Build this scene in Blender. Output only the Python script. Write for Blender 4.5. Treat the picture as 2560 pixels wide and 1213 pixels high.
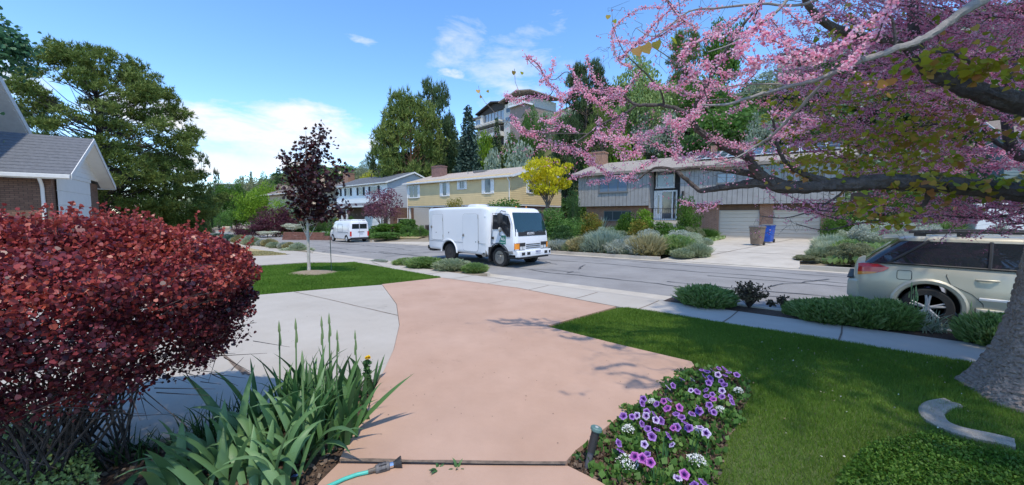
import bpy, bmesh, math, random
import numpy as np
from mathutils import Vector, Matrix
for _o in list(bpy.data.objects): bpy.data.objects.remove(_o)
SC = bpy.context.scene
COL = SC.collection
R = math.radians
PI = math.pi
rng = np.random.default_rng(7)
random.seed(7)

# ------------------------------------------------------------------ camera, sky, sun, exposure
FPX, CXP, CYP = 960.0, 1280.0, 606.5          # focal length and centre, in pixels of the 2560 wide photograph
YAW, PITCH, EYE = R(43.0), R(3.96), 1.6
cam_d = bpy.data.cameras.new("camera"); cam = bpy.data.objects.new("camera", cam_d); COL.objects.link(cam)
cam.location = (0, 0, EYE); cam.rotation_euler = (PI/2 - PITCH, 0, YAW)
cam_d.sensor_width = 36; cam_d.lens = 36*FPX/2560; cam_d.clip_start = 0.05; cam_d.clip_end = 3000
SC.camera = cam
RGT = Vector((math.cos(YAW), math.sin(YAW), 0)); FWD = Vector((-math.sin(YAW), math.cos(YAW), 0))
SUN_EL = R(65)
_sh = (RGT*0.22 - FWD*1.0).normalized()        # horizontal direction towards the sun
SUN_DIR = Vector((_sh.x*math.cos(SUN_EL), _sh.y*math.cos(SUN_EL), math.sin(SUN_EL)))
sun_d = bpy.data.lights.new("sun", 'SUN'); sun_d.energy = 3.6; sun_d.angle = R(1.2); sun_d.color = (1.0, 0.90, 0.75)
sun = bpy.data.objects.new("sun", sun_d); COL.objects.link(sun)
sun.rotation_euler = SUN_DIR.to_track_quat('Z', 'Y').to_euler()
SC.view_settings.view_transform = 'Standard'; SC.view_settings.look = 'None'
SC.view_settings.exposure = 0.10; SC.view_settings.gamma = 1.0
SC.render.resolution_x = 1024; SC.render.resolution_y = 485

W = bpy.data.worlds.new("World"); SC.world = W; W.use_nodes = True
nt = W.node_tree; nt.nodes.clear()
def _n(tree, t, **k):
    n = tree.nodes.new(t)
    for a, b in k.items():
        if a == 'inp':
            for i, v in b.items(): n.inputs[i].default_value = v
        else: setattr(n, a, b)
    return n
def _math(tree, op, a, b=None, c=None, clamp=False):
    n = tree.nodes.new('ShaderNodeMath'); n.operation = op; n.use_clamp = clamp
    for i, v in enumerate((a, b, c)):
        if v is None: continue
        if isinstance(v, (int, float)): n.inputs[i].default_value = v
        else: tree.links.new(v, n.inputs[i])
    return n.outputs[0]
sky = _n(nt, 'ShaderNodeTexSky', sky_type='NISHITA', sun_disc=False, sun_elevation=SUN_EL,
         sun_rotation=math.atan2(SUN_DIR.x, SUN_DIR.y), altitude=1400, air_density=1.0, dust_density=0.6, ozone_density=2.0)
geo = _n(nt, 'ShaderNodeTexCoord')
sep = _n(nt, 'ShaderNodeSeparateXYZ'); nt.links.new(geo.outputs['Generated'], sep.inputs[0])
X_, Y_, Z_ = sep.outputs
az = _math(nt, 'ARCTAN2', X_, Y_)              # azimuth from +Y, to the right positive
el = _math(nt, 'ARCSINE', Z_)
comb = _n(nt, 'ShaderNodeCombineXYZ'); nt.links.new(az, comb.inputs[0]); nt.links.new(_math(nt, 'MULTIPLY', el, 2.6), comb.inputs[1])
nz = _n(nt, 'ShaderNodeTexNoise', inp={'Scale': 7.0, 'Detail': 9.0, 'Roughness': 0.62, 'Distortion': 0.35}); nt.links.new(comb.outputs[0], nz.inputs['Vector'])
def cloud(a0, e0, wa, we, tilt=0.0, gain=3.0, thr=0.35):
    da = _math(nt, 'SUBTRACT', az, R(a0)); de = _math(nt, 'SUBTRACT', _math(nt, 'SUBTRACT', el, R(e0)), _math(nt, 'MULTIPLY', da, tilt))
    qa = _math(nt, 'POWER', _math(nt, 'ABSOLUTE', _math(nt, 'DIVIDE', da, R(wa))), 2.0)
    qe = _math(nt, 'POWER', _math(nt, 'ABSOLUTE', _math(nt, 'DIVIDE', de, R(we))), 2.0)
    d = _math(nt, 'SUBTRACT', 1.0, _math(nt, 'ADD', qa, qe))
    s = _math(nt, 'ADD', _math(nt, 'MULTIPLY', d, 0.55), _math(nt, 'MULTIPLY', _math(nt, 'SUBTRACT', nz.outputs[0], 0.5), 2.2))
    return _math(nt, 'MULTIPLY', _math(nt, 'SUBTRACT', s, thr), gain, clamp=True)
AZ = lambda px: math.degrees(math.atan2((px-CXP)/FPX, 1)) - 43.0
m1 = cloud(AZ(715), 10.4, 16.0, 3.7, tilt=-0.03, gain=1.9, thr=-0.02)
m1b = cloud(AZ(640), 6.2, 12, 1.6, gain=2.2, thr=0.05)
m2 = _math(nt, 'MULTIPLY', cloud(AZ(1250), 22, 13, 6, gain=1.6, thr=0.30), 0.62)
m3 = _math(nt, 'MULTIPLY', cloud(AZ(1130), 19.5, 3.0, 0.9, gain=3.0, thr=0.2), 0.8)
m4 = _math(nt, 'MULTIPLY', cloud(AZ(920), 22.5, 2.6, 0.8, gain=3.0, thr=0.2), 0.55)
m5 = _math(nt, 'MULTIPLY', cloud(AZ(1290), 17, 7, 3.0, gain=1.5, thr=0.2), 0.7)
m6 = _math(nt, 'MULTIPLY', cloud(AZ(40), 12.5, 4, 2, gain=3.0, thr=0.1), 0.8)
m7 = _math(nt, 'MULTIPLY', cloud(120, 50, 80, 30, gain=1.5, thr=0.3), 0.7)
mm = m1
for q in (m1b, m2, m3, m4, m5, m6, m7): mm = _math(nt, 'MAXIMUM', mm, q)
mix = _n(nt, 'ShaderNodeMixRGB', inp={'Color2': (6.2, 6.4, 6.8, 1)}); nt.links.new(mm, mix.inputs[0])
gam = _n(nt, 'ShaderNodeHueSaturation', inp={'Saturation': 1.18, 'Value': 2.05}); nt.links.new(sky.outputs[0], gam.inputs['Color']); nt.links.new(gam.outputs[0], mix.inputs[1])
bg = _n(nt, 'ShaderNodeBackground', inp={'Strength': 0.15}); nt.links.new(mix.outputs[0], bg.inputs[0])
wo = _n(nt, 'ShaderNodeOutputWorld'); nt.links.new(bg.outputs[0], wo.inputs[0])

# ------------------------------------------------------------------ pixel <-> place
def ray(px, py):
    a = (px-CXP)/FPX; b = (CYP-py)/FPX
    f = math.cos(PITCH) + b*math.sin(PITCH); z = -math.sin(PITCH) + b*math.cos(PITCH)
    return RGT*(a/f) + FWD*1.0 + Vector((0, 0, z/f))      # per unit of forward distance
def P(px, py, d): return Vector((0, 0, EYE)) + ray(px, py)*d
def lerp(a, b, t): return a + (b-a)*t
def ss(a, b, x):
    t = min(1, max(0, (x-a)/(b-a))); return t*t*(3-2*t)
def zroad(x): return -0.22 + 0.015*max(-160, min(30, x))
KERB1, KERB2 = 8.4, 16.4
def terr(x, y):
    zr = zroad(x)
    if y < 6.7:
        lot = lerp(0.0, zr+0.32, ss(-7, -18, x)) if x < -7 else 0.0
        if x > 8: lot = 0.0
        return lerp(lot, zr+0.14, min(1, max(0, (y-1.0)/5.7)))
    if y < KERB1: return zr+0.14
    if y < KERB2: return zr + 0.05*(1-((y-12.4)/4.0)**2)
    if y < 18: return zr+0.14
    z = zr+0.14 + 0.25*min(1, (y-18)/12)
    if y > 34: z += 0.8*ss(34, 42, y)
    if y > 42:
        top = 25 - 9*math.exp(-((x+130)/45)**2)
        top -= 4*ss(-60, -20, x)
        z += top*ss(42, 74, y)*(1+0.10*math.sin(x*.11)*math.sin(y*.2))
        if y > 74: z += 0.05*(y-74)
    return z
def G(px, py, off=0.0):
    r = ray(px, py); d = 2.0
    # march, then bisect
    prev = 1.0
    while d < 400:
        p = Vector((0, 0, EYE)) + r*d
        if p.z <= terr(p.x, p.y)+off: break
        prev = d; d *= 1.02
    lo, hi = prev, d
    for _ in range(30):
        m = (lo+hi)/2; p = Vector((0, 0, EYE)) + r*m
        if p.z <= terr(p.x, p.y)+off: hi = m
        else: lo = m
    p = Vector((0, 0, EYE)) + r*hi
    return Vector((p.x, p.y, terr(p.x, p.y)+off))
def depth_of(p): return Vector((p[0], p[1], 0)).dot(FWD)
def pixel(p):
    v = Vector(p)-Vector((0, 0, EYE)); a = v.dot(RGT); f0 = v.dot(FWD); z = v.z
    cz = f0*math.cos(PITCH) - z*math.sin(PITCH); cy = f0*math.sin(PITCH) + z*math.cos(PITCH)
    return (CXP+FPX*a/cz, CYP-FPX*cy/cz)

# ------------------------------------------------------------------ materials
MATS = {}
def mat(name, color=(.5, .5, .5), rough=.7, var=0.0, scale=4.0, bump=0.0, bscale=40.0, metal=0.0, col2=None, detail=6, spec=None,
        speck=None, coord='Object', bdist=0.02, bands=None, coat=0.0, emis=None):
    if name in MATS: return MATS[name]
    m = bpy.data.materials.new(name); m.use_nodes = True; t = m.node_tree; b = t.nodes['Principled BSDF']
    b.inputs['Roughness'].default_value = rough; b.inputs['Metallic'].default_value = metal
    if spec is not None: b.inputs['Specular IOR Level'].default_value = spec
    if coat: b.inputs['Coat Weight'].default_value = coat; b.inputs['Coat Roughness'].default_value = 0.05
    tc = t.nodes.new('ShaderNodeTexCoord'); co = tc.outputs[coord]
    c = tuple(color)+(1,)
    if var or col2:
        n = _n(t, 'ShaderNodeTexNoise', inp={'Scale': scale, 'Detail': detail, 'Roughness': .6}); t.links.new(co, n.inputs['Vector'])
        r = _n(t, 'ShaderNodeValToRGB'); t.links.new(n.outputs[0], r.inputs[0])
        c2 = tuple(col2)+(1,) if col2 else tuple(min(1, x*(1+var)) for x in color)+(1,)
        c1 = c if col2 else tuple(x*(1-var) for x in color)+(1,)
        r.color_ramp.elements[0].position = .32; r.color_ramp.elements[1].position = .68
        r.color_ramp.elements[0].color = c1; r.color_ramp.elements[1].color = c2
        out = r.outputs[0]
        if speck:                                  # (scale, threshold, colour)
            n2 = _n(t, 'ShaderNodeTexNoise', inp={'Scale': speck[0], 'Detail': 3.0}); t.links.new(co, n2.inputs['Vector'])
            s = _math(t, 'MULTIPLY', _math(t, 'SUBTRACT', n2.outputs[0], speck[1]), 12.0, clamp=True)
            mx = _n(t, 'ShaderNodeMixRGB', inp={'Color2': tuple(speck[2])+(1,)}); t.links.new(s, mx.inputs[0]); t.links.new(out, mx.inputs[1]); out = mx.outputs[0]
        t.links.new(out, b.inputs['Base Color'])
    else: b.inputs['Base Color'].default_value = c
    if name in ('concrete', 'old_concrete', 'tinted_concrete', 'asphalt'):       # worn patches, fine grain and a few dark stains that belong to the slab
        src = b.inputs['Base Color'].links[0].from_socket
        for sc_, lo, hi, dk, det in ((.45, .35, .75, .86, 8), (3.5, .30, .80, .90, 9), (260, .2, .8, .86, 2), (1.3, .63, .72, .80, 7)):
            n = _n(t, 'ShaderNodeTexNoise', inp={'Scale': sc_, 'Detail': float(det), 'Roughness': .7}); t.links.new(co, n.inputs['Vector'])
            mr = _n(t, 'ShaderNodeMapRange', inp={1: lo, 2: hi, 3: 1.0, 4: dk}); t.links.new(n.outputs[0], mr.inputs[0])
            vm = _n(t, 'ShaderNodeMixRGB', blend_type='MULTIPLY', inp={'Fac': 1.0}); t.links.new(src, vm.inputs[1]); t.links.new(mr.outputs[0], vm.inputs[2]); src = vm.outputs[0]
        t.links.new(src, b.inputs['Base Color'])
    if bump:
        n = _n(t, 'ShaderNodeTexNoise', inp={'Scale': bscale, 'Detail': 5.0}); t.links.new(co, n.inputs['Vector'])
        bp = _n(t, 'ShaderNodeBump', inp={'Strength': bump, 'Distance': bdist}); t.links.new(n.outputs[0], bp.inputs['Height']); t.links.new(bp.outputs[0], b.inputs['Normal'])
    MATS[name] = m; return m
def brick_mat(name, c1, c2, mortar, w=.2, h=.065, axis='xz'):
    if name in MATS: return MATS[name]
    m = bpy.data.materials.new(name); m.use_nodes = True; t = m.node_tree; b = t.nodes['Principled BSDF']; b.inputs['Roughness'].default_value = .85
    tc = t.nodes.new('ShaderNodeTexCoord'); s = t.nodes.new('ShaderNodeSeparateXYZ'); t.links.new(tc.outputs['Object'], s.inputs[0])
    cb = t.nodes.new('ShaderNodeCombineXYZ'); t.links.new(_math(t, 'ADD', s.outputs[0], s.outputs[1]), cb.inputs[0]); t.links.new(s.outputs[2], cb.inputs[1])
    br = _n(t, 'ShaderNodeTexBrick', inp={'Color1': tuple(c1)+(1,), 'Color2': tuple(c2)+(1,), 'Mortar': tuple(mortar)+(1,), 'Scale': 1.0, 'Mortar Size': .007, 'Brick Width': w, 'Row Height': h, 'Bias': 0.0})
    t.links.new(cb.outputs[0], br.inputs['Vector']); 
    n = _n(t, 'ShaderNodeTexNoise', inp={'Scale': 3.0, 'Detail': 4.0}); t.links.new(tc.outputs['Object'], n.inputs['Vector'])
    mx = _n(t, 'ShaderNodeMixRGB', blend_type='MULTIPLY', inp={'Fac': .5}); t.links.new(br.outputs[0], mx.inputs[1]); t.links.new(n.outputs[0], mx.inputs[2])
    hs = _n(t, 'ShaderNodeHueSaturation', inp={'Value': 1.35}); t.links.new(mx.outputs[0], hs.inputs['Color']); t.links.new(hs.outputs[0], b.inputs['Base Color'])
    bp = _n(t, 'ShaderNodeBump', inp={'Strength': .5, 'Distance': .01}); bp.invert = True; t.links.new(br.outputs['Fac'], bp.inputs['Height']); t.links.new(bp.outputs[0], b.inputs['Normal'])
    MATS[name] = m; return m
def leafmat(name, cols, rough=.55, trans=.35, spec=.3):
    """foliage: colour drawn per leaf from the face attribute rnd"""
    if name in MATS: return MATS[name]
    m = bpy.data.materials.new(name); m.use_nodes = True; t = m.node_tree; b = t.nodes['Principled BSDF']
    b.inputs['Roughness'].default_value = rough; b.inputs['Specular IOR Level'].default_value = spec
    a = t.nodes.new('ShaderNodeAttribute'); a.attribute_name = 'rnd'
    r = t.nodes.new('ShaderNodeValToRGB'); t.links.new(a.outputs['Fac'], r.inputs[0])
    e = r.color_ramp.elements
    while len(e) < len(cols): e.new(.5)
    for i, c in enumerate(cols): e[i].position = i/(len(cols)-1); e[i].color = tuple(c)+(1,)
    t.links.new(r.outputs[0], b.inputs['Base Color'])
    tr = t.nodes.new('ShaderNodeBsdfTranslucent'); t.links.new(r.outputs[0], tr.inputs[0])
    mx = _n(t, 'ShaderNodeMixShader', inp={0: trans}); t.links.new(b.outputs[0], mx.inputs[1]); t.links.new(tr.outputs[0], mx.inputs[2])
    t.links.new(mx.outputs[0], t.nodes['Material Output'].inputs[0])
    MATS[name] = m; return m
def glassmat(name, color=(.02, .025, .03), rough=.04):
    return mat(name, color, rough, spec=1.0)

# ------------------------------------------------------------------ objects
def tag(o, label=None, cat=None, group=None, kind=None):
    if label: o['label'] = label
    if cat: o['category'] = cat
    if group: o['group'] = group
    if kind: o['kind'] = kind
    return o
def thing(name, label, cat, loc=(0, 0, 0), rotz=0.0, group=None, scale=None):
    o = bpy.data.objects.new(name, None); COL.objects.link(o); o.empty_display_size = .2
    o.location = loc; o.rotation_euler = (0, 0, rotz)
    if scale is not None: o.scale = scale if hasattr(scale, '__len__') else (scale,)*3
    return tag(o, label, cat, group)
def npmesh(name, V, F, mats, parent=None, smooth=False, rnd=None, mi=None, loc=None):
    """V (n,3); F list of faces or (m,k) array"""
    me = bpy.data.meshes.new(name)
    V = np.asarray(V, dtype=np.float32).reshape(-1, 3)
    if isinstance(F, np.ndarray):
        m, k = F.shape; tot = np.full(m, k, dtype=np.int32); fl = F.astype(np.int32).ravel()
    else:
        tot = np.array([len(f) for f in F], dtype=np.int32); fl = np.array([i for f in F for i in f], dtype=np.int32); m = len(F)
    me.vertices.add(len(V)); me.vertices.foreach_set('co', V.ravel())
    me.loops.add(len(fl)); me.loops.foreach_set('vertex_index', fl)
    me.polygons.add(m); st = np.concatenate(([0], np.cumsum(tot)[:-1])).astype(np.int32)
    me.polygons.foreach_set('loop_start', st); me.polygons.foreach_set('loop_total', tot)
    if mi is not None: me.polygons.foreach_set('material_index', np.asarray(mi, dtype=np.int32))
    me.polygons.foreach_set('use_smooth', np.full(m, bool(smooth)))
    me.update(calc_edges=True)
    if rnd is not None:
        at = me.attributes.new('rnd', 'FLOAT', 'FACE'); at.data.foreach_set('value', np.asarray(rnd, dtype=np.float32))
    for q in (mats if isinstance(mats, (list, tuple)) else [mats]): me.materials.append(q)
    o = bpy.data.objects.new(name, me); COL.objects.link(o)
    if parent is not None: o.parent = parent
    if loc is not None: o.location = loc
    return o
ORD = ['leftmost', 'second', 'third', 'fourth', 'fifth', 'sixth', 'seventh', 'eighth', 'ninth', 'tenth', 'eleventh', 'twelfth', 'thirteenth', 'fourteenth', 'fifteenth', 'sixteenth', 'seventeenth', 'eighteenth', 'nineteenth', 'twentieth']+['twenty-'+w for w in ('first', 'second', 'third', 'fourth', 'fifth', 'sixth', 'seventh', 'eighth', 'ninth')]+['thirtieth']+['thirty-'+w for w in ('first', 'second', 'third', 'fourth', 'fifth', 'sixth', 'seventh', 'eighth', 'ninth')]
def nth(k): return ORD[0] if k == 0 else ORD[min(k, len(ORD)-1)]+' from the left'
class MB:
    def __init__(s): s.v = []; s.f = []; s.m = []
    def add(s, vs, fs, mi=0):
        b = len(s.v); s.v += [tuple(v) for v in vs]; s.f += [[i+b for i in f] for f in fs]; s.m += [mi]*len(fs); return s
    def box(s, x0, x1, y0, y1, z0, z1, mi=0, rot=None, c=None):
        vs = [Vector((x, y, z)) for z in (z0, z1) for y in (y0, y1) for x in (x0, x1)]
        if rot is not None:
            c = Vector(c) if c is not None else sum(vs, Vector())/8
            vs = [c+rot@(v-c) for v in vs]
        return s.add(vs, [(0, 2, 3, 1), (4, 5, 7, 6), (0, 1, 5, 4), (2, 6, 7, 3), (0, 4, 6, 2), (1, 3, 7, 5)], mi)
    def tube(s, pts, rad, n=8, mi=0, cap=True):
        pts = [Vector(p) for p in pts]
        if not hasattr(rad, '__len__'): rad = [rad]*len(pts)
        rings = []; up = None
        for i, p in enumerate(pts):
            t = (pts[min(i+1, len(pts)-1)]-pts[max(i-1, 0)])
            t = t.normalized() if t.length > 1e-9 else Vector((0, 0, 1))
            if up is None: up = t.orthogonal().normalized()
            u = (up - t*up.dot(t)); u = u.normalized() if u.length > 1e-6 else t.orthogonal().normalized(); up = u
            w = t.cross(u)
            rings.append([p + (u*math.cos(2*PI*k/n)+w*math.sin(2*PI*k/n))*rad[i] for k in range(n)])
        return s.loft(rings, mi, cap)
    def loft(s, rings, mi=0, cap=True, closed=True):
        n = len(rings[0]); vs = [v for r in rings for v in r]; fs = []
        for i in range(len(rings)-1):
            for k in range(n if closed else n-1):
                a = i*n+k; b = i*n+(k+1) % n; fs.append((a, b, b+n, a+n))
        if cap: fs.append(tuple(reversed(range(n)))); fs.append(tuple(range((len(rings)-1)*n, len(rings)*n)))
        return s.add(vs, fs, mi)
    def prism(s, poly, a, b, axis='y', mi=0):
        """poly of (u,w); extruded along axis from a to b"""
        def mk(u, w, t): return {'y': (u, t, w), 'x': (t, u, w), 'z': (u, w, t)}[axis]
        n = len(poly); vs = [mk(u, w, a) for u, w in poly]+[mk(u, w, b) for u, w in poly]
        fs = [tuple(range(n)), tuple(reversed(range(n, 2*n)))]+[(k, k+n, (k+1) % n+n, (k+1) % n) for k in range(n)]
        return s.add(vs, fs, mi)
    def quad(s, a, b, c, d, mi=0): return s.add([a, b, c, d], [(0, 1, 2, 3)], mi)
    def sphere(s, c, r, nu=12, nv=8, mi=0, sc=(1, 1, 1), jit=0.0):
        vs = []; c = Vector(c)
        for j in range(nv+1):
            th = PI*j/nv
            for i in range(nu):
                ph = 2*PI*i/nu; k = 1+jit*(random.random()-.5)
                vs.append(c+Vector((math.sin(th)*math.cos(ph)*sc[0], math.sin(th)*math.sin(ph)*sc[1], math.cos(th)*sc[2]))*r*k)
        fs = [(j*nu+i, (j+1)*nu+i, (j+1)*nu+(i+1) % nu, j*nu+(i+1) % nu) for j in range(nv) for i in range(nu)]
        return s.add(vs, fs, mi)
    def build(s, name, mats, parent=None, smooth=False, loc=None, bevel=0.0, fix=False):
        o = npmesh(name, s.v, s.f, mats, parent, smooth, None, s.m, loc)
        if fix or bevel:
            bm = bmesh.new(); bm.from_mesh(o.data)
            if fix: bmesh.ops.remove_doubles(bm, verts=bm.verts, dist=1e-4)
            bmesh.ops.recalc_face_normals(bm, faces=bm.faces); bm.to_mesh(o.data); bm.free()
        if bevel:
            md = o.modifiers.new('bevel', 'BEVEL'); md.width = bevel; md.segments = 2; md.limit_method = 'ANGLE'; md.angle_limit = R(35)
        if smooth: edge_smooth(o)
        return o
def edge_smooth(o, ang=35):
    try:
        o.data.set_sharp_from_angle(angle=R(ang))
    except Exception: pass
def boolean_cut(o, mbs, cutmat):
    for mb in (mbs if isinstance(mbs, (list, tuple)) else [mbs]):
        for solver in ('EXACT', 'FAST'):
            c = mb.build('cutter', [cutmat], fix=True); c.parent = o.parent
            md = o.modifiers.new('b', 'BOOLEAN'); md.operation = 'DIFFERENCE'; md.object = c; md.solver = solver
            try: md.material_mode = 'TRANSFER'
            except Exception: pass
            bpy.context.view_layer.update()
            dg = bpy.context.evaluated_depsgraph_get(); me = bpy.data.meshes.new_from_object(o.evaluated_get(dg))
            o.modifiers.clear(); bpy.data.objects.remove(c)
            if len(me.polygons) > 8: o.data = me; break
    edge_smooth(o)
def copy_tree(o, parent=None):
    c = o.copy(); COL.objects.link(c)
    if parent is not None: c.parent = parent
    for ch in list(o.children): copy_tree(ch, c)
    return c
def textobj(body, size, material, parent, M, extrude=.002, name='lettering', spacing=1.0):
    cu = bpy.data.curves.new(name, 'FONT'); cu.body = body; cu.size = size; cu.extrude = extrude; cu.align_x = 'CENTER'; cu.align_y = 'CENTER'; cu.space_character = spacing
    cu.offset = size*0.02
    t = bpy.data.objects.new(name, cu); COL.objects.link(t); bpy.context.view_layer.update()
    me = bpy.data.meshes.new_from_object(t.evaluated_get(bpy.context.evaluated_depsgraph_get())); bpy.data.objects.remove(t)
    me.transform(M); me.materials.clear(); me.materials.append(material)
    o = bpy.data.objects.new(name, me); COL.objects.link(o); o.parent = parent
    return o
def pip(poly, x, y):
    x = np.asarray(x); y = np.asarray(y); r = np.zeros(x.shape, bool); n = len(poly)
    for i in range(n):
        x0, y0 = poly[i][0], poly[i][1]; x1, y1 = poly[(i+1) % n][0], poly[(i+1) % n][1]
        c = ((y0 > y) != (y1 > y)) & (x < (x1-x0)*(y-y0)/((y1-y0) if y1 != y0 else 1e-9)+x0); r ^= c
    return r
def sheet(name, poly, material, off=0.0, step=.8, thick=.12, kind='structure', hf=None):
    """a flat slab that follows the terrain: top polygon cut on a grid, with skirts"""
    hf = hf or terr
    bm = bmesh.new(); vs = [bm.verts.new((p[0], p[1], 0)) for p in poly]; f = bm.faces.new(vs)
    if f.normal.z < 0: f.normal_flip()
    xs = [p[0] for p in poly]; ys = [p[1] for p in poly]
    def cuts(a, b, s, ax):
        q = math.ceil(a/s)*s
        while q < b:
            co = [0, 0, 0]; co[ax] = q; no = [0, 0, 0]; no[ax] = 1
            bmesh.ops.bisect_plane(bm, geom=bm.verts[:]+bm.edges[:]+bm.faces[:], plane_co=co, plane_no=no); q += s
    cuts(min(xs), max(xs), step*2.5, 0); cuts(min(ys), max(ys), step, 1)
    if thick:
        ed = [e for e in bm.edges if e.is_boundary]
        r = bmesh.ops.extrude_edge_only(bm, edges=ed)
        low = {v for v in r['geom'] if isinstance(v, bmesh.types.BMVert)}
    else: low = set()
    for v in bm.verts: v.co.z = hf(v.co.x, v.co.y)+off-(thick if v in low else 0)
    bmesh.ops.triangulate(bm, faces=[f for f in bm.faces if len(f.verts) > 4])
    bmesh.ops.recalc_face_normals(bm, faces=bm.faces)
    me = bpy.data.meshes.new(name); bm.to_mesh(me); bm.free(); me.materials.append(material)
    o = bpy.data.objects.new(name, me); COL.objects.link(o); o['kind'] = kind
    return o
class Frame:
    """a facade frame: local +X to the right along the facade, +Y into the building"""
    def __init__(s, px, d, phi, z=None, flip=False):
        p = P(px, 540, d); a = RGT*math.sin(R(phi)) + FWD*math.cos(R(phi))
        s.X = a.copy() if flip else -a
        s.Y = Vector((-s.X.y, s.X.x, 0)); s.O = Vector((p.x, p.y, terr(p.x, p.y) if z is None else z)); s.rz = math.atan2(s.X.y, s.X.x)
    def hit(s, px, py, y=0.0):
        r = ray(px, py); o = Vector((0, 0, EYE))-s.O; d = (y-o.dot(s.Y))/r.dot(s.Y); p = o+r*d
        return (p.dot(s.X), p.z)
    def hity(s, px, py, x=0.0):
        r = ray(px, py); o = Vector((0, 0, EYE))-s.O; d = (x-o.dot(s.X))/r.dot(s.X); p = o+r*d
        return (p.dot(s.Y), p.z)
# ------------------------------------------------------------------ ground, road, paving
M_soil = mat('dry_soil', (.30, .25, .19), .95, col2=(.20, .17, .11), scale=.6, bump=.4, bscale=12)
M_hill = mat('hill_soil', (.17, .17, .08), .95, col2=(.10, .13, .05), scale=.15, bump=.4, bscale=3)
M_asph = mat('asphalt', (.25, .24, .23), .9, col2=(.33, .32, .305), scale=.7, bump=.5, bscale=160, bdist=.004, speck=(90, .62, (.40, .40, .40)))
M_conc = mat('concrete', (.455, .415, .355), .85, col2=(.55, .51, .445), scale=.9, bump=.25, bscale=120, bdist=.003, speck=(55, .72, (.40, .38, .35)))
M_conc2 = mat('old_concrete', (.49, .44, .365), .88, col2=(.59, .54, .455), scale=1.7, bump=.3, bscale=90, bdist=.004, speck=(30, .70, (.40, .37, .33)))
M_orange = mat('tinted_concrete', (.50, .32, .225), .8, col2=(.57, .38, .28), scale=1.1, bump=.22, bscale=140, bdist=.003, speck=(60, .73, (.45, .27, .20)))
M_tar = mat('crack_tar', (.085, .085, .09), .7)
M_joint = mat('paving_joint', (.16, .12, .09), .95, var=.4, scale=20)
M_mulch = mat('bark_mulch', (.13, .085, .06), .95, col2=(.055, .036, .026), scale=30, bump=1.0, bscale=60, bdist=.03)
M_lawn = mat('lawn_soil', (.055, .085, .022), .95, col2=(.09, .12, .035), scale=8, bump=.6, bscale=80)
M_dry = mat('dry_grass', (.45, .36, .20), .95, col2=(.36, .31, .15), scale=2, bump=.8, bscale=90, bdist=.02)

def gp(pts): return [(G(x, y).x, G(x, y).y) for x, y in pts]
# one terrain sheet
xs = np.concatenate([np.linspace(-600, -120, 25)[:-1], np.linspace(-120, 40, 108)[:-1], np.linspace(40, 400, 30)])
ys = np.concatenate([np.linspace(-200, -10, 12)[:-1], np.linspace(-10, 6.69, 18), [6.71], [8.39, 8.41], np.linspace(9.5, 15.5, 7), [16.39, 16.41], np.linspace(18, 42, 13), np.linspace(43, 90, 48), np.linspace(95, 900, 24)])
gv = []
for yy in ys:
    for xx in xs:
        off = -.25 if (6.7 < yy < 8.4 or 16.4 < yy < 17.5) else (-.10 if yy < 34 else -.02)
        gv.append((xx, yy, terr(xx, yy)+off))
nx = len(xs); gf = [(j*nx+i, j*nx+i+1, (j+1)*nx+i+1, (j+1)*nx+i) for j in range(len(ys)-1) for i in range(nx-1)]
gmi = [1 if ys[j] > 40 else 0 for j in range(len(ys)-1) for i in range(nx-1)]
tag(npmesh('ground', gv, gf, [M_soil, M_hill], smooth=True, mi=gmi), kind='structure')

XL, XR = -160, 40
sheet('road', [(XL, 8.9), (XR, 8.9), (XR, 15.9), (XL, 15.9)], M_asph, 0, step=1.0, thick=0)
# gutters follow the road's edge; the kerb is a real step
def strip(name, y0, y1, off, m, x0=XL, x1=XR, thick=.15, kind='structure', step=.8):
    return sheet(name, [(x0, y0), (x1, y0), (x1, y1), (x0, y1)], m, off, step=step, thick=thick)
strip('gutter', 8.406, 8.9, .006, M_conc2, thick=0, step=5, ) 
strip('gutter', 15.9, 16.394, .006, M_conc2, thick=0, step=5)
ap0, ap1 = G(1216, 684).x, G(1655, 752).x          # our driveway apron
na0, na1 = G(870, 627).x, G(985, 662).x            # the neighbour's apron
fa0, fa1 = G(1648, 644).x, G(2000, 668).x          # driveway of the grey house
fb0, fb1 = G(945, 604).x, G(1100, 612).x           # driveway of the yellow house
def hk(x, y): return zroad(x)+.14
for a, b in ((XL, na0-.3), (na1+.3, ap0), (ap1, XR)):
    o = sheet('kerb', [(a, 8.26), (b, 8.26), (b, 8.405), (a, 8.405)], M_conc2, .012, step=5, thick=.22, hf=hk)
    sheet('planting_strip', [(a, 7.72), (b, 7.72), (b, 8.27), (a, 8.27)], M_mulch if a > -8 else M_soil, -.01, step=5, thick=.1, hf=hk)
for a, b in ((XL, fb0-1), (fb1, fa0), (fa1, XR)):
    sheet('kerb', [(a, 16.395), (b, 16.395), (b, 16.55), (a, 16.55)], M_conc2, .012, step=5, thick=.22, hf=hk)
for k, (a, b) in enumerate(((na0-.3, na1+.3), (ap0, ap1))):   # sloping aprons
    def ha(x, y): return zroad(x)+lerp(.14, .02, min(1, max(0, (y-7.7)/.7)))
    sheet('driveway_apron', [(a, 7.72), (b, 7.72), (b+.0, 8.42), (a, 8.42)], M_conc, .004, step=.2, thick=.15, hf=ha)
strip('sidewalk', 6.7, 7.73, .0, M_conc)
def hd(x, y): return max(terr(x, y), zroad(x)+lerp(.02, .14, min(1, max(0, (y-16.4)/1.2)))) if y > 17.6 else zroad(x)+lerp(.02, .14, min(1, max(0, (y-16.4)/1.2)))
g0, g1 = G(1722, 640), G(1960, 640)
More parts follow.
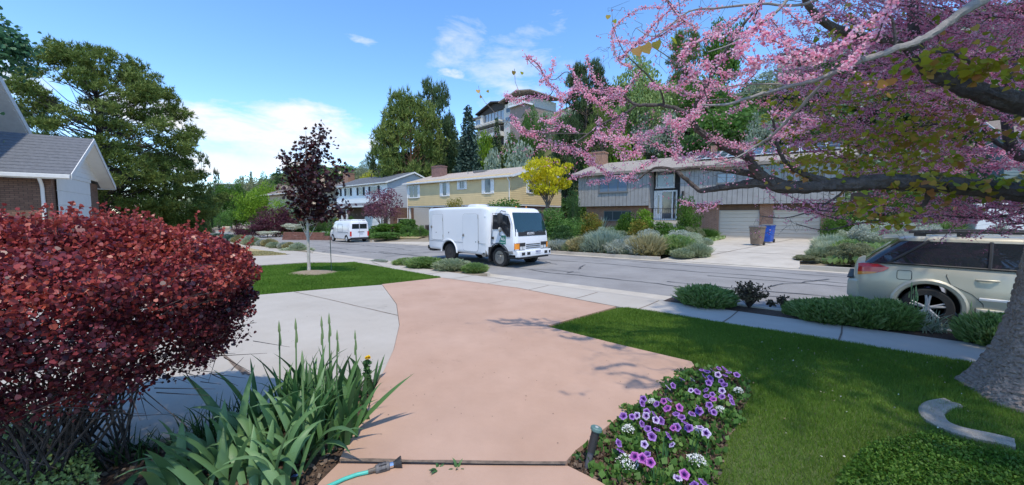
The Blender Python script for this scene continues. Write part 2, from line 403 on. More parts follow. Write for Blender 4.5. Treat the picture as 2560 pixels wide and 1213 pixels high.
sheet('driveway_far', [(fa0, 16.39), (fa1, 16.39), (fa1-.3, 19), (G(2060, 610).x+.5, 31.2), (G(1770, 600).x-1.0, 30.4), (fa0+.8, 19.5)], M_conc2, .012, step=.8, thick=.15, hf=hd)
sheet('driveway_far', [(fb0, 16.39), (fb1+3, 16.39), (fb1+4, 26), (fb1-1.5, 26), (fb0+7.5, 18.2)], M_conc2, .012, step=.8, thick=.15, hf=hd)
# our own lot
PATIO = gp([(1105, 697), (1290, 722), (1541, 771), (1365, 821), (1540, 866), (1728, 911), (1735, 921), (1700, 947), (1600, 1012), (1505, 1087), (1440, 1137), (1414, 1167), (1130, 1164), (850, 1160), (905, 1045), (958, 940), (985, 880), (999, 818), (992, 765), (955, 714)])
PATIO2 = gp([(846, 1167), (1130, 1171), (1420, 1173), (1500, 1213), (1620, 1290), (1600, 1600), (500, 1600), (740, 1300), (800, 1213)])
GREY = gp([(955, 715), (991, 765), (998, 818), (984, 880), (957, 940), (900, 975), (780, 1010), (640, 1040), (480, 1090), (300, 1130), (100, 1180), (-300, 1280)])+[(-9, -3), (-30, -6), (-32, 1.0), (-22, 2.2)]+gp([(420, 766), (632, 742), (800, 727)])
LAWNL = gp([(1103, 694), (1000, 676), (886, 656), (770, 659), (632, 667), (520, 676)])+[(-22.5, 3.5), (-22, 2.25)]+gp([(420, 764), (632, 740), (800, 725), (955, 712)])
NDRIVE = gp([(985, 673), (884, 654), (770, 656), (630, 665), (500, 672)])+[(-26, 3.5), (-28, 5.0)]+gp([(440, 650), (566, 644), (735, 637), (800, 645)])
NDRIVE = [(max(p[0], -40), min(p[1], 6.70)) for p in NDRIVE]
DRYL = gp([(733, 634), (570, 641), (440, 647)])+[(-34, 5.2), (-60, 4.0), (-60, 6.68)]+[(G(733, 634).x-.5, 6.68)]
DRYL = [(p[0], min(p[1], 6.68)) for p in DRYL]
BEDL = gp([(958, 943), (905, 1048), (848, 1162), (795, 1213), (740, 1300), (500, 1600), (-800, 1700)])+[(-9, -3.0)]+gp([(-300, 1283), (100, 1183), (300, 1133), (480, 1093), (640, 1043), (780, 1013), (900, 978)])
BEDR = gp([(1418, 1170), (1441, 1140), (1508, 1090), (1602, 1015), (1702, 950), (1738, 923), (1800, 925), (1868, 950), (1880, 985), (1850, 1040), (1815, 1110), (1790, 1213), (1780, 1330), (1630, 1300), (1500, 1216)])
o = sheet('patio', PATIO, M_orange, .035, step=1.0, thick=.12); o.name = 'driveway_tinted'
o = sheet('patio', PATIO2, M_orange, .022, step=1.0, thick=.12)
sheet('driveway', GREY, M_conc, .028, step=1.0, thick=.12)
sheet('driveway_neighbour', NDRIVE, M_conc, .012, step=1.0, thick=.1)
sheet('lawn_dry', DRYL, M_dry, .0, step=1.0, thick=.1)
sheet('lawn_left', LAWNL, M_lawn, .0, step=1.0, thick=.1)
LAWNR = [(p[0], p[1]) for p in gp([(1543, 773), (1366, 823), (1728, 914), (1740, 922)])]+[(-.2, 2.0), (-.6, -1.5), (-.6, -4), (14, -4), (14, 6.695)]
LAWNR = gp([(1541, 772), (1366, 822.5), (1540, 868), (1728, 913.5), (1860, 952), (1850, 1040), (1810, 1120), (1790, 1213), (1780, 1330)])+[(.4, -2), (14, -4), (30, -4), (30, 6.695), (G(1560, 772).x, 6.695)]
sheet('lawn_right', LAWNR, M_lawn, .0, step=1.0, thick=.1)
sheet('garden_bed', BEDL, M_mulch, -.012, step=.6, thick=.06)
sheet('garden_bed', BEDR, M_mulch, -.004, step=.6, thick=.06)
LAWNY = gp([(985, 595), (1045, 596), (1063, 591), (1045, 583), (1050, 577), (1010, 572), (960, 580)])
sheet('lawn_far', LAWNY, M_dry, .05, step=1.0, thick=.1)
# grass lawn at far right beyond the car
sheet('lawn_far', [(14, 19), (60, 19), (60, 36), (17, 36)], mat('far_lawn', (.10, .17, .04), .95, var=.3, scale=3, bump=.8, bscale=60), .03, step=2, thick=.1)

# seams and joints: thin strips a few mm proud
def ribbon(mb, pts, w, hf=terr, off=.004):
    pts = [Vector((p[0], p[1], 0)) for p in pts]; L = []
    for i, p in enumerate(pts):
        t = pts[min(i+1, len(pts)-1)]-pts[max(i-1, 0)]; n = Vector((-t.y, t.x, 0)).normalized()*w/2*random.uniform(.6, 1.25)
        L.append((p+n, p-n))
    vs = []
    for a, b in L:
        for q in (a, b): vs.append((q.x, q.y, hf(q.x, q.y)+off))
    mb.add(vs, [(2*i, 2*i+1, 2*i+3, 2*i+2) for i in range(len(pts)-1)])
def wander(a, b, amp, step=.25):
    a = Vector(a); b = Vector(b); n = max(2, int((b-a).length/step)); nrm = Vector((-(b-a).y, (b-a).x)).normalized(); w = 0; out = []
    for i in range(n+1):
        t = i/n; w = w*.92+random.uniform(-amp, amp)*.35; out.append(a.lerp(b, t)+nrm*w*min(1, 4*min(t, 1-t)+.2))
    return out
mb = MB()
for k in range(15):                       # long seams along the road
    x0 = random.uniform(-60, 0); y0 = random.uniform(9.3, 15.6); L = random.uniform(8, 25)
    ribbon(mb, wander((x0, y0), (min(x0+L, 14), y0+random.uniform(-.8, .8)), .22), .055, off=.006+.0004*k)
for k in range(34):
    x0 = random.uniform(-34, 6); y0 = random.uniform(9.2, 15.6)
    ribbon(mb, wander((x0, y0), (x0+random.uniform(-3, 3), min(15.8, max(9, y0+random.uniform(-4, 4)))), .30), .05, off=.010+.0004*k)
tag(mb.build('road_markings', M_tar), kind='structure')
mb = MB()
def jt(a, b, w=.018, off=.04, amp=.006, step=.15): ribbon(mb, wander((G(*a).x, G(*a).y), (G(*b).x, G(*b).y), amp, step), w, off=off)
jt((850, 1163), (1415, 1170), .028, .0365, .012)
jt((735, 733), (995, 793), .02, .032, .02); jt((610, 944), (480, 820), .02, .032, .02); jt((560, 895), (625, 945), .03, .0335)
jt((1108, 698), (1290, 724), .03, .038, .01); jt((1290, 723), (1545, 772), .03, .038, .01)
jt((1015, 690), (930, 655), .02, .008)
tag(mb.build('paving_joints', M_joint), kind='structure')
mb = MB()
x = -40.0
while x < 12:
    if not (ap0 < x < ap1 and False): ribbon(mb, [(x+.0, 6.71), (x+.01, 7.2), (x-.005, 7.72)], .022, off=.004)
    x += 1.42
ribbon(mb, wander((-40, 7.725), (-7, 7.725), .01), .02, off=.008)
for y in (20.2, 24.3): ribbon(mb, wander((fa0+1, y), (fa1-.4, y+.1), .02), .05, hf=hd, off=.018)
ribbon(mb, wander(((fa0+fa1)/2-1.2, 16.8), ((fa0+fa1)/2+.6, 30), .02), .05, hf=hd, off=.019)
tag(mb.build('sidewalk_joints', M_joint), kind='structure')
mb = MB()                                   # weeds' brown tufts in the far drive joints, cracks of the far driveway
# ------------------------------------------------------------------ buildings
M_white = mat('white_paint', (.78, .78, .76), .5, var=.03, scale=3)
M_trim = mat('white_trim', (.72, .72, .70), .55, var=.06, scale=6)
M_yellow = mat('yellow_siding', (.68, .52, .27), .6, var=.06, scale=1.2)
M_ysh = mat('tan_shingles', (.50, .43, .37), .95, col2=(.42, .36, .31), scale=6, bump=.5, bscale=25)
M_gsh = mat('grey_tan_shingles', (.40, .35, .30), .95, col2=(.31, .27, .23), scale=5, bump=.5, bscale=25)
M_slate = mat('slate_shingles', (.10, .11, .125), .9, col2=(.15, .16, .18), scale=9, bump=.6, bscale=30)
M_bsh = mat('brown_shingles', (.22, .18, .15), .95, var=.2, scale=5, bump=.5, bscale=25)
M_greyw = mat('weathered_boards', (.335, .325, .315), .8, col2=(.27, .26, .25), scale=2.5, bump=.3, bscale=30)
M_dark = mat('dark_gap', (.03, .03, .03), .9)
M_brick = brick_mat('orange_brick', (.36, .175, .10), (.28, .125, .075), (.32, .27, .23))
M_brickr = brick_mat('red_brick', (.23, .105, .085), (.17, .08, .065), (.25, .21, .19))
M_brickb = brick_mat('brown_brick', (.215, .125, .085), (.15, .085, .06), (.06, .045, .035), w=.22, h=.075)
M_glass = glassmat('window_glass', (.05, .065, .08), .05)
M_glassb = glassmat('window_glass_blue', (.14, .20, .27), .06)
M_frame = mat('grey_frame', (.16, .16, .16), .6)
M_gdoor = mat('garage_door_tan', (.54, .475, .39), .6, var=.03, scale=2)
M_brownw = mat('brown_wood', (.13, .075, .045), .8, var=.2, scale=4)
M_redw = mat('cedar_wood', (.36, .15, .08), .8, var=.25, scale=6, bump=.3)
M_solar = mat('solar_cells', (.045, .07, .12), .15, var=.25, scale=3, spec=.8)
M_alu = mat('aluminium', (.62, .63, .65), .4, metal=.3)
M_found = mat('foundation', (.45, .43, .40), .9, var=.1, scale=3)

def laps(mb, x0, x1, z0, z1, y, step=.2, proud=.018, mi=0, top=None):
    """horizontal lapped boards as real tilted strips on the plane y; top(z) -> (x0,x1) narrows them under a gable"""
    z = z0
    while z < z1-.01:
        zt = min(z+step, z1)
        a0, a1 = (x0, x1) if top is None else top(z); b0, b1 = (x0, x1) if top is None else top(zt)
        if a1-a0 < .05: break
        b0 = max(b0, a0); b1 = min(b1, a1)
        if b1 < b0: b0 = b1 = (b0+b1)/2
        mb.add([(a0, y-proud, z), (a1, y-proud, z), (b1, y-.002, zt), (b0, y-.002, zt), (a0, y, z), (a1, y, z)], [(0, 1, 2, 3), (4, 5, 1, 0)], mi)
        z = zt
def rotmb(mb, M, start=0):
    for i in range(start, len(mb.v)): mb.v[i] = tuple(M @ Vector(mb.v[i]))
def window(parent, x0, x1, z0, z1, y, fm=None, gm=None, nm=1, fw=.06, cross=0, M=None, name='window', sill=True, shut=None, shw=.3):
    fm = fm or M_trim; gm = gm or M_glass
    def fin(mb, nm_, m_, par):
        if M is not None: rotmb(mb, M)
        return mb.build(nm_, m_, par, fix=True)
    f = MB(); t = .05
    f.box(x0, x1, y-t, y+.02, z0, z0+fw); f.box(x0, x1, y-t, y+.02, z1-fw, z1)
    f.box(x0, x0+fw, y-t+.003, y+.02, z0+fw, z1-fw); f.box(x1-fw, x1, y-t+.003, y+.02, z0+fw, z1-fw)
    for k in range(1, nm):
        xm = x0+(x1-x0)*k/nm; f.box(xm-fw*.45, xm+fw*.45, y-t+.008, y+.02, z0+fw, z1-fw)
    for k in range(1, cross+1):
        zm = z0+(z1-z0)*k/(cross+1); f.box(x0+fw, x1-fw, y-t+.012, y+.02, zm-fw*.35, zm+fw*.35)
    if sill: f.box(x0-.04, x1+.04, y-t-.03, y+.02, z0-.05, z0-.002)
    fo = fin(f, name, fm, parent)
    g = MB(); g.box(x0+fw*.5, x1-fw*.5, y-.018, y+.0, z0+fw*.5, z1-fw*.5); fin(g, 'pane', gm, fo)
    if shut:
        for a, b in ((x0-shw-.03, x0-.03), (x1+.03, x1+shw+.03)):
            s = MB(); s.box(a, b, y-.045, y+.0, z0-.03, z1+.03)
            nn = 9
            for k in range(nn):
                zz = lerp(z0+.05, z1-.05, (k+.5)/nn); s.box(a+.05, b-.05, y-.062, y-.044, zz-.03, zz+.02)
            fin(s, 'shutter', shut, parent)
    return fo
def gable_roof(parent, x0, x1, y0, y1, ze, zr, m, over=.4, rake=.35, th=.14, trim=None, name='roof', trimname='fascia', gutter=True, axis='x', mm=None):
    """ridge along x. eave height ze at the wall line"""
    ym = (y0+y1)/2; sl = (zr-ze)/(ym-y0); a = y0-over; b = y1+over; za = ze-sl*over
    mb = MB(); X0, X1 = x0-rake, x1+rake
    pr = [(a, za), (ym, zr), (b, za), (b, za+th), (ym, zr+th*1.05), (a, za+th)]
    mb.prism([(p[0], p[1]) for p in pr], X0, X1, 'x')
    # shingle courses as real low steps
    n = int(math.hypot(ym-a, zr-za)/.32)
    for k in range(n):
        for sgn in (1, -1):
            t0 = k/n; t1 = (k+.96)/n
            ya = a+(ym-a)*t0 if sgn == 1 else b+(ym-b)*t0; yb = a+(ym-a)*t1 if sgn == 1 else b+(ym-b)*t1
            z0_, z1_ = za+(zr-za)*t0+th, za+(zr-za)*t1+th
            mb.add([(X0, ya, z0_+.022), (X1, ya, z0_+.022), (X1, yb, z1_+.006), (X0, yb, z1_+.006), (X0, ya, z0_), (X1, ya, z0_)], [(0, 1, 2, 3), (4, 5, 1, 0)])
    if mm is not None: rotmb(mb, mm)
    r = mb.build(name, m, parent)
    t = MB(); tm = trim or M_trim
    t.box(X0+.01, X1-.01, a-.03, a-.004, za-.06, za+th-.01); t.box(X0+.01, X1-.01, b+.004, b+.03, za-.06, za+th-.01)
    for X, s in ((X0, -1), (X1, 1)):
        u0, u1 = (X-.03, X-.004) if s < 0 else (X+.004, X+.03)
        for yy0, yy1 in ((a, ym), (ym, b)):
            zz0 = za if yy0 == a else zr; zz1 = zr if yy1 == ym else za
            t.prism([(yy0, zz0-.06), (yy1, zz1-.06), (yy1, zz1+th+.01), (yy0, zz0+th+.01)], u0, u1, 'x')
    if mm is not None: rotmb(t, mm)
    t.build(trimname, tm, r, fix=True)
    if gutter:
        g = MB(); g.prism([(a-.15, za-.02), (a-.035, za-.02), (a-.035, za+.10), (a-.16, za+.10)], X0, X1, 'x')
        if mm is not None: rotmb(g, mm)
        g.build('gutter', M_trim, r, fix=True)
    return r
def downspout(parent, x, y, z0, z1, kick=.35, m=None, name='downspout'):
    mb = MB(); mb.tube([(x, y-kick, z1), (x, y-kick*.9, z1-.12), (x, y-.06, z1-.45), (x, y-.06, z0+.15), (x, y-.2, z0)], .045, 8)
    return mb.build(name, m or M_trim, parent, smooth=True)
def chimney(parent, x0, x1, y0, y1, z0, z1, m, name='chimney'):
    mb = MB(); mb.box(x0, x1, y0, y1, z0, z1-.12, 0); mb.box(x0-.05, x1+.05, y0-.05, y1+.05, z1-.12, z1, 0); mb.box(x0+.15, x1-.15, y0+.15, y1-.15, z1, z1+.12, 1)
    return mb.build(name, [m, M_dark], parent, fix=True)

# ---- yellow house
F = Frame(1277, 37.0, -52.5); H = lambda x, y, yy=0.0: F.hit(x, y, yy)
YZ = F.O.z
yh = thing('yellow_house', 'yellow lap-sided two storey house with white shutters and a tan roof', 'house', F.O, F.rz)
L = -H(1018, 500)[0]; D = 9.5
ze = H(1277, 447)[1]-YZ; zs = H(1140, 519)[1]-YZ
zs = max(1.8, zs)
mb = MB(); mb.box(-L, 0, 0, D, zs, ze+.25); laps(mb, -L, 0, zs, ze+.2, 0)
n0 = len(mb.v); laps(mb, 0, D, zs, ze+.2, 0)
zrg = ze+1.35
def gtop(z):
    t = max(0, (z-ze)/(zrg-ze)); return (D/2*t, D-D/2*t)
laps(mb, 0, D, ze+.2, zrg-.05, 0, top=gtop)
Mside = Matrix(((0, -1, 0, 0), (1, 0, 0, 0), (0, 0, 1, 0), (0, 0, 0, 1)))    # x-> +Y, -y -> +X
rotmb(mb, Mside, n0)
mb.prism([(0, ze+.2), (D, ze+.2), (D/2, zrg)], -.05, -.001, 'x'); mb.prism([(0, ze+.2), (D, ze+.2), (D/2, zrg)], -L, -L+.05, 'x')
mb.build('upper_wall', M_yellow, yh)
mb = MB(); mb.box(-L+4.2, -.15, .35, D-.1, -.6, zs-.002); mb.build('lower_wall', M_brickr, yh)
mb = MB(); mb.box(-L, -.002, .02, D, zs-.16, zs-.004); mb.box(-L+.06, -L+4.2, .5, 3, zs-.20, zs-.161); mb.build('beam', M_trim, yh, fix=True)
for xx in (-L+.25, -L+4.3):
    mb = MB(); mb.box(xx-.09, xx+.09, .1, .28, -.6, zs-.17); mb.box(xx-.13, xx+.13, .06, .32, -.6, .1); mb.build('porch_post', M_trim, yh, fix=True)
mb = MB(); mb.box(-L+4.21, -L+5.3, .3, .36, -.1, 2.0); mb.build('front_door', mat('door_white', (.6, .6, .6), .5), yh, fix=True)
mb = MB(); mb.box(-L, -L+4.3, 3.4, 3.6, -.6, zs-.2); mb.build('porch_wall', M_brickr, yh)
for (a, t, b, u, nm_, sh) in ((1024, 470, 1046, 500, 2, .3), (1107, 463, 1118, 496, 1, .42), (1149.5, 459, 1162, 479, 2, .32), (1212.5, 454, 1228, 490, 1, .38)):
    x0, z1 = H(a, t); x1, z0 = H(b, u); window(yh, x0, x1, z0-YZ, z1-YZ, -.02, nm=nm_, gm=M_glass, shut=M_white, shw=sh)
hs = lambda x, y: F.hity(x, y, 0)
for (a, t, b, u, nm_, sh) in ((1321, 458, 1333, 490, 1, .38), (1357, 459, 1370, 478, 2, .38)):
    y0, z1 = hs(a, t); y1, z0 = hs(b, u); window(yh, y0, y1, z0-YZ, z1-YZ, -.02, nm=nm_, shut=M_white, shw=sh, M=Mside)
gable_roof(yh, -L, 0, 0, D, ze, zrg, M_ysh, over=.28, rake=.45)
downspout(yh, -.12, -.02, -.4, ze-.1); downspout(yh, -L+.15, -.02, -.4, ze-.1)
cx = H(1095, 440, 3)[0]; chimney(yh, cx-1.0, cx+.7, D/2-1.9, D/2-.9, ze, H(1075, 423, 3)[1]-YZ, M_brickr)
for px in (1170, 1187):
    x = H(px, 440, 3)[0]; mb = MB(); mb.tube([(x, 3, ze+.7), (x, 3, ze+1.3)], .05, 8); mb.build('vent_pipe', M_frame, yh, fix=True)
mb = MB(); x = H(1207, 425, 4)[0]; mb.box(x-.8, x+.8, 3.2, 4.2, ze+1.1, ze+1.32); mb.build('swamp_cooler', M_frame, yh, bevel=.03, fix=True)
# wood crate-like planter on the porch
t = thing('porch_planter', 'dark wooden planter box on the porch of the yellow house', 'planter', F.O+F.X*(-L+2.2)+F.Y*1.6+Vector((0, 0, .05)), F.rz)
mb = MB()
for k in range(4): mb.box(-.5, .5, -.35+.002*k, .35-.002*k, .02+k*.16, .16+k*.16)
mb.build('planter_box', M_brownw, t, fix=True); mb = MB(); mb.box(-.54, .54, -.39, .39, .66, .71); mb.build('rim', M_brownw, t, fix=True)

# ---- grey split-level house
F = Frame(1797, 27.0, -53.5); GF = F; H = lambda x, y, yy=0.0: F.hit(x, y, yy)
GZ = F.O.z; gh = thing('grey_house', 'grey board-sided split level house with brick base, solar panels and two garage doors', 'house', F.O, F.rz)
UY = -.55
xl = H(1446, 480, UY)[0]; xr = H(2112, 460, UY)[0]; D = 9.0
zb = H(1500, 514, UY)[1]-GZ; zt = H(1500, 437, UY)[1]-GZ
zbr = H(1980, 507, UY)[1]-GZ; ztr = H(2000, 393, UY)[1]-GZ
zb = (zb+zbr)/2; zt = (zt+ztr)/2
ex0 = H(1622, 500, UY)[0]; ex1 = H(1700, 500, UY)[0]
def boards(mb, x0, x1, z0, z1, y, holes=(), w=.30, gap=.022, mi=0):
    x = x0
    while x < x1-.05:
        xe = min(x+w, x1); segs = [(z0, z1)]
        for (hx0, hx1, hz0, hz1) in holes:
            if xe-gap > hx0 and x < hx1: segs = [s for a, b in segs for s in ((a, min(b, hz0)), (max(a, hz1), b)) if s[1]-s[0] > .02]
        dy = random.uniform(0, .006)
        for a, b in segs: mb.box(x+gap/2, xe-gap/2, y-.022-dy, y, a, b, mi)
        x = xe
mb = MB()
mb.box(xl, ex0, UY, D, zb, zt+.1, 1); mb.box(ex1, xr, UY, D, zb, zt+.1, 1); mb.box(ex0, ex1, UY+1.1, D, zb-.2, zt+.1, 1)
boards(mb, xl, ex0, zb, zt, UY-.001); boards(mb, ex1, xr, zb, zt, UY-.001)
n0 = len(mb.v); boards(mb, UY, D, zb, zt, 0); rotmb(mb, Matrix.Translation((xr+.002, 0, 0))@Mside, n0)
n0 = len(mb.v); boards(mb, -UY-1.1, -UY, zb-.2, zt, 0)
rotmb(mb, Matrix.Translation((ex1-.001, 0, 0))@Matrix(((0, 1, 0, 0), (-1, 0, 0, 0), (0, 0, 1, 0), (0, 0, 0, 1))), n0)
n0 = len(mb.v); boards(mb, UY, UY+1.1, zb-.2, zt, 0); rotmb(mb, Matrix.Translation((ex0+.002, 0, 0))@Mside, n0)
zrg = zt+1.35; ym = (UY+D)/2
for xx in (xl, xr-.05): mb.prism([(UY, zt+.05), (D, zt+.05), (ym, zrg)], xx, xx+.05, 'x')
n0 = len(mb.v)
mb.build('upper_wall', [M_greyw, M_dark], gh)
gw = [(1797, 1898), (1932, 2051)]
d0 = [H(a, 560)[0] for a, _ in gw]; d1 = [H(b, 560)[0] for _, b in gw]
dz = H(1850, 524)[1]-GZ; zg = H(1850, 599)[1]-GZ
mb = MB()
segs = [(xl+.5, ex0), (ex1, d0[0]), (d1[0], d0[1]), (d1[1], xr-.1)]
for a, b in segs: mb.box(a, b, 0, .3, -.9, zb-.003)
mb.box(xl+.5, xr-.1, .9, D, -.9, zb-.02)
mb.box(ex0-.2, ex1+.2, .75, .89, -.9, zb-.02)
mb.build('lower_wall', M_brick, gh)
mb = MB()
for a, b in zip(d0, d1): mb.box(a, b, .05, .3, dz, zb-.003)
mb.build('header', M_brownw, gh)
for a, b in zip(d0, d1):
    mb = MB(); n = 8
    for k in range(n):
        h = (dz-zg)/n; z = zg+h*k
        mb.add([(a+.06, .13, z), (b-.06, .13, z), (b-.06, .10, z+.03), (a+.06, .10, z+.03), (b-.06, .10, z+h-.012), (a+.06, .10, z+h-.012), (b-.06, .13, z+h), (a+.06, .13, z+h)], [(0, 1, 2, 3), (3, 2, 4, 5), (5, 4, 6, 7)])
    do = mb.build('garage_door', M_gdoor, gh)
    mb = MB(); mb.box(a, a+.06, .02, .12, zg, dz); mb.box(b-.06, b, .02, .12, zg, dz); mb.box(a+.06, b-.06, .02, .12, dz-.05, dz-.001); mb.build('door_frame', mat('tan_trim', (.40, .36, .31), .6), do, fix=True)
# windows
for (a, t, b, u, nm_, g_) in ((1499, 430, 1570, 478, 3, M_glassb), (1792, 432, 1842, 456, 2, M_glassb), (1899, 400, 1960, 448, 2, M_glass)):
    x0, z1 = H(a, t, UY); x1, z0 = H(b, u, UY); window(gh, x0, x1, z0-GZ, z1-GZ, UY-.03, fm=M_frame, gm=g_, nm=nm_, fw=.07)
x0, z1 = H(1510, 526); x1, z0 = H(1578, 541); window(gh, x0, x1, z0-GZ-.3, z1-GZ, -.0, fm=M_frame, gm=M_glass, nm=3)
EY = UY+1.1
x0, z1 = H(1641, 427, EY); x1, z0 = H(1687, 467, EY); window(gh, x0, x1, z0-GZ, z1-GZ, EY-.02, gm=M_glassb, fw=.09)
x0, z1 = H(1636, 476, EY); x1, z0 = H(1692, 549, EY); z1 -= GZ; z0 -= GZ
mb = MB(); mb.box(x0, x1, EY-.06, EY+.02, z1-.10, z1)
for q in (x0, x0+.16*(x1-x0)*1.9, x1-.12*(x1-x0)*1.9, x1-.10): mb.box(q, q+.10, EY-.063, EY+.02, z0, z1-.10)
mb.box(x0+.1, x1-.1, EY-.05, EY+.02, z0, z0+.12)
fo = mb.build('entry_frame', M_white, gh, fix=True)
w = x1-x0; mb = MB(); mb.box(x0+.1, x0+.30*w, EY-.02, EY, z0+.12, z1-.1, 1); mb.box(x0+.17*w, x0+.23*w, EY-.035, EY-.021, z0+.5, z1-.35, 0)
mb.build('sidelight', [M_glass, M_white], fo)
mb = MB(); mb.box(x0+.30*w+.1, x1-.23*w, EY-.03, EY, z0+.12, z1-.1); mb.box(x1-.12*w, x1-.1, EY-.02, EY, z0+.12, z1-.1); do = mb.build('entry_door', M_glass, gh, fix=True)
mb = MB(); mb.tube([(x0+.36*w+.03, EY-.07, z0+.95), (x0+.36*w+.03, EY-.07, z0+1.15)], .02, 6); mb.build('handle', M_alu, do)
mb = MB(); mb.box(x0-.6, x1+.6, UY-.9, EY, -.9, z0-.03); mb.box(x0-.3, x1+1.1, UY-1.3, UY-.9, -.9, z0-.2); mb.build('entry_step', M_conc2, gh, fix=True)
mb = MB()                                  # wrought iron railing
for k in range(14): mb.tube([(x0+.4+k*.13, UY-.8, z0-.03), (x0+.4+k*.13, UY-.8, z0+.85)], .012, 5)
mb.tube([(x0+.3, UY-.8, z0+.86), (x0+2.3, UY-.8, z0+.86)], .02, 6); mb.tube([(x0+.3, UY-.8, z0+.1), (x0+2.3, UY-.8, z0+.1)], .015, 6)
mb.build('railing', M_dark, gh, fix=True)
gr = gable_roof(gh, xl, xr, UY, D, zt, zrg, M_gsh, over=.35, rake=.5, trim=mat('brown_fascia', (.24, .20, .165), .7), gutter=False)
sl = (zrg-zt)/(ym-UY)
lx, lz = H(1712, 522-10), 0
px0 = H(1745, 385, 2.2)[0]; px1 = H(2105, 350, 2.2)[0]
n = 12; ww = (px1-px0)/n
for k in range(n):
    for j in range(2):
        ya = .9+j*1.62; yb = ya+1.58; za = zt+sl*(ya-UY)+.30; zb_ = zt+sl*(yb-UY)+.30
        a = px0+k*ww+.02; b = px0+(k+1)*ww-.02
        p = MB(); p.prism([(ya, za), (yb, zb_), (yb, zb_+.04), (ya, za+.04)], a, b, 'x', 1)
        for q in range(2):
            y0_, y1_ = lerp(ya, yb, .03+.485*q), lerp(ya, yb, .03+.485*q+.46); z0_, z1_ = lerp(za, zb_, .03+.485*q)+.047, lerp(za, zb_, .03+.485*q+.46)+.047
            p.quad((a+.05, y0_, z0_), (b-.05, y0_, z0_), (b-.05, y1_, z1_), (a+.05, y1_, z1_), 0)
        p.build('solar_panel', [M_solar, M_alu], gr)
x = H(1490, 400, 3)[0]; chimney(gh, x-.8, x+.6, ym-.9, ym+.1, zt, H(1480, 383, 4)[1]-GZ, M_brick)
x = H(1785, 362, 4)[0]; mb = MB(); mb.box(x-.2, x+.2, 3.9, 4.3, zt, zrg+.75); mb.build('flue', M_brick, gh, fix=True)
mb = MB(); x, z = H(1708, 487, UY); mb.tube([(x, UY-.12, z-GZ-.3), (x, UY-.12, z-GZ+.3)], [.03, .09], 6); mb.box(x-.03, x+.03, UY-.12, UY, z-GZ, z-GZ+.05); mb.build('wall_lamp', M_dark, gh, fix=True)

# ---- white house with blue-grey side and slate roof
F = Frame(970, 53.0, -50); H = lambda x, y, yy=0.0: F.hit(x, y, yy)
WZ = F.O.z; wh = thing('white_house', 'white sided two storey house with dark shutters and a slate grey roof', 'house', F.O, F.rz)
L = -H(842, 500)[0]; D = 8.5; ze = H(970, 466)[1]-WZ; zrg = ze+1.55; zs = H(905, 521)[1]-WZ
mb = MB(); mb.box(-L, 0, 0, D, zs, ze+.1); laps(mb, -L, 0, zs, ze, 0, step=.25)
mb.build('upper_wall', M_white, wh)
mb = MB(); laps(mb, 0, D, -.3, ze, 0, step=.25)
def gtop(z):
    t = max(0, (z-ze)/(zrg-ze)); return (D/2*t, D-D/2*t)
laps(mb, 0, D, ze, zrg, 0, step=.25, top=gtop); rotmb(mb, Mside)
mb.prism([(0, ze), (D, ze), (D/2, zrg)], -.06, -.001, 'x'); mb.box(-.05, -.002, .0, D, -.5, ze)
mb.build('side_wall', mat('pale_grey_siding', (.46, .48, .49), .6, var=.04), wh)
mb = MB(); mb.box(-L, -.05, .06, D, -.6, zs-.003); mb.build('lower_wall', M_brickb, wh)
x0 = H(912, 540)[0]; x1 = H(958, 540)[0]
mb = MB(); mb.box(x0, x1, -.02, .1, -.4, 2.15)
for k in range(1, 4): mb.box(x0+.05, x1-.05, -.035, -.02, -.3+k*.55, -.3+k*.55+.49)
mb.build('garage_door', M_white, wh)
# porch roof across the front
mb = MB(); mb.prism([(-1.8, zs-.45), (0, zs+.05), (0, zs+.17), (-1.8, zs-.31)], -L-.3, x0+3, 'x'); pr = mb.build('porch_roof', M_slate, wh, fix=True)
mb = MB(); mb.box(-L-.3, x0+3, -1.86, -1.805, zs-.52, zs-.31); mb.build('fascia', M_trim, pr, fix=True)
for px in (856, 868):
    x = H(px, 545, -1.6)[0]; mb = MB(); mb.box(x-.12, x+.12, -1.72, -1.5, -.5, zs-.46); mb.build('porch_post', M_trim, wh, fix=True)
for (a, t, b, u, nm_) in ((846, 483, 851, 500, 1), (866, 482, 876, 499, 2), (897, 480, 908, 498, 2), (927, 478, 945, 496, 2)):
    a_, z1 = H(a, t); b_, z0 = H(b, u); window(wh, a_, b_, z0-WZ, z1-WZ, -.02, nm=nm_, shut=M_dark, shw=.5)
b0 = F.hity(983, 540)[0]
mb = MB(); mb.box(.0, .9, .3, 3.6, -.4, zs-.6); bay = mb.build('bay', M_brickb, wh)
window(bay, .9, 2.9, .6, 1.9, 0, nm=2, M=Matrix.Translation((.91, 0, 0))@Mside)
gable_roof(wh, -L, 0, 0, D, ze, zrg, M_slate, over=.4, rake=.35)
x = H(855, 455, 3)[0]; chimney(wh, x-.9, x+.9, D/2-.6, D/2+.6, ze, H(857, 444, 4)[1]-WZ, M_brick)
mb = MB(); x = H(922, 455, 3)[0]; mb.tube([(x, 3.5, ze+1), (x, 3.5, zrg+.5)], .08, 8); mb.build('vent_pipe', M_dark, wh, fix=True)

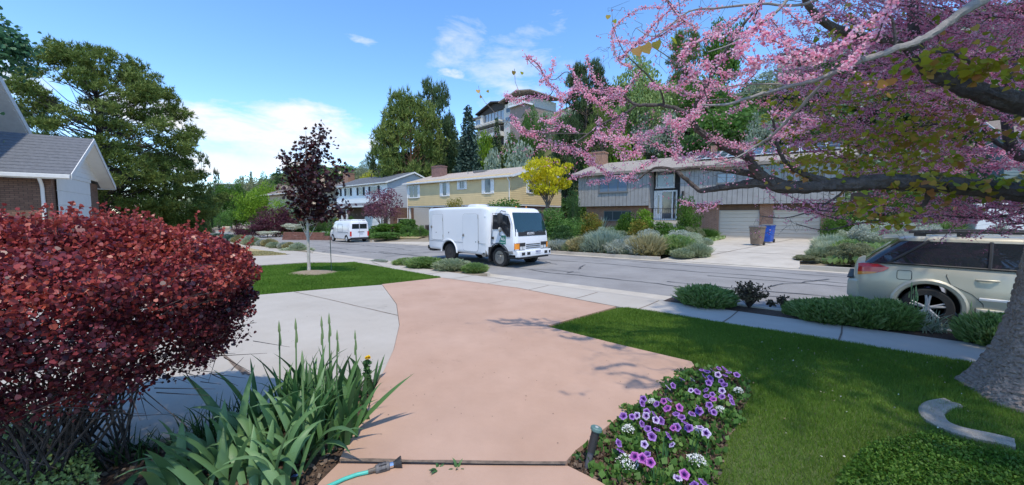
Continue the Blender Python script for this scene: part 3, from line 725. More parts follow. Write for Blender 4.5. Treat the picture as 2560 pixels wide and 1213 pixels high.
# ---- brown roofed house farther down
F = Frame(836, 67.0, -50); H = lambda x, y, yy=0.0: F.hit(x, y, yy)
BZ = F.O.z; bh = thing('tan_house', 'tan walled two storey house with a low brown roof behind the dark maple', 'house', F.O, F.rz)
L = -H(655, 500)[0]; D = 9; ze = H(836, 482)[1]-BZ; zrg = ze+1.5
M_tanw = mat('tan_stucco', (.43, .37, .29), .85, var=.06, scale=1)
mb = MB(); mb.box(-L, 0, 0, D, 2.6, ze+.1); mb.box(-L+6, 0, .3, D, -.8, 2.6); mb.build('wall', M_tanw, bh)
mb = MB(); xx = H(805, 560)[0]; mb.box(xx-1.6, xx+3.4, .05, .29, -.8, 2.59); mb.build('brick_panel', M_brickb, bh)
x0 = H(782, 560)[0]; x1 = H(795, 560)[0]; mb = MB(); mb.box(x0, x1, .15, .29, -.3, 2.1); mb.build('front_door', mat('red_door', (.45, .07, .05), .5), bh, fix=True)
x0 = H(820, 540)[0]; window(bh, x0, x0+1.1, .3, 1.9, .04, nm=2, shut=M_dark, shw=.4)
for px in (665, 700, 750, 790, 820):
    x = H(px, 500)[0]; window(bh, x-.8, x+.8, 3.6, 5.0, -.02, nm=2)
gable_roof(bh, -L, 0, 0, D, ze, zrg, M_bsh, over=1.1, rake=1.0)
x = H(688, 474, 3)[0]; chimney(bh, x-2.0, x+2.0, D/2-1, D/2+.6, ze, zrg+.9, mat('tan_brick', (.46, .36, .27), .9, var=.1, scale=5))

# ---- small far house with a terracotta roof, flat-roofed house on the far ridge
F = Frame(580, 105.0, -20); fh = thing('small_house', 'small pale house with a terracotta roof among far green trees', 'house', F.O, F.rz)
mb = MB(); mb.box(-7.5, 0, 0, 7, -1, 2.6); mb.build('wall', mat('pale_stucco', (.5, .45, .4), .9), fh, fix=True)
gable_roof(fh, -7.5, 0, 0, 7, 2.5, 3.9, mat('terracotta_roof', (.45, .27, .19), .9, var=.1), over=.5, rake=.5)
window(fh, -3.2, -1.8, .7, 2.0, -.02, nm=2)
pt = P(565, 462, 200); fl = thing('ridge_house', 'low flat-roofed house on the far left ridge', 'house', (pt.x, pt.y, pt.z-2), YAW)
mb = MB(); mb.box(-6.5, 6.5, 0, 6, -3, 2.2); mb.build('wall', mat('dark_stucco', (.2, .2, .2), .9), fl, fix=True)
mb = MB(); mb.box(-7.5, 7.5, -1, 7, 2.2, 2.7); mb.build('roof', M_alu, fl, fix=True)
window(fl, -5, 5, .4, 1.9, -.02, nm=4)

# ---- modern house on the hill top
D0 = 87.0; F = Frame(1255, D0, -42, z=P(1255, 322, D0).z); H = lambda x, y, yy=0.0: F.hit(x, y, yy)
HZ = F.O.z; hh = thing('hilltop_house', 'modern white and dark two storey house with glass walls high on the hill', 'house', F.O, F.rz)
X = lambda px, yy=0.0: H(px, 280, yy)[0]
Zp = lambda py: P(1255, py, D0).z-HZ
M_cream = mat('cream_stucco', (.60, .58, .54), .8, var=.04); M_tan2 = mat('taupe_stucco', (.30, .235, .20), .85, var=.05); M_bk = mat('black_wood', (.035, .03, .028), .7)
xL, xM = X(1185), 0.0
mb = MB(); mb.box(xL, xM, 1.0, 10, -3, Zp(262)); mb.build('glass_wing', M_bk, hh, fix=True)
mb = MB(); mb.box(xL, xM, -.8, 1.0, Zp(300)-.5, Zp(299)); mb.box(X(1187), X(1204), .2, 1.0, Zp(300), Zp(272)); mb.build('deck', M_cream, hh, fix=True)
fr = MB(); gl = MB(); a, b = X(1206), X(1253)
n = 6
for k in range(n+1):
    x = lerp(a, b, k/n); fr.box(x-.07, x+.07, .85, 1.0, Zp(300), Zp(270))
fr.box(a-.07, b+.07, .84, 1.0, Zp(271), Zp(269)); gl.box(a, b, .93, .99, Zp(300), Zp(271)); 
fo = fr.build('window_wall', M_frame, hh, fix=True); gl.build('pane', glassmat('hill_glass', (.30, .36, .42), .08), fo, fix=True)
window(hh, X(1188), X(1200), Zp(296), Zp(281), .18, gm=M_glassb, nm=2)
mb = MB()
for k in range(10): x = lerp(xL, xM, k/9); mb.box(x-.09, x+.09, -1.6, 1.0, Zp(302)-.15, Zp(301))
mb.build('pergola_beams', M_cream, hh, fix=True)
mb = MB(); mb.box(xL+1, xM, -.6, 1.0, -1.5, Zp(328)); 
for k in range(28): x = lerp(xL+1, xM, k/27); mb.box(x-.03, x+.03, -.62, -.56, Zp(328), Zp(316))
mb.box(xL+1, xM, -.64, -.54, Zp(316), Zp(315)); mb.build('railing', M_cream, hh, fix=True)
mb = MB(); r0, r1 = X(1197), X(1257); rm = (r0+r1)/2+ .3
mb.prism([(r0-1.2, Zp(268)), (rm, Zp(248)), (r1+.6, Zp(258)), (r1+.6, Zp(255)), (rm, Zp(244.5)), (r0-1.2, Zp(265))], -.2, 10, 'y'); mb.prism([(r0, Zp(270)), (r0, Zp(266)), (rm, Zp(249)), (r1, Zp(259)), (r1, Zp(270))], .6, .9, 'y')
mb.build('roof', M_bk, hh, fix=True)
mb = MB(); mb.box(X(1176), X(1200), -.3, 8, Zp(278), Zp(274)); mb.build('flat_roof', M_frame, hh, fix=True)
mb = MB(); mb.box(xM, X(1284), .6, 9, -4, Zp(262)); mb.build('white_wall', M_cream, hh, fix=True)
window(hh, .6, X(1280)-.4, Zp(306), Zp(294), .58, gm=M_glassb, nm=4); window(hh, .8, 2.2, Zp(284), Zp(272), .58, nm=1)
x2 = X(1322); mb = MB(); mb.box(X(1284)+.01, x2, -1.0, 9, -5, Zp(283)); mb.build('lower_wall', M_tan2, hh, fix=True)
mb = MB(); mb.box(X(1284)+.01, x2+.4, -1.6, 1, Zp(283)+.01, Zp(279)); mb.box(X(1284)+.01, x2+.4, -1.58, -1.5, Zp(268), Zp(266.5)); mb.box(X(1284)+.01, x2+.4, -1.58, -1.5, Zp(273), Zp(272))
for k in range(9): x = lerp(X(1286), x2+.3, k/8); mb.box(x-.05, x+.05, -1.6, -1.48, Zp(279), Zp(266.5))
mb.build('balcony', M_white, hh, fix=True)
mb = MB(); mb.box(X(1284)+.01, x2-.5, 2.2, 9, Zp(282), Zp(258)); mb.build('upper_wall', M_cream, hh, fix=True)
for px in (1294, 1304, 1313): x = X(px, 2.2); window(hh, x-.9, x+.9, Zp(279), Zp(264), 2.18, gm=M_glass)
mb = MB(); mb.prism([(xM-.3, Zp(259)), (X(1296), Zp(245)), (X(1332), Zp(254)), (X(1332), Zp(251.5)), (X(1296), Zp(242)), (xM-.3, Zp(256))], -.8, 10, 'y'); mb.build('right_roof', mat('taupe_roof', (.28, .22, .18), .9), hh, fix=True)

# ---- tiled roof house on the hill above the grey house
pt = P(2095, 112, 62); t2 = thing('hill_house', 'house with a dark tiled roof high on the hill above the pink blossom', 'house', (pt.x, pt.y, pt.z-3.2), R(6))
mb = MB(); mb.box(-7, 9, 0, 9, -6, 2.9); mb.build('wall', M_cream, t2, fix=True)
rf = MB(); rf.prism([(-1, 2.8), (4.5, 5.0), (10, 2.8), (10, 3.0), (4.5, 5.2), (-1, 3.0)], -8, 10, 'x')
for k in range(60): x = -7.9+k*.3; rf.tube([(x, -1.05, 3.04), (x, 4.5, 5.24)], .085, 6)
rf.build('roof', mat('dark_tiles', (.07, .055, .05), .8, var=.3), t2, fix=True)
mb = MB(); mb.box(-8, 10, -1.1, -1.0, 2.6, 2.85); mb.build('fascia', M_white, t2, fix=True)
for x in (-5, -1.5, 2, 5.5): window(t2, x, x+1.8, .4, 2.2, -.02, nm=2)

# ---- neighbouring house at the left: garage wing and the taller gable behind it
D0 = 15.0; F = Frame(140, D0, -36.5, z=-.05, flip=True)
nh = thing('brick_house', 'brown brick house with white gable and garage door behind the red bush', 'house', F.O, F.rz)
FZ = F.O.z; H = lambda x, y, yy=0.0: F.hit(x, y, yy)
Lw = H(249, 490)[0]; ze = H(150, 440)[1]-FZ; zrg = ze+Lw/2*.52
mid = Lw/2; Dp = 7.5; sl = (zrg-ze)/mid
mb = MB(); mb.box(0, Lw, .06, Dp, -.3, ze-.03); mb.build('wall', M_brickb, nh)
gx0 = H(141, 480)[0]+.1; gx1 = H(226, 480)[0]; gz = H(226, 461)[1]-FZ
mb = MB(); nn = 6
for k in range(nn):
    h = (gz+.3)/nn; z = -.3+h*k; mb.add([(gx0, .03, z), (gx1, .03, z), (gx1, .0, z+.025), (gx0, .0, z+.025), (gx1, .0, z+h-.012), (gx0, .0, z+h-.012), (gx1, .03, z+h), (gx0, .03, z+h)], [(0, 1, 2, 3), (3, 2, 4, 5), (5, 4, 6, 7)])
mb.build('garage_door', M_white, nh)
mb = MB(); mb.box(gx0-.1, gx1+.12, -.02, .055, gz, gz+.16); mb.build('door_frame', M_white, nh, fix=True)
mb = MB()
def gt(z):
    t = (z-(gz+.16))/(zrg-gz-.16); return (mid*t, Lw-mid*t)
laps(mb, 0, Lw, gz+.17, zrg+.1, 0.0, step=.24, top=gt, proud=.02); mb.prism([(0, gz+.17), (Lw, gz+.17), (mid, zrg+.1)], .002, .05, 'y'); mb.build('gable_wall', M_white, nh)
# garage roof: ridge runs back from the gable
TR = Matrix(((0, 1, 0, 0), (1, 0, 0, 0), (0, 0, 1, 0), (0, 0, 0, 1)))
def swap(mb): 
    for i in range(len(mb.v)): x, y, z = mb.v[i]; mb.v[i] = (y, x, z)
    mb.f = [list(reversed(f)) for f in mb.f]
rf = gable_roof(nh, -.55+.55, Dp, 0, Lw, ze, zrg, M_slate, over=.38, rake=.55, mm=TR)
sof = MB()
for s in (0, 1):
    xa = -.36 if s == 0 else Lw+.36; za = ze-sl*.36-.012
    sof.add([(xa, -.53, za), (mid, -.53, zrg-.012), (mid, -.0, zrg-.012), (xa, -.0, za)], [(0, 1, 2, 3)])
sof.build('soffit', M_white, nh)
mb = MB(); mb.tube([(-.46, .25, ze-.1), (-.44, .25, ze-.2), (-.1, .28, ze-.45), (-.05, .28, ze-.6), (-.05, .28, -.2)], .055, 8); mb.build('downspout', M_trim, nh, smooth=True)
# taller wing: white rake running down to the garage roof
U = lambda px, py, yy: H(px, py, yy)
uy = 2.2
bx, bz = U(78, 345, uy); tx, tz = U(-30, 150, uy); bz -= FZ; tz -= FZ
s2 = (tz-bz)/(tx-bx)
apx = bx-5.2; apz = bz+s2*(apx-bx)
wing = MB(); wing.prism([(bx-.55, -.2), (bx-.55, bz+s2*(-.55)-.2), (apx, apz-.2), (2*apx-bx+.55, bz+s2*(-.55)-.2), (2*apx-bx+.55, -.2)], uy+.9, uy+9, 'y')
wing.build('main_wall', mat('white_stucco', (.6, .59, .56), .8), nh, fix=True)
wf = MB()
wf.prism([(bx, bz), (apx, apz), (2*apx-bx, bz), (2*apx-bx, bz+.16), (apx, apz+.17), (bx, bz+.16)], uy, uy+10, 'y'); wr = wf.build('main_roof', M_slate, nh, fix=True)
wf = MB()
for sgn, x0_, x1_ in ((1, bx, apx), (-1, 2*apx-bx, apx)):
    wf.prism([(x0_, bz-.14), (x1_, apz-.14), (x1_, apz+.19), (x0_, bz+.19)], uy-.05, uy-.004, 'y'); wf.prism([(x0_-.3*sgn, bz-.02+.0), (x1_, apz-.11), (x1_, apz-.02), (x0_-.3*sgn, bz+.05)], uy, uy+.88, 'y')
wf.build('fascia', M_trim, wr, fix=True)
# brick planter wall / far parts seen between gable and pine
mb = MB(); mb.box(Lw+1.0, Lw+3.4, 1.5, 6, -.3, 2.2); mb.build('side_wall', M_brickb, nh, fix=True)
mb = MB(); mb.prism([(Lw+.4, 2.75), (Lw+3.9, 2.2), (Lw+3.9, 2.32), (Lw+.4, 2.9)], 1.0, 6.4, 'y'); mb.build('side_roof', M_slate, nh, fix=True)

# ---- house at the far right edge and a low white wall building
pt = G(2560, 560); Fr = Frame(2500, 29, -50)
rh = thing('teal_house', 'pale teal grey house partly hidden at the right behind the blossom tree', 'house', Fr.O+Vector((0, 0, .5)), Fr.rz)
mb = MB(); mb.box(0, 12, 0, 8, -1, 5.2); laps(mb, 0, 12, 0, 5.1, 0, step=.22); mb.build('wall', mat('teal_siding', (.22, .28, .27), .7, var=.05), rh)
gable_roof(rh, 0, 12, 0, 8, 5.1, 6.6, M_bsh)
window(rh, 1.5, 3.2, 3.2, 4.5, -.02, nm=2); window(rh, 5.5, 7.2, 3.2, 4.5, -.02, nm=2)
Fr = Frame(2440, 22, -50, z=terr(8, 26)-.1)
wt = thing('white_trailer', 'long white trailer parked beyond the car at the right edge', 'trailer', Fr.O, Fr.rz)
mb = MB(); mb.box(0, 7.5, 0, 2.2, .55, 2.2); mb.build('trailer_body', M_white, wt, bevel=.06, fix=True)
mb = MB(); mb.box(-.1, 7.6, -.03, 2.23, .47, .54); mb.build('chassis', M_dark, wt, fix=True)
for x in (.7, 6.9):
    mb = MB(); mb.box(x-.06, x+.06, .1, .25, -.1, .46); mb.box(x-.14, x+.14, .05, .3, -.12, -.07); mb.build('jack_leg', M_frame, wt, fix=True)
for x in (3.3, 4.1):
    mb = MB(); mb.tube([(x, -.02, .32), (x, .2, .32)], .33, 18); mb.build('wheel', mat('rubber', (.02, .02, .02), .8), wt, fix=True)
# ------------------------------------------------------------------ vehicles
M_vwhite = mat('vehicle_white', (.74, .76, .79), .28, coat=.6, var=.02, scale=1.5)
M_champ = mat('champagne_paint', (.47, .45, .36), .36, metal=.25, coat=.35)
M_rub = mat('tyre_rubber', (.022, .022, .022), .85, bump=.3, bscale=30)
M_blk = mat('black_plastic', (.025, .025, .027), .55)
M_steel = mat('wheel_steel', (.35, .34, .32), .4, metal=.7, var=.15, scale=8)
M_alloy = mat('alloy_wheel', (.42, .43, .44), .5, metal=.4)
M_chrome = mat('chrome', (.7, .7, .7), .12, metal=1.0)
M_auto = glassmat('vehicle_glass', (.018, .022, .028), .03)
M_auto2 = glassmat('windscreen_glass', (.012, .035, .04), .04)
M_amber = mat('amber_lens', (.75, .25, .02), .2, spec=.8)
M_red = mat('red_lens', (.55, .02, .02), .15, spec=.8)
M_lens = mat('clear_lens', (.55, .57, .58), .15, spec=1.0)
M_plate = mat('number_plate', (.55, .56, .62), .5)
M_under = mat('wheel_well', (.012, .012, .012), .95)
M_seam = mat('panel_seam', (.12, .12, .13), .8)
M_seam2 = mat('dark_panel_seam', (.06, .06, .055), .8)

def wheel(parent, x, y, r, w, out, hub, style='steel', name='wheel'):
    """out = +1/-1 side the hub faces"""
    e = bpy.data.objects.new(name, None); COL.objects.link(e); e.parent = parent; e.location = (x, y, r); e.empty_display_size = .1
    t = MB(); n = 32; prof = [(r*.66, -w/2), (r*.93, -w/2), (r*.985, -w*.38), (r, -w*.2), (r, w*.2), (r*.985, w*.38), (r*.93, w/2), (r*.66, w/2), (r*.62, 0)]
    rings = [[Vector((pr*math.cos(2*PI*k/n), py, pr*math.sin(2*PI*k/n))) for pr, py in prof] for k in range(n+1)]
    t.loft(rings, cap=False); t.build('tyre', M_rub, e, smooth=True, fix=True)
    h = MB(); ye = out*w*.36
    def ring(rr, yy, mi=0): return [Vector((rr*math.cos(2*PI*k/n), yy, rr*math.sin(2*PI*k/n))) for k in range(n)]
    if style == 'steel':
        h.loft([ring(r*.67, out*w*.45), ring(r*.62, out*w*.42), ring(r*.58, out*w*.2), ring(r*.42, out*w*.30), ring(r*.26, out*w*.34), ring(r*.22, out*w*.5), ring(r*.02, out*w*.52)], cap=True)
        o = h.build('rim', hub, e, smooth=True, fix=True)
        d = MB()
        for k in range(8):
            a = 2*PI*k/8; c = Vector((r*.49*math.cos(a), out*w*.285, r*.49*math.sin(a))); d.tube([c, c+Vector((0, out*.03, 0))], r*.065, 8)
        for k in range(6):
            a = 2*PI*k/6; c = Vector((r*.31*math.cos(a), out*w*.33, r*.31*math.sin(a))); d.tube([c, c+Vector((0, out*.03, 0))], r*.03, 6)
        d.build('hub_holes', M_blk, o)
    else:
        h.loft([ring(r*.70, out*w*.46), ring(r*.665, out*w*.44), ring(r*.64, out*w*.1)], cap=False)
        for k in range(5):
            a = 2*PI*k/5+.3
            for da in (-.13, .13):
                c0 = Vector((r*.13*math.cos(a), out*w*.40, r*.13*math.sin(a))); c1 = Vector((r*.66*math.cos(a+da), out*w*.42, r*.66*math.sin(a+da)))
                h.tube([c0, c0.lerp(c1, .5), c1], [r*.075, r*.055, r*.05], 6)
        h.tube([Vector((0, out*w*.3, 0)), Vector((0, out*w*.46, 0))], r*.15, 16)
        h.build('rim', hub, e, smooth=True, fix=True)
        b = MB(); b.loft([ring(r*.66, out*w*.0), ring(r*.02, out*w*.0)], cap=True); b.build('brake_disc', M_blk, e, fix=True)
    return e
def rrect(a, b, rad, n=5, cx=0, cy=0):
    """rounded rectangle half sizes a,b, ccw points"""
    out = []
    for (sx, sy, a0) in ((1, 1, 0), (-1, 1, 90), (-1, -1, 180), (1, -1, 270)):
        for k in range(n+1):
            t = R(a0+90*k/n); out.append((cx+sx*(a-rad)+rad*math.cos(t), cy+sy*(b-rad)+rad*math.sin(t)))
    return out
def cylx(mb, x, z, r, y0, y1, n=36): mb.tube([(x, y0, z), (x, y1, z)], r, n)

# ---- white step-cab truck; local: x forward from the rear, y to its left, z up
def side_frame(yv):            # near side plane of a vehicle parallel to the road
    def f(px, py):
        r = ray(px, py); d = yv/r.y; p = Vector((0, 0, EYE))+r*d; return p.x, p.z
    return f
TY = 10.35; TX = side_frame(TY)(1070, 600)[0]; TZ = terr(TX+2.5, TY)
tk = thing('box_truck', 'white cab-over truck with a smooth white service body facing right in the road', 'truck', (TX, TY+1.0, TZ), 0)
S = lambda px, py: (side_frame(TY)(px, py)[0]-TX, side_frame(TY)(px, py)[1]-TZ)
wxf = S(1247, 645)[0]; wxr = S(1123, 638)[0]; bodyF = S(1221, 600)[0]; cabB = bodyF+.13; cabF = S(1290, 640)[0]-.02
HB = S(1150, 521)[1]; HB = max(2.15, min(2.5, HB+.05))
HW = 1.0
rings = []
stx = [(0.0, .86, .09, HB-.12, .60), (.03, .95, .02, HB-.05, .52), (.12, 1.0, 0, HB-.02, .47), (1.2, 1.0, 0, HB, .44), (bodyF-.5, 1.0, 0, HB+.02, .40), (bodyF-.22, .99, 0, HB, .39), (bodyF-.07, .94, .03, HB-.05, .39), (bodyF, .86, .1, HB-.15, .41)]
for (x, hw, _, zt_, zb_) in stx:
    rings.append([Vector((x, u, v)) for u, v in rrect(hw, (zt_-zb_)/2, .13, 5, 0, (zt_+zb_)/2)])
mb = MB(); mb.loft(rings); body = mb.build('service_body', M_vwhite, tk, smooth=True, fix=True)
cut = MB(); cylx(cut, wxr, .40, .50, -1.3, 1.3); cut.box(wxr-.5, wxr+.5, -1.3, 1.3, -.2, .40)
boolean_cut(body, cut, M_under)
# lower skirt bulge line + door seams as shallow raised seams
def seamloop(parent, pts, yv, w=.012, m=None, name='door_seam', off=.004):
    mb = MB(); mb.tube([(x, yv-off, z) for x, z in pts], w/2, 4, cap=True); return mb.build(name, m or M_seam, parent)
def rr(x0, x1, z0, z1, r=.1):
    return [(a, b) for a, b in rrect((x1-x0)/2, (z1-z0)/2, r, 4, (x0+x1)/2, (z0+z1)/2)]
Y0 = -1.0
a = S(1080, 536); b = S(1108, 600)
def panel(pts, name, hinge_side, hl):
    mb = MB(); mb.prism(pts, Y0-.012, Y0-.0005, 'y'); o = mb.build(name, M_vwhite, tk, fix=True, bevel=.004)
    seamloop(o, pts+[pts[0]], Y0, .016)
    mb = MB(); mb.tube([(hl[0], Y0-.012, hl[1]), (hl[0], Y0-.03, hl[1])], .062, 16); mb.tube([(hl[0], Y0-.03, hl[1]), (hl[0], Y0-.045, hl[1])], .03, 10); mb.box(hl[0]-.01, hl[0]+.01, Y0-.05, Y0-.045, hl[1]-.05, hl[1]+.05); mb.build('latch', M_steel, o, fix=True)
    for zz in (hinge_side[1], hinge_side[2]):
        mb = MB(); mb.tube([(hinge_side[0], Y0-.014, zz-.07), (hinge_side[0], Y0-.014, zz+.07)], .014, 6); mb.build('hinge', M_steel, o, fix=True)
    return o
panel(rr(a[0], b[0], b[1], a[1], .07), 'rear_hatch', (b[0], lerp(b[1], a[1], .15), lerp(b[1], a[1], .8)), S(1079.5, 567))
a = S(1157, 535); b = S(1196, 645); b2 = S(1163, 643)
pts = rr(a[0], b[0], max(.52, b[1]), a[1], .14)
panel(pts, 'side_door', (b[0], .95, 1.95), S(1159, 588))
seamloop(body, [(.06, S(1100, 603)[1]), (S(1157, 607)[0], S(1157, 606)[1]), (bodyF-.15, S(1198, 609)[1])], Y0, .012)
mb = MB(); mb.tube([(wxr+.50*math.cos(t)*1.09, Y0-.006, .40+.50*math.sin(t)*1.09) for t in np.linspace(0, PI, 20)], [.035]*20, 6); mb.build('arch_lip', M_vwhite, tk, smooth=True)
for px, py in ((1091, 581), (1122, 581), (1190, 605), (1197, 605)):
    x, z = S(px, py); mb = MB(); mb.tube([(x, Y0-.002, z), (x, Y0-.02, z)], .022, 8); mb.build('lock', M_blk, tk, fix=True)
mb = MB(); x, z = S(1211, 541); mb.sphere((x, -.95, z), .09, 10, 8, sc=(.8, .6, 1.1)); mb.build('vent_cowl', M_vwhite, tk, smooth=True)
mb = MB(); x = S(1150, 520)[0]; mb.loft([[Vector((x+u, v, z)) for u, v in rrect(.34*k, .34*k, .1*k, 3)] for z, k in ((HB-.05, 1), (HB+.08, 1), (HB+.13, .8))]); mb.build('roof_vent', M_vwhite, tk, smooth=True, fix=True)
mb = MB(); mb.box(-.12, .25, -.85, .85, .36, .50); mb.box(-.10, -.02, -.95, -.8, .45, .62); mb.build('rear_step', M_blk, tk, bevel=.02, fix=True)
mb = MB(); mb.box(-.05, .0, -.93, -.83, .85, 1.15); mb.build('tail_lamp', M_blk, tk, fix=True)
mb = MB(); mb.box(.3, cabF-.3, -.42, -.34, .50, .66); mb.box(.3, cabF-.3, .34, .42, .50, .66); mb.box(wxr-.08, wxr+.08, -.8, .8, .32, .46); mb.box(wxf-.06, wxf+.06, -.8, .8, .32, .44); mb.box(.5, cabF-.4, -.8, .8, .40, .52); mb.build('chassis', M_blk, tk, fix=True)
# tank and air filter behind the cab
mb = MB(); x, z = S(1209.5, 633); mb.tube([(x-.02, -.98, z), (x-.02, -.55, z)], .16, 18); o = mb.build('fuel_filler', M_steel, tk, smooth=True, fix=True)
mb = MB(); mb.tube([(x-.02, -.99, z), (x-.02, -.981, z)], .06, 12); mb.build('cap', M_blk, o)
# cab: horizontal rings
CX0 = cabB; CZ = [(.52, cabF-.03, .97), (.75, cabF, 1.0), (.98, cabF, 1.0), (1.10, cabF-.01, .995), (1.28, cabF-.045, .99), (1.7, cabF-.20, .96), (2.0, cabF-.33, .93), (2.10, cabF-.40, .90), (2.16, cabF-.52, .82), (2.18, cabF-.75, .6)]
CZ = [(z*(HB-.05)/2.18 if z > 1.1 else z, xf, hw) for z, xf, hw in CZ]
def cabring(z):
    for i in range(len(CZ)-1):
        if z <= CZ[i+1][0] or i == len(CZ)-2:
            t = min(1, max(0, (z-CZ[i][0])/(CZ[i+1][0]-CZ[i][0]))); xf = lerp(CZ[i][1], CZ[i+1][1], t); hw = lerp(CZ[i][2], CZ[i+1][2], t); break
    x0 = CX0 + (.05 if z > 2.1*(HB-.05)/2.18 else 0)
    return xf, hw, x0
rings = []
for z, xf, hw in CZ:
    x0 = CX0+(.0 if z < 2.0 else (z-2.0)*.5); rad = .16 if z < 2.0 else .22
    rings.append([Vector((u, v, z)) for u, v in rrect((xf-x0)/2, hw, rad, 6, (x0+xf)/2, 0)])
mb = MB(); mb.loft(rings); cab = mb.build('cab', M_vwhite, tk, smooth=True, fix=True)
cut = MB(); cylx(cut, wxf, .40, .50, -1.3, 1.3)
cut2 = MB(); cut2.box(wxf-.62, wxf+.493, -1.3, 1.3, -.3, .553)
boolean_cut(cab, [cut, cut2], M_under)
mb = MB(); arc = [(wxf+.50*1.06*math.cos(t), .40+.50*1.06*math.sin(t)) for t in np.linspace(.15, PI*.97, 18)]
mb.tube([(x, -.985, z) for x, z in arc], .03, 5); mb.tube([(x, .985, z) for x, z in arc], .03, 5); mb.build('wheel_arch', M_blk, tk, smooth=True)
mb = MB(); mb.box(wxf-.62, wxf-.57, -.96, -.6, .18, .75); mb.build('mud_flap', M_blk, tk, fix=True)
# windscreen with its black lower band
def front_panel(z0, z1, w0, w1, m, name, off=.008, nz=5, ny=12, parent=tk, curve=.10):
    mb = MB(); rg = []
    for j in range(nz+1):
        z = lerp(z0, z1, j/nz); xf, hw, _ = cabring(z); w = lerp(w0, w1, j/nz)*hw; row = []
        for i in range(ny+1):
            y = lerp(-w, w, i/ny); q = abs(y)/hw; dx = 0
            e = hw-.16
            if abs(y) > e: t_ = min(1, (abs(y)-e)/.16); dx = .16*(1-math.sqrt(max(0, 1-t_*t_)))
            row.append(Vector((xf-dx+off, y, z)))
        rg.append(row)
    mb.loft(rg, cap=False, closed=False); return mb.build(name, m, parent, smooth=True)
zA = 1.10*1.0
zc = lambda z: z*(HB-.05)/2.18
front_panel(zc(1.16), zc(1.30), .955, .95, M_blk, 'windscreen_band', .012)
ws = front_panel(zc(1.305), zc(1.985), .945, .90, M_auto2, 'windscreen', .016)
front_panel(zc(1.985), zc(2.0), .90, .90, M_blk, 'windscreen_seal', .012, nz=1, parent=ws)
mb = MB()
for y0 in (-.45, .3): mb.tube([(cabring(zc(1.31))[0]+.02, y0, zc(1.31)), (cabring(zc(1.40))[0]+.02, y0+.55, zc(1.36))], .012, 5)
mb.build('wiper', M_blk, tk)
# front lettering
zt_ = zc(1.225); xf = cabring(zt_)[0]
Mt = Matrix.Translation((xf+.012, -.12, zt_)) @ Matrix(((0, 0, 1, 0), (1, 0, 0, 0), (0, 1, 0, 0), (0, 0, 0, 1)))
textobj('ISUZU', .145, M_chrome if False else mat('badge_silver', (.75, .76, .78), .4), tk, Mt, .004, 'badge_lettering', 1.05)
Mt = Matrix.Translation((xf-.01, .62, zt_-.012)) @ Matrix(((0, 0, 1, 0), (1, 0, 0, 0), (0, 1, 0, 0), (0, 0, 0, 1)))
textobj('TURBO', .06, MATS['badge_silver'], tk, Mt, .004, 'badge_lettering')
# door window (near and far), door seam
for sg in (-1, 1):
    def cs(px, py, e=.012):
        x, z = S(px, py); return x, sg*(cabring(z)[1]+e), z
    poly = [S(1231, 538), (S(1258, 536)[0], S(1231, 538)[1]), S(1268, 541), S(1274.5, 560), S(1275, 592), S(1268, 592), S(1253, 573), S(1231, 573)]
    poly = [(x, z) for x, z in poly]
    v = [Vector((x, sg*(cabring(z)[1]+.010), z)) for x, z in poly]; v2 = [Vector((p.x, p.y-sg*.03, p.z)) for p in v]
    mb = MB(); n = len(v); mb.add(v+v2, [tuple(range(n))]+[(k, (k+1) % n, (k+1) % n+n, k+n) for k in range(n)]); wn = mb.build('door_window', M_auto, tk, fix=True)
    mb = MB(); mb.tube([p+Vector((0, sg*.002, 0)) for p in v+[v[0]]], .014, 5); mb.build('window_seal', M_blk, wn)
    seam = [S(1228, 533), S(1228, 600), S(1228, 609), S(1250, 610), S(1262, 622), S(1279, 640), S(1279, 560), S(1270, 536), S(1228, 533)]
    mb = MB(); mb.tube([Vector((x, sg*(cabring(z)[1]+.003), z)) for x, z in seam], .008, 4); mb.build('door_seam', M_seam, tk)
    x, z = S(1232, 595); mb = MB(); mb.box(x-.07, x+.07, min(sg*1.0, sg*1.03), max(sg*1.0, sg*1.03), z-.05, z+.05); mb.build('door_handle', M_blk, tk, fix=True, bevel=.01)
    mx, mz = S(1250, 536); 
    mb = MB(); mb.tube([(mx+.25, sg*.95, zc(2.02)), (mx+.22, sg*1.16, zc(2.06)), (mx+.2, sg*1.2, zc(2.0)), (mx+.2, sg*1.22, 1.25), (mx+.25, sg*1.0, 1.15)], .014, 6)
    arm = mb.build('mirror_arm', M_blk, tk)
    mb = MB(); mb.loft([[Vector((mx+.2+dx, sg*1.22+u, zc(1.78)+v_)) for u, v_ in rrect(.115*k, .21*k, .05, 4)] for dx, k in ((-.03, .9), (0, 1), (.05, .95), (.08, .7))]); mb.build('mirror', M_blk, arm, smooth=True, fix=True)
    mb = MB(); mb.sphere((mx+.2, sg*1.2, 1.46), .095, 12, 8, sc=(.35, 1, 1)); mb.build('round_mirror', M_steel, arm, smooth=True)
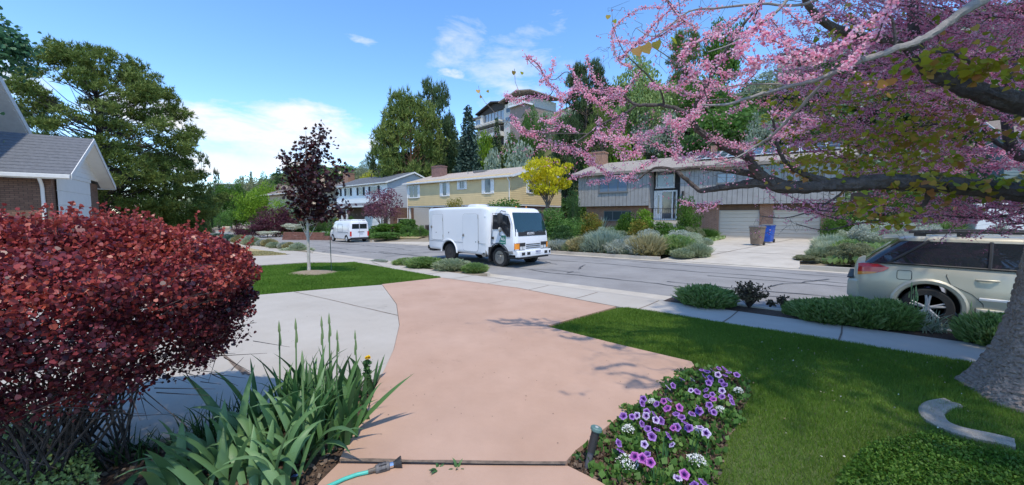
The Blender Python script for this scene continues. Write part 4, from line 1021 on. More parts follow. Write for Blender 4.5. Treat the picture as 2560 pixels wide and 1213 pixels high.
# door emblem: green slanted badge with white lettering
x, z = S(1255, 600)
yy = -cabring(z)[1]-.008
mb = MB(); mb.prism([(x-.20, z-.16), (x+.20, z-.16), (x+.20, z+.17), (x-.02, z+.17)], yy-.002, yy+.004, 'y'); em = mb.build('door_emblem', mat('emblem_green', (.04, .22, .16), .5), tk, fix=True)
Mf = Matrix(((1, 0, 0, 0), (0, 0, -1, 0), (0, 1, 0, 0), (0, 0, 0, 1)))
textobj('AG', .15, M_white, em, Matrix.Translation((x+.05, yy-.004, z+.03)) @ Mf, .001)
mb = MB(); mb.box(x-.16, x+.16, yy-.004, yy-.001, z-.10, z-.085); mb.build('stripe', M_white, em)
for k, (sx, sz, w_, h_) in enumerate(((1271, 629, .40, .035), (1273, 636, .34, .05), (1273, 641, .34, .05))):
    x, z = S(sx, sz); z = max(z, .60+.0*k)
    mb = MB(); q = x-w_/2
    while q < x+w_/2: 
        ww_ = random.uniform(.018, .03); mb.box(q, q+ww_, -1.006, -1.0, z-h_/2, z+h_/2*random.uniform(.5, 1)); q += ww_+.014
    mb.build('door_lettering', M_frame, tk, fix=True)
# front: headlamps, indicator, grille, bumper, plate
for sg in (-1, 1):
    e = bpy.data.objects.new('headlight', None); COL.objects.link(e); e.parent = tk
    def xfy(y): 
        e_ = 1.0-.16; d = max(0, abs(y)-e_)/.16; return cabF-.16*(1-math.sqrt(max(0, 1-min(1, d)**2)))
    def lamp(y0, y1, z0, z1, m, nm_, off, par=e):
        mb = MB(); n = 8; rg = []
        for zz in (z0, z1): rg.append([Vector((xfy(lerp(y0, y1, i/n))+off, sg*lerp(y0, y1, i/n), zz)) for i in range(n+1)])
        rgi = [[p-Vector((.04, 0, 0)) for p in r_] for r_ in rg]
        mb.loft([rgi[0], rg[0], rg[1], rgi[1]], cap=False, closed=False); return mb.build(nm_, m, par)
    lamp(.46, .985, .70, .965, M_blk, 'lamp_housing', .006)
    lamp(.80, .985, .735, .95, M_amber, 'indicator', .016)
    lamp(.47, .60, .715, .83, M_lens, 'lamp', .016); lamp(.63, .77, .715, .83, M_lens, 'lamp', .016); lamp(.83, .97, .70, .735, M_lens, 'lamp', .014)
    mb = MB(); mb.box(CX0+.35, cabF-.04, min(sg*.996, sg*1.0+sg*.004), max(sg*.996, sg*1.0+sg*.004), .5, .52); mb.build('sill_trim', M_blk, tk, fix=True)
mb = MB()
for z in (.74, .81, .88): mb.box(cabF-.03, cabF+.012, -.42, .42, z, z+.03)
mb.build('grille', M_blk, tk, fix=True)
mb = MB(); mb.loft([[Vector((cabF-.02+u, y*1.0, .56+v_)) for u, v_ in rrect(.10*k, .12*k2, .03, 3)] for y, k, k2 in ((-1.0, .5, .9), (-.93, 1, 1), (.93, 1, 1), (1.0, .5, .9))])
mb.v = [(x+.06, y, z) for x, y, z in mb.v]
bp = mb.build('bumper', M_vwhite, tk, smooth=True, fix=True)
mb = MB()
for y in (-.72, -.42, .62, .86): mb.box(cabF+.135, cabF+.145, y-.09 if abs(y) < .8 else y-.05, y+.09 if abs(y) < .8 else y+.05, .51, .62)
mb.build('bumper_slot', M_blk, bp)
mb = MB(); mb.box(cabF+.14, cabF+.152, -.02, .28, .53, .67); pl = mb.build('number_plate', M_plate, bp)
textobj('7952 LT', .085, mat('plate_blue', (.05, .08, .25), .5), pl, Matrix.Translation((cabF+.154, .13, .60)) @ Matrix(((0, 0, 1, 0), (1, 0, 0, 0), (0, 1, 0, 0), (0, 0, 0, 1))), .001, 'plate_lettering')
mb = MB(); mb.box(cabF-.5, cabF+.05, -.9, .9, .36, .45); mb.build('valance', M_blk, tk, fix=True)
for x, st in ((wxf, 1), (wxr, -1)):
    for sg in (-1, 1):
        wheel(tk, x, sg*.86, .385, .22, sg, M_steel if st == 1 else M_blk)
mb = MB(); mb.sphere((cabF-.62, -.3, HB-.02), .03, 8, 6); mb.sphere((cabF-.62, .3, HB-.02), .03, 8, 6); mb.sphere((cabF-.7, -.75, HB-.09), .03, 8, 6); mb.build('marker_lamp', M_amber, tk)

# ---- estate car (rear towards the left, near kerb); local x from rear bumper forward
CY_ = 8.93; sf = side_frame(CY_); RX = sf(2133, 700)[0]; WX = sf(2318, 765)[0]-RX; CZ0 = terr(1, 9.8)+.01
car = thing('estate_car', 'champagne silver estate car with dark windows and roof rails parked at the near kerb', 'car', (RX, CY_+.885, CZ0), 0)
S = lambda px, py: (sf(px, py)[0]-RX, sf(px, py)[1]-CZ0)
wb = 2.67; xr_ = WX; xf_ = WX+wb; k0 = xr_-.98            # shift so that the wheel sits right
SEC = [ # x, halfwidth, z bottom, z belt, z crown
    (0.00, .70, .42, .84, .85), (.03, .77, .36, .92, .93), (.10, .83, .30, .962, .97), (.22, .855, .26, .972, .985), (.5, .875, .24, .975, 1.0), (.98, .885, .22, .965, 1.0), (1.8, .885, .20, .95, .99),
    (2.7, .885, .20, .935, .98), (3.3, .885, .20, .93, 1.00), (3.65, .885, .22, .93, .99), (4.1, .87, .24, .88, .93), (4.45, .83, .27, .80, .85), (4.66, .74, .32, .70, .74), (4.73, .62, .40, .60, .62)]
rings = []
for x, hw, zb, zt, zc_ in SEC:
    m = lambda t: lerp(zb, zt, t)
    half = [(hw*.80, zb), (hw*.95, zb+.02), (hw*.985, m(.22)), (hw*1.0, m(.45)), (hw*.995, m(.62)), (hw*.975, m(.80)), (hw*.965, m(.93)), (hw*.93, zt), (hw*.80, lerp(zt, zc_, .6)), (hw*.45, zc_)]
    ring = [Vector((x, -a, b)) for a, b in half]+[Vector((x, a, b)) for a, b in reversed(half)]
    rings.append(ring)
mb = MB(); mb.loft(rings); cb = mb.build('body', M_champ, car, smooth=True, fix=True)
cut = MB(); cylx(cut, xr_, .33, .37, -1.2, 1.2); cylx(cut, xf_, .33, .37, -1.2, 1.2); boolean_cut(cb, cut, M_under)
for sg in (-1, 1):
    for xx in (xr_, xf_):
        mb = MB(); mb.tube([(xx+.395*math.cos(t), sg*.872, .33+.395*math.sin(t)) for t in np.linspace(-.25, PI+.25, 22)], [.045]*22, 6); mb.build('arch_flare', M_champ, car, smooth=True)
        wheel(car, xx, sg*.79, .308, .205, sg, M_alloy, 'alloy')
    mb = MB(); mb.loft([[Vector((x, sg*.885+u, z)) for u, z in rrect(.022, .05, .018, 3, 0, .33)] for x in (xr_+.5, xf_-.5)]); mb.build('sill', M_champ, car, smooth=True, fix=True)
    mb = MB(); mb.loft([[Vector((x, sg*.887+u, z)) for u, z in rrect(.014, .022, .01, 3, 0, .52)] for x in (xr_+.52, xf_-.5)]); mb.build('door_moulding', M_alu, car, smooth=True, fix=True)
# greenhouse
RS = [ # x base, x at roof for the ends; build as vertical loft
    (0.965, .13, 3.62, .835), (1.10, .27, 3.34, .795), (1.25, .44, 3.02, .745), (1.375, .60, 2.72, .685)]
rings = []
for z, x0, x1, hw in RS:
    rings.append([Vector((u, v, z)) for u, v in rrect((x1-x0)/2, hw, .10, 5, (x0+x1)/2, 0)])
mb = MB(); mb.loft(rings); gh_ = mb.build('side_glass', M_auto, car, smooth=True, fix=True)
rings = []
for z, x0, x1, hw in ((1.355, .56, 2.80, .70), (1.39, .52, 2.72, .695), (1.43, .60, 2.6, .66), (1.455, .95, 2.35, .50), (1.46, 1.1, 2.2, .3)):
    rings.append([Vector((u, v, z)) for u, v in rrect((x1-x0)/2, hw, .12, 5, (x0+x1)/2, 0)])
mb = MB(); mb.loft(rings); rf = mb.build('roof', M_champ, car, smooth=True, fix=True)
mb = MB(); mb.prism([(.34, 1.365), (.36, 1.40), (.62, 1.425), (.66, 1.39)], -.60, .60, 'y'); mb.build('spoiler', M_champ, rf, bevel=.012, fix=True)
for sg in (-1, 1):
    mb = MB(); pts = [(.74, 1.44), (.84, 1.485), (1.2, 1.51), (1.9, 1.52), (2.4, 1.505), (2.62, 1.465), (2.75, 1.42)]
    mb.tube([(x, sg*(.60), z) for x, z in pts], .02, 8)
    for x in (.78, 1.25, 1.95, 2.66): mb.box(x-.07, x+.07, sg*.60-.018, sg*.60+.018, 1.40, 1.50)
    mb.build('roof_rail', M_blk, rf, smooth=False)
    # pillars (body-colour thin line) and door seams
    def gy(z): 
        for i in range(3):
            if z <= RS[i+1][0] or i == 2: return lerp(RS[i][3], RS[i+1][3], (z-RS[i][0])/(RS[i+1][0]-RS[i][0]))
    for (xa, za, xb, zb_) in ((.42, .985, .88, 1.365), (1.50, .97, 1.52, 1.365), (2.45, .965, 2.36, 1.37)):
        mb = MB(); mb.tube([(lerp(xa, xb, t), sg*(gy(lerp(za, zb_, t))+.006), lerp(za, zb_, t)) for t in (0, .3, .6, 1)], .022, 6); mb.build('pillar', M_blk, gh_)
    mb = MB(); mb.tube([(x, sg*(.842), z) for x, z in ((.34, .985), (1, .978), (2, .968), (3.3, .955))], .014, 6); mb.build('belt_trim', M_chrome if False else M_blk, gh_)
    def by(x, z):
        hw = np.interp(x, [s[0] for s in SEC], [s[1] for s in SEC]); zb = np.interp(x, [s[0] for s in SEC], [s[2] for s in SEC]); zt = np.interp(x, [s[0] for s in SEC], [s[3] for s in SEC])
        return hw*np.interp((z-zb)/(zt-zb), [0, .06, .22, .45, .62, .80, .93, 1], [.8, .95, .985, 1, .995, .975, .965, .93])
    d1 = xr_+.50
    for pts in ([(d1-.30, .95), (d1-.32, .83), (d1-.27, .70), (d1-.05, .58), (d1+.06, .45), (d1+.10, .28), (d1+1.0, .26), (d1+1.0, .94)], [(d1+1.03, .94), (d1+1.03, .26), (d1+1.75, .26), (d1+1.83, .6), (d1+1.86, .93)]):
        mb = MB(); mb.tube([(x, sg*(by(x, z)+.0005), z) for x, z in pts], .006, 4); mb.build('door_seam', M_seam2, car)
    for hx in (d1-.02, d1+1.2):
        mb = MB(); mb.tube([(hx, sg*.868, .80), (hx+.05, sg*.895, .803), (hx+.17, sg*.895, .806), (hx+.22, sg*.868, .806)], .017, 6); mb.build('door_handle', M_champ, car, smooth=True)
    # tail lamp wraps the corner
    lp = [S(2156, 655), S(2162, 650), S(2195, 651), S(2219, 661), S(2205, 672), S(2186, 680), S(2157, 688)]
    lp = [(.05, .94), (.12, .955), (.30, .955), (.44, .90), (.37, .835), (.26, .79), (.05, .745)]
    def lampv(pts, m, nm_, off, par):
        v = [Vector((x, sg*(by(x, min(z, np.interp(x, [s[0] for s in SEC], [s[3] for s in SEC])-.01))+off), z)) for x, z in pts]
        xs_ = sorted({p[0] for p in pts}|set(np.linspace(min(p[0] for p in pts)+.001, max(p[0] for p in pts)-.001, 10))); rg = []
        def span(x):
            zz = []
            for i in range(len(pts)):
                (xa, za), (xb, zb_) = pts[i], pts[(i+1) % len(pts)]
                if abs(xa-xb) < 1e-9: 
                    if abs(x-xa) < 1e-6: zz += [za, zb_]
                elif min(xa, xb)-1e-9 <= x <= max(xa, xb)+1e-9: zz.append(lerp(za, zb_, (x-xa)/(xb-xa)))
            return min(zz), max(zz)
        for x in xs_:
            z0, z1 = span(x); rg.append([Vector((x, sg*(by(x, min(lerp(z0, z1, j/5), np.interp(x, [s[0] for s in SEC], [s[3] for s in SEC])-.002))+off), lerp(z0, z1, j/5))) for j in range(6)])
        rgi = [[p-Vector((-.01, sg*.05, 0)) for p in (r_[0], r_[-1])] for r_ in rg]
        mb = MB(); mb.loft([[i_[0]]+r_+[i_[1]] for r_, i_ in zip(rg, rgi)], cap=True, closed=False); return mb.build(nm_, m, par, smooth=True)
    tl = lampv(lp, M_red, 'tail_light', .012, car)
    lampv([(.05, .80), (.2, .815), (.30, .82), (.26, .79), (.05, .745)], M_amber, 'amber_lens', .018, tl)
    if sg == -1:
        q = rrect(.085, .075, .03, 4, .62, .80); mb = MB(); mb.tube([(x, sg*(by(x, z)+.001), z) for x, z in q+[q[0]]], .005, 4); mb.build('fuel_flap', M_seam2, car)
    mb = MB(); mb.loft([[Vector((2.95+dx, sg*(.93+u), 1.02+v_)) for u, v_ in rrect(.09*k, .065*k, .03, 3)] for dx, k in ((0, .9), (.05, 1), (.12, .7), (.15, .3))]); mb.build('mirror', M_champ, car, smooth=True, fix=True)
mb = MB(); mb.loft([[Vector((x, y, .50+v_)) for x, v_ in rrect(.12*k, .17, .06, 4, .10+dx)] for y, k, dx in ((-.80, .8, .10), (-.70, 1, 0.0), (.70, 1, 0), (.80, .8, .10))]); mb.v = [(x-.06, y, z) for x, y, z in mb.v]; mb.build('rear_bumper', M_champ, car, smooth=True, fix=True)
mb = MB(); mb.box(-.03, .02, -.60, .60, .30, .36); mb.box(-.09, .0, -.72, .72, .67, .69); mb.build('bumper_trim', M_blk, car, fix=True, bevel=.01)
mb = MB(); mb.box(.02, .06, -.17, .17, .74, .90); mb.build('number_plate', M_plate, car)

# ---- small white delivery van across the road (we see its rear and left side)
VY = 15.9; pt = G(931, 602); vx = side_frame(14.4)(931, 603)[0]
sfv = side_frame(14.4)
VX = G(931, 603).x; VYc = G(931, 603).y
van = thing('delivery_van', 'small white delivery van with roof bars parked at the far kerb seen from behind', 'van', (VX-.05, VYc-.0-.0+.0, terr(VX, 15)), PI)
# local x forward (world -X), y left = world -Y ; rear at x=0
van.location = (VX, 15.25, terr(VX, 15.2))
SECV = [(0, .78, .36, 1.78, 0), (.05, .84, .32, 1.84, 0), (.3, .86, .28, 1.87, 0), (1.5, .86, .25, 1.87, 0), (2.9, .86, .25, 1.85, 0), (3.25, .85, .25, 1.78, 0), (3.62, .84, .26, 1.35, 0), (3.95, .83, .28, 1.08, 0), (4.3, .78, .30, .92, 0), (4.4, .70, .36, .75, 0)]
rings = []
for x, hw, zb, zt, _ in SECV:
    h = zt-zb; k = min(1, h/1.3)
    half = [(hw*.85, zb), (hw*.97, zb+.05), (hw, zb+.3*h), (hw, zb+.55*h), (hw*(.97 if h > 1.2 else .96), zb+.75*h), (hw*(.90 if h > 1.2 else .93), zb+.93*h), (hw*.80, zt-.01), (hw*.4, zt+.02)]
    rings.append([Vector((x, -a, b)) for a, b in half]+[Vector((x, a, b)) for a, b in reversed(half)])
mb = MB(); mb.loft(rings); vb = mb.build('body', M_vwhite, van, smooth=True, fix=True)
cut = MB(); cylx(cut, .72, .30, .35, -1.2, 1.2); cylx(cut, 3.55, .30, .35, -1.2, 1.2); boolean_cut(vb, cut, M_under)
for x in (.72, 3.55):
    for sg in (-1, 1): wheel(van, x, sg*.76, .30, .18, sg, M_alu)
for sg, nm_ in ((-1, 'rear_window'), (1, 'rear_window')):
    mb = MB(); y0, y1 = (.03, .66) if sg > 0 else (-.66, -.03); mb.prism([(y0, 1.18), (y1*1.0, 1.18), (y1*.96, 1.60), (y0, 1.60)], -.012, .05, 'x'); mb.build('rear_window', M_auto, van, fix=True)
    mb = MB(); mb.prism([(sg*.70, .95), (sg*.83, .95), (sg*.83, .55), (sg*.70, .55)], -.02, .12, 'x'); mb.build('tail_light', M_red, van, fix=True)
    mb = MB(); mb.add([(3.72, sg*.835, 1.12), (2.65, sg*.862, 1.12), (2.65, sg*.80, 1.62), (3.22, sg*.80, 1.62), (3.72, sg*.79, 1.12), (2.65, sg*.8, 1.12), (2.65, sg*.76, 1.62), (3.22, sg*.76, 1.62)], [(0, 1, 2, 3), (4, 7, 6, 5), (0, 4, 5, 1), (2, 6, 7, 3), (1, 5, 6, 2), (0, 3, 7, 4)]); mb.build('side_window', M_auto, van, fix=True)
    q = rrect(.48, .34, .06, 3, 1.9, 1.22); mb = MB(); mb.tube([(x, sg*(.868 if z < 1.2 else .845), z) for x, z in q+[q[0]]], .010, 4); mb.tube([(.3, sg*.867, .86), (2.4, sg*.867, .86)], .012, 4); mb.build('panel_seam', M_seam, van)
    mb = MB(); mb.loft([[Vector((3.2+dx, sg*(.97+u), 1.15+v_)) for u, v_ in rrect(.10*k, .10*k, .03, 3)] for dx, k in ((0, .9), (.08, 1), (.14, .5))]); mb.build('mirror', M_blk, van, fix=True)
mb = MB(); mb.box(-.05, .2, -.80, .80, .27, .44); mb.build('rear_bumper', M_blk, van, fix=True, bevel=.03)
mb = MB(); mb.box(-.02, .0, -.42, .14, .88, .93); mb.build('plate_garnish', M_blk, van, fix=True)
mb = MB(); mb.box(-.02, .0, -.30, 0.0, .70, .84); mb.build('number_plate', M_plate, van, fix=True)
mb = MB(); mb.box(-.012, -.001, -.006, .006, .46, 1.75); mb.build('door_seam', M_seam, van, fix=True)
mb = MB()
for sg in (-1, 1): mb.tube([(.15, sg*.62, 1.95), (2.6, sg*.62, 1.95)], .02, 6)
for x in (.15, .9, 1.7, 2.5): mb.tube([(x, -.64, 1.93), (x, .64, 1.93)], .016, 6); mb.box(x-.03, x+.03, -.64, -.60, 1.82, 1.95); mb.box(x-.03, x+.03, .60, .64, 1.82, 1.95)
mb.build('roof_rack', M_white, van, fix=True)
# ------------------------------------------------------------------ small objects
def bin_(px, py, label, m, name='wheelie_bin', s=1.0, extra=0.12):
    p = G(px, py); p.z = hd(p.x, p.y)+.015
    t = thing(name, label, 'bin', p, R(-8), 'wheeled bins in front of the garage doors')
    mb = MB(); mb.loft([[Vector((u, v, z)) for u, v in rrect(w, d, .05, 3)] for z, w, d in ((.06, .24, .26), (.5, .27, .31), (.98, .30, .35))]); mb.build('body', m, t, smooth=True, fix=True)
    mb = MB(); mb.loft([[Vector((u, v, z)) for u, v in rrect(w, d, .05, 3)] for z, w, d in ((.955, .325, .37), (1.0, .325, .37))]); mb.build('rim', m, t, fix=True)
    lm = mat('bin_lid_grey', (.13, .13, .125), .6) if 'brown' in label else m
    mb = MB(); mb.loft([[Vector((u, v-.01, z)) for u, v in rrect(w, d, .06, 3)] for z, w, d in ((1.002, .32, .37), (1.035, .32, .37), (1.07, .25, .30))]); mb.build('lid', lm, t, smooth=True, fix=True)
    mb = MB(); mb.box(-.12, .12, -.335, -.28, .35, .80); mb.box(-.16, .16, -.345, -.30, .80, .84); mb.build('front_rib', m, t, fix=True, bevel=.01)
    mb = MB(); mb.tube([(-.25, .39, .97), (.25, .39, .97)], .018, 8); mb.build('handle', lm, t)
    for sx in (-1, 1):
        mb = MB(); mb.tube([(sx*.22, .25, .11), (sx*.29, .25, .11)], .11, 14); mb.build('wheel', M_blk, t, fix=True)
    return t
bin_(1892, 614, 'brown wheelie bin with a grey lid in front of the garage', mat('bin_brown', (.22, .155, .105), .6, var=.05))
bin_(1918, 607, 'blue recycling wheelie bin behind the brown one', mat('bin_blue', (.02, .09, .42), .45, var=.05))

# cedar post, timber rail fence by the right corner of the grey house
p = G(2381, 596); t = thing('wooden_post', 'tall reddish wooden post standing in the plants beside the right garage door', 'post', p)
mb = MB(); mb.box(-.075, .075, -.075, .075, -.2, 2.75); mb.build('post', M_redw, t, bevel=.008, fix=True); mb = MB(); mb.box(-.085, .085, -.085, .085, 2.751, 2.80); mb.build('post_cap', M_redw, t, fix=True)
q = P(2205, 505, 27); t = thing('deck_stair', 'small reddish wooden deck with a railing beside the grey house', 'deck', (q.x, q.y, q.z-1.0), GF.rz)
mb = MB(); mb.box(-1.6, 1.7, 0, 2.2, .78, .95)
for x in (-1.4, 0, 1.5): mb.box(x-.06, x+.06, .1, .22, -1.0, .775)
mb.build('platform', M_redw, t, fix=True)
mb = MB()
for x in (.1, .62, 1.15): mb.box(x-.05, x+.05, -.02, .08, .951, 1.95)
mb.box(.0, 1.3, -.03, .09, 1.951, 2.02); mb.box(.1, 1.15, 0, .06, 1.4, 1.46); mb.build('railing', M_redw, t, fix=True)
mb = MB(); mb.box(-1.6, .0, .9, 1.0, .951, 1.75); mb.build('dark_panel', M_dark, t, fix=True)
# wooden lawn chair and stump at right
q = G(2345, 578); t = thing('garden_chair', 'small orange-brown wooden garden chair on the grass beyond the car roof', 'chair', (q.x, q.y, q.z), R(30))
mb = MB(); mb.box(-.3, .3, -.3, .3, .36, .41); mb.build('seat', M_redw, t, fix=True)
mb = MB(); mb.box(-.3, .3, .28, .33, .411, 1.15, rot=Matrix.Rotation(R(-15), 3, 'X'), c=(0, .3, .41)); mb.build('backrest', M_redw, t, fix=True)
for x, y in ((-.27, -.27), (.27, -.27), (-.27, .27), (.27, .27)):
    mb = MB(); mb.box(x-.035, x+.035, y-.035, y+.035, -.05, .359); mb.build('leg', M_redw, t, fix=True)
q = G(2421, 573); tag(MB().tube([(0, 0, -.1), (.02, 0, .35), (-.02, .02, .75)], [.24, .2, .17], 12).build('tree_stump', mat('pale_wood', (.38, .26, .16), .9, var=.2, scale=8), loc=q, fix=True), 'pale cut tree stump on the grass beyond the car', 'stump')
# mailbox on a pale masonry pier
q = G(560, 600); t = thing('mailbox', 'pale mailbox on a dark post over a block pier at the far left kerb', 'mailbox', (q.x, q.y, q.z), YAW+R(10))
mb = MB(); mb.box(-.45, .25, -.3, .3, -.1, .48); mb.build('pier', M_found, t, bevel=.02, fix=True)
mb = MB(); mb.box(-.12, -.02, -.05, .05, .481, 1.05); mb.build('post', M_blk, t, fix=True)
mb = MB(); mb.prism(rrect(.13, .12, .05, 3, 0, 1.22), -.05-.0, .62, 'x'); mb.v = [(x, y, z) for x, y, z in mb.v]
mb.build('box', mat('cream_metal', (.62, .52, .40), .6), t, fix=True); mb = MB(); mb.box(.1, .16, -.15, -.13, 1.2, 1.5); mb.build('flag', M_blk, t, fix=True)
mb = MB(); mb.box(-.45, -.06, -.1, .1, 1.02, 1.10); mb.build('newspaper_tray', M_blk, t, fix=True)
# low terraced retaining wall of brick-red timbers
a = G(705, 600); b = G(830, 601)
L = (b-a).length; rz = math.atan2(b.y-a.y, b.x-a.x)
t = thing('retaining_wall', 'low wall of stacked red-brown timbers at the far kerb behind the maple trunk', 'wall', a, rz)
for k in range(5):
    mb = MB(); 
    x = 0
    while x < L*(1-.06*k)-.1: mb.box(x, min(x+2.4, L)-.02, .05*k, .05*k+.2, -.05+k*.17, -.05+k*.17+.155); x += 2.4
    mb.build('timber_course', mat('red_timber', (.20, .095, .075), .9, var=.3, scale=5), t, fix=True)
# rocks
def rock(px, py, r, label, m, g=None, dz=0.0, d=None):
    q = G(px, py) if d is None else P(px, py, d)
    mb = MB(); mb.sphere((0, 0, 0), r, 9, 6, sc=(1, .8, .6), jit=.35); o = mb.build('rock', m, loc=(q.x, q.y, q.z+r*.25+dz), smooth=False, fix=True); o.rotation_euler.z = random.uniform(0, 6)
    tag(o, label, 'rock', g)
M_rock = mat('pale_rock', (.45, .40, .35), .9, col2=(.32, .27, .24), scale=5, bump=.6, bscale=15); M_rockw = mat('white_rock', (.62, .60, .58), .9, var=.1, scale=5)
rock(741, 599, .5, 'rounded white boulder in front of the red timber wall', M_rockw)
for i, (x, y, r) in enumerate(((1500, 592, .4), (1512, 596, .35), (1520, 602, .3), (1480, 600, .45), (1785, 585, .32), (1782, 593, .36), (1776, 598, .28), (1794, 600, .25), (1600, 612, .2), (1700, 610, .25), (1688, 618, .2))):
    rock(x, y, r, ('small' if r < .29 else 'larger')+' pale pinkish rock among the silver plants across the road, '+nth(sorted((1500, 1512, 1520, 1480, 1785, 1782, 1776, 1794, 1600, 1700, 1688)).index(x)), M_rock, 'pale rocks in the planted bank')
for x, y, r in ((760, 580, .35), (800, 582, .3), (823, 588, .4), (838, 590, .35)):
    rock(x, y, r, 'pale rock on the planted terrace above the timber wall, '+nth([760, 800, 823, 838].index(x)), M_rockw, 'pale rocks above the timber wall')
# green steel stake by the young maple
q = G(829, 682); t = tag(MB().tube([(0, 0, -.1), (-.03, 0, 1.15)], .012, 6).build('garden_stake', mat('green_steel', (.03, .07, .05), .6), loc=q), 'thin dark green stake on the lawn beside the young maple', 'stake')
# concrete edging arc round the big trunk
cp = [(2385, 1012), (2352, 1015), (2330, 1026), (2326, 1042), (2345, 1062), (2385, 1080), (2430, 1092), (2490, 1103), (2545, 1118)]
pts = [G(*c) for c in cp]; mb = MB(); rg = []
fine = []
for i in range(len(pts)-1):
    for k in range(4): fine.append(pts[i].lerp(pts[i+1], k/4))
fine.append(pts[-1])
sm = [sum((fine[max(0, min(len(fine)-1, i+j))] for j in (-2, -1, 0, 1, 2)), Vector())/5 for i in range(len(fine))]
for i, p in enumerate(sm):
    tt = (sm[min(i+1, len(sm)-1)]-sm[max(i-1, 0)]).normalized(); n = Vector((-tt.y, tt.x, 0))
    rg.append([p+n*u+Vector((0, 0, z)) for u, z in ((-.075, -.05), (-.075, .022), (-.055, .036), (-.02, .033), (0, .028), (.02, .033), (.055, .036), (.075, .022), (.075, -.05))])
mb.loft(rg); tag(mb.build('edging_kerb', mat('weathered_edging', (.30, .265, .215), .9, col2=(.40, .36, .30), scale=12, bump=.6, bscale=60), smooth=True, fix=True), 'curved concrete edging around the foot of the big trunk', 'edging')
# pop-up sprinkler
q = G(1467, 1172); tp = P(1492, 1068, depth_of(q)+.02); v = tp-q
t = thing('sprinkler', 'black pop-up sprinkler with a grey-green cap standing at the corner of the flower bed', 'sprinkler', q)
mb = MB(); mb.tube([-v*.1, v*.42], .019, 14); mb.build('riser', mat('grey_plastic', (.09, .09, .10), .6), t, smooth=True, fix=True)
mb = MB(); mb.tube([v*.42, v*.90], .026, 16); mb.build('body', M_blk, t, smooth=True, fix=True)
mb = MB(); mb.tube([v*.90, v*.93, v*.985, v*1.0], [.029, .037, .037, .032], 18); mb.build('cap', mat('cap_green', (.10, .19, .18), .5), t, fix=True)
mb = MB(); mb.tube([v*1.0, v*1.012], [.012, .011], 10); mb.build('nozzle', mat('cap_grey', (.4, .42, .42), .5), t)
# hose with a grey nozzle
q0 = G(862, 1213); q1 = G(925, 1194); zz = .022+.014
pts = [G(700, 1300), G(790, 1245), G(862, 1211), G(893, 1200), G(925, 1193.5)]
for p in pts: p.z = max(0, p.z)+.035
sm = []
for i in range(len(pts)-1):
    for k in range(6): sm.append(pts[i].lerp(pts[i+1], k/6))
sm.append(pts[-1])
t = thing('garden_hose', 'turquoise garden hose end with a grey nozzle lying on the tinted concrete', 'hose', pts[-1])
off = pts[-1]
mb = MB(); mb.tube([p-off for p in sm], .0115, 12); mb.build('hose', mat('turquoise_rubber', (.06, .42, .34), .45), t, smooth=True)
d = (G(1002, 1172)-G(925, 1193)); d.z = 0; d.normalize(); L = (G(1002, 1172)-G(925, 1193)).length
Z = Vector((0, 0, .004))
mb = MB(); mb.tube([Z-d*.01, Z+d*L*.13], [.014, .014], 12); mb.tube([Z+d*L*.13, Z+d*L*.17], [.017, .017], 12); mb.build('coupling', mat('bronze_grey', (.13, .11, .09), .5, metal=.4), t, fix=True)
mb = MB(); seg = [(L*.17, .021), (L*.2, .026), (L*.33, .027), (L*.36, .024), (L*.47, .027), (L*.5, .024), (L*.60, .027), (L*.63, .022)]
mb.tube([Z+d*a for a, _ in seg], [b for _, b in seg], 16); nb = mb.build('nozzle_body', mat('nozzle_grey', (.12, .115, .115), .6), t, smooth=True, fix=True)
mb = MB()
for k in range(6):
    a = 2*PI*k/6; s_ = d.cross(Vector((0, 0, 1)))*math.cos(a)*.0255+Vector((0, 0, 1))*math.sin(a)*.0255
    mb.tube([Z+d*L*.28+s_, Z+d*L*.52+s_*1.03], .004, 5)
mb.build('grip', M_blk, nb)
mb = MB(); mb.tube([Z+d*L*.63, Z+d*L*.75], .018, 14); mb.build('collar', M_chrome, t, fix=True)
mb = MB(); mb.tube([Z+d*L*.75, Z+d*L*.80, Z+d*L*.97, Z+d*L*1.0], [.016, .019, .034, .034], 18); 
for k in range(26):
    a = 2*PI*k/26; s_ = (d.cross(Vector((0, 0, 1)))*math.cos(a)+Vector((0, 0, 1))*math.sin(a)); mb.tube([Z+d*L*.82+s_*.02, Z+d*L*1.02+s_*.037], .0018, 4)
mb.build('spray_head', M_blk, t, fix=True)
# small blue and white label lying in the bed
q = G(742, 1200); t = MB().box(-.012, .012, -.05, .05, 0, .002).build('plant_label', mat('label_blue', (.08, .14, .35), .5), loc=(q.x, q.y, q.z+.03), fix=True); t.rotation_euler = (R(25), R(10), R(-70)); tag(t, 'small blue plant label lying in the left flower bed', 'label')
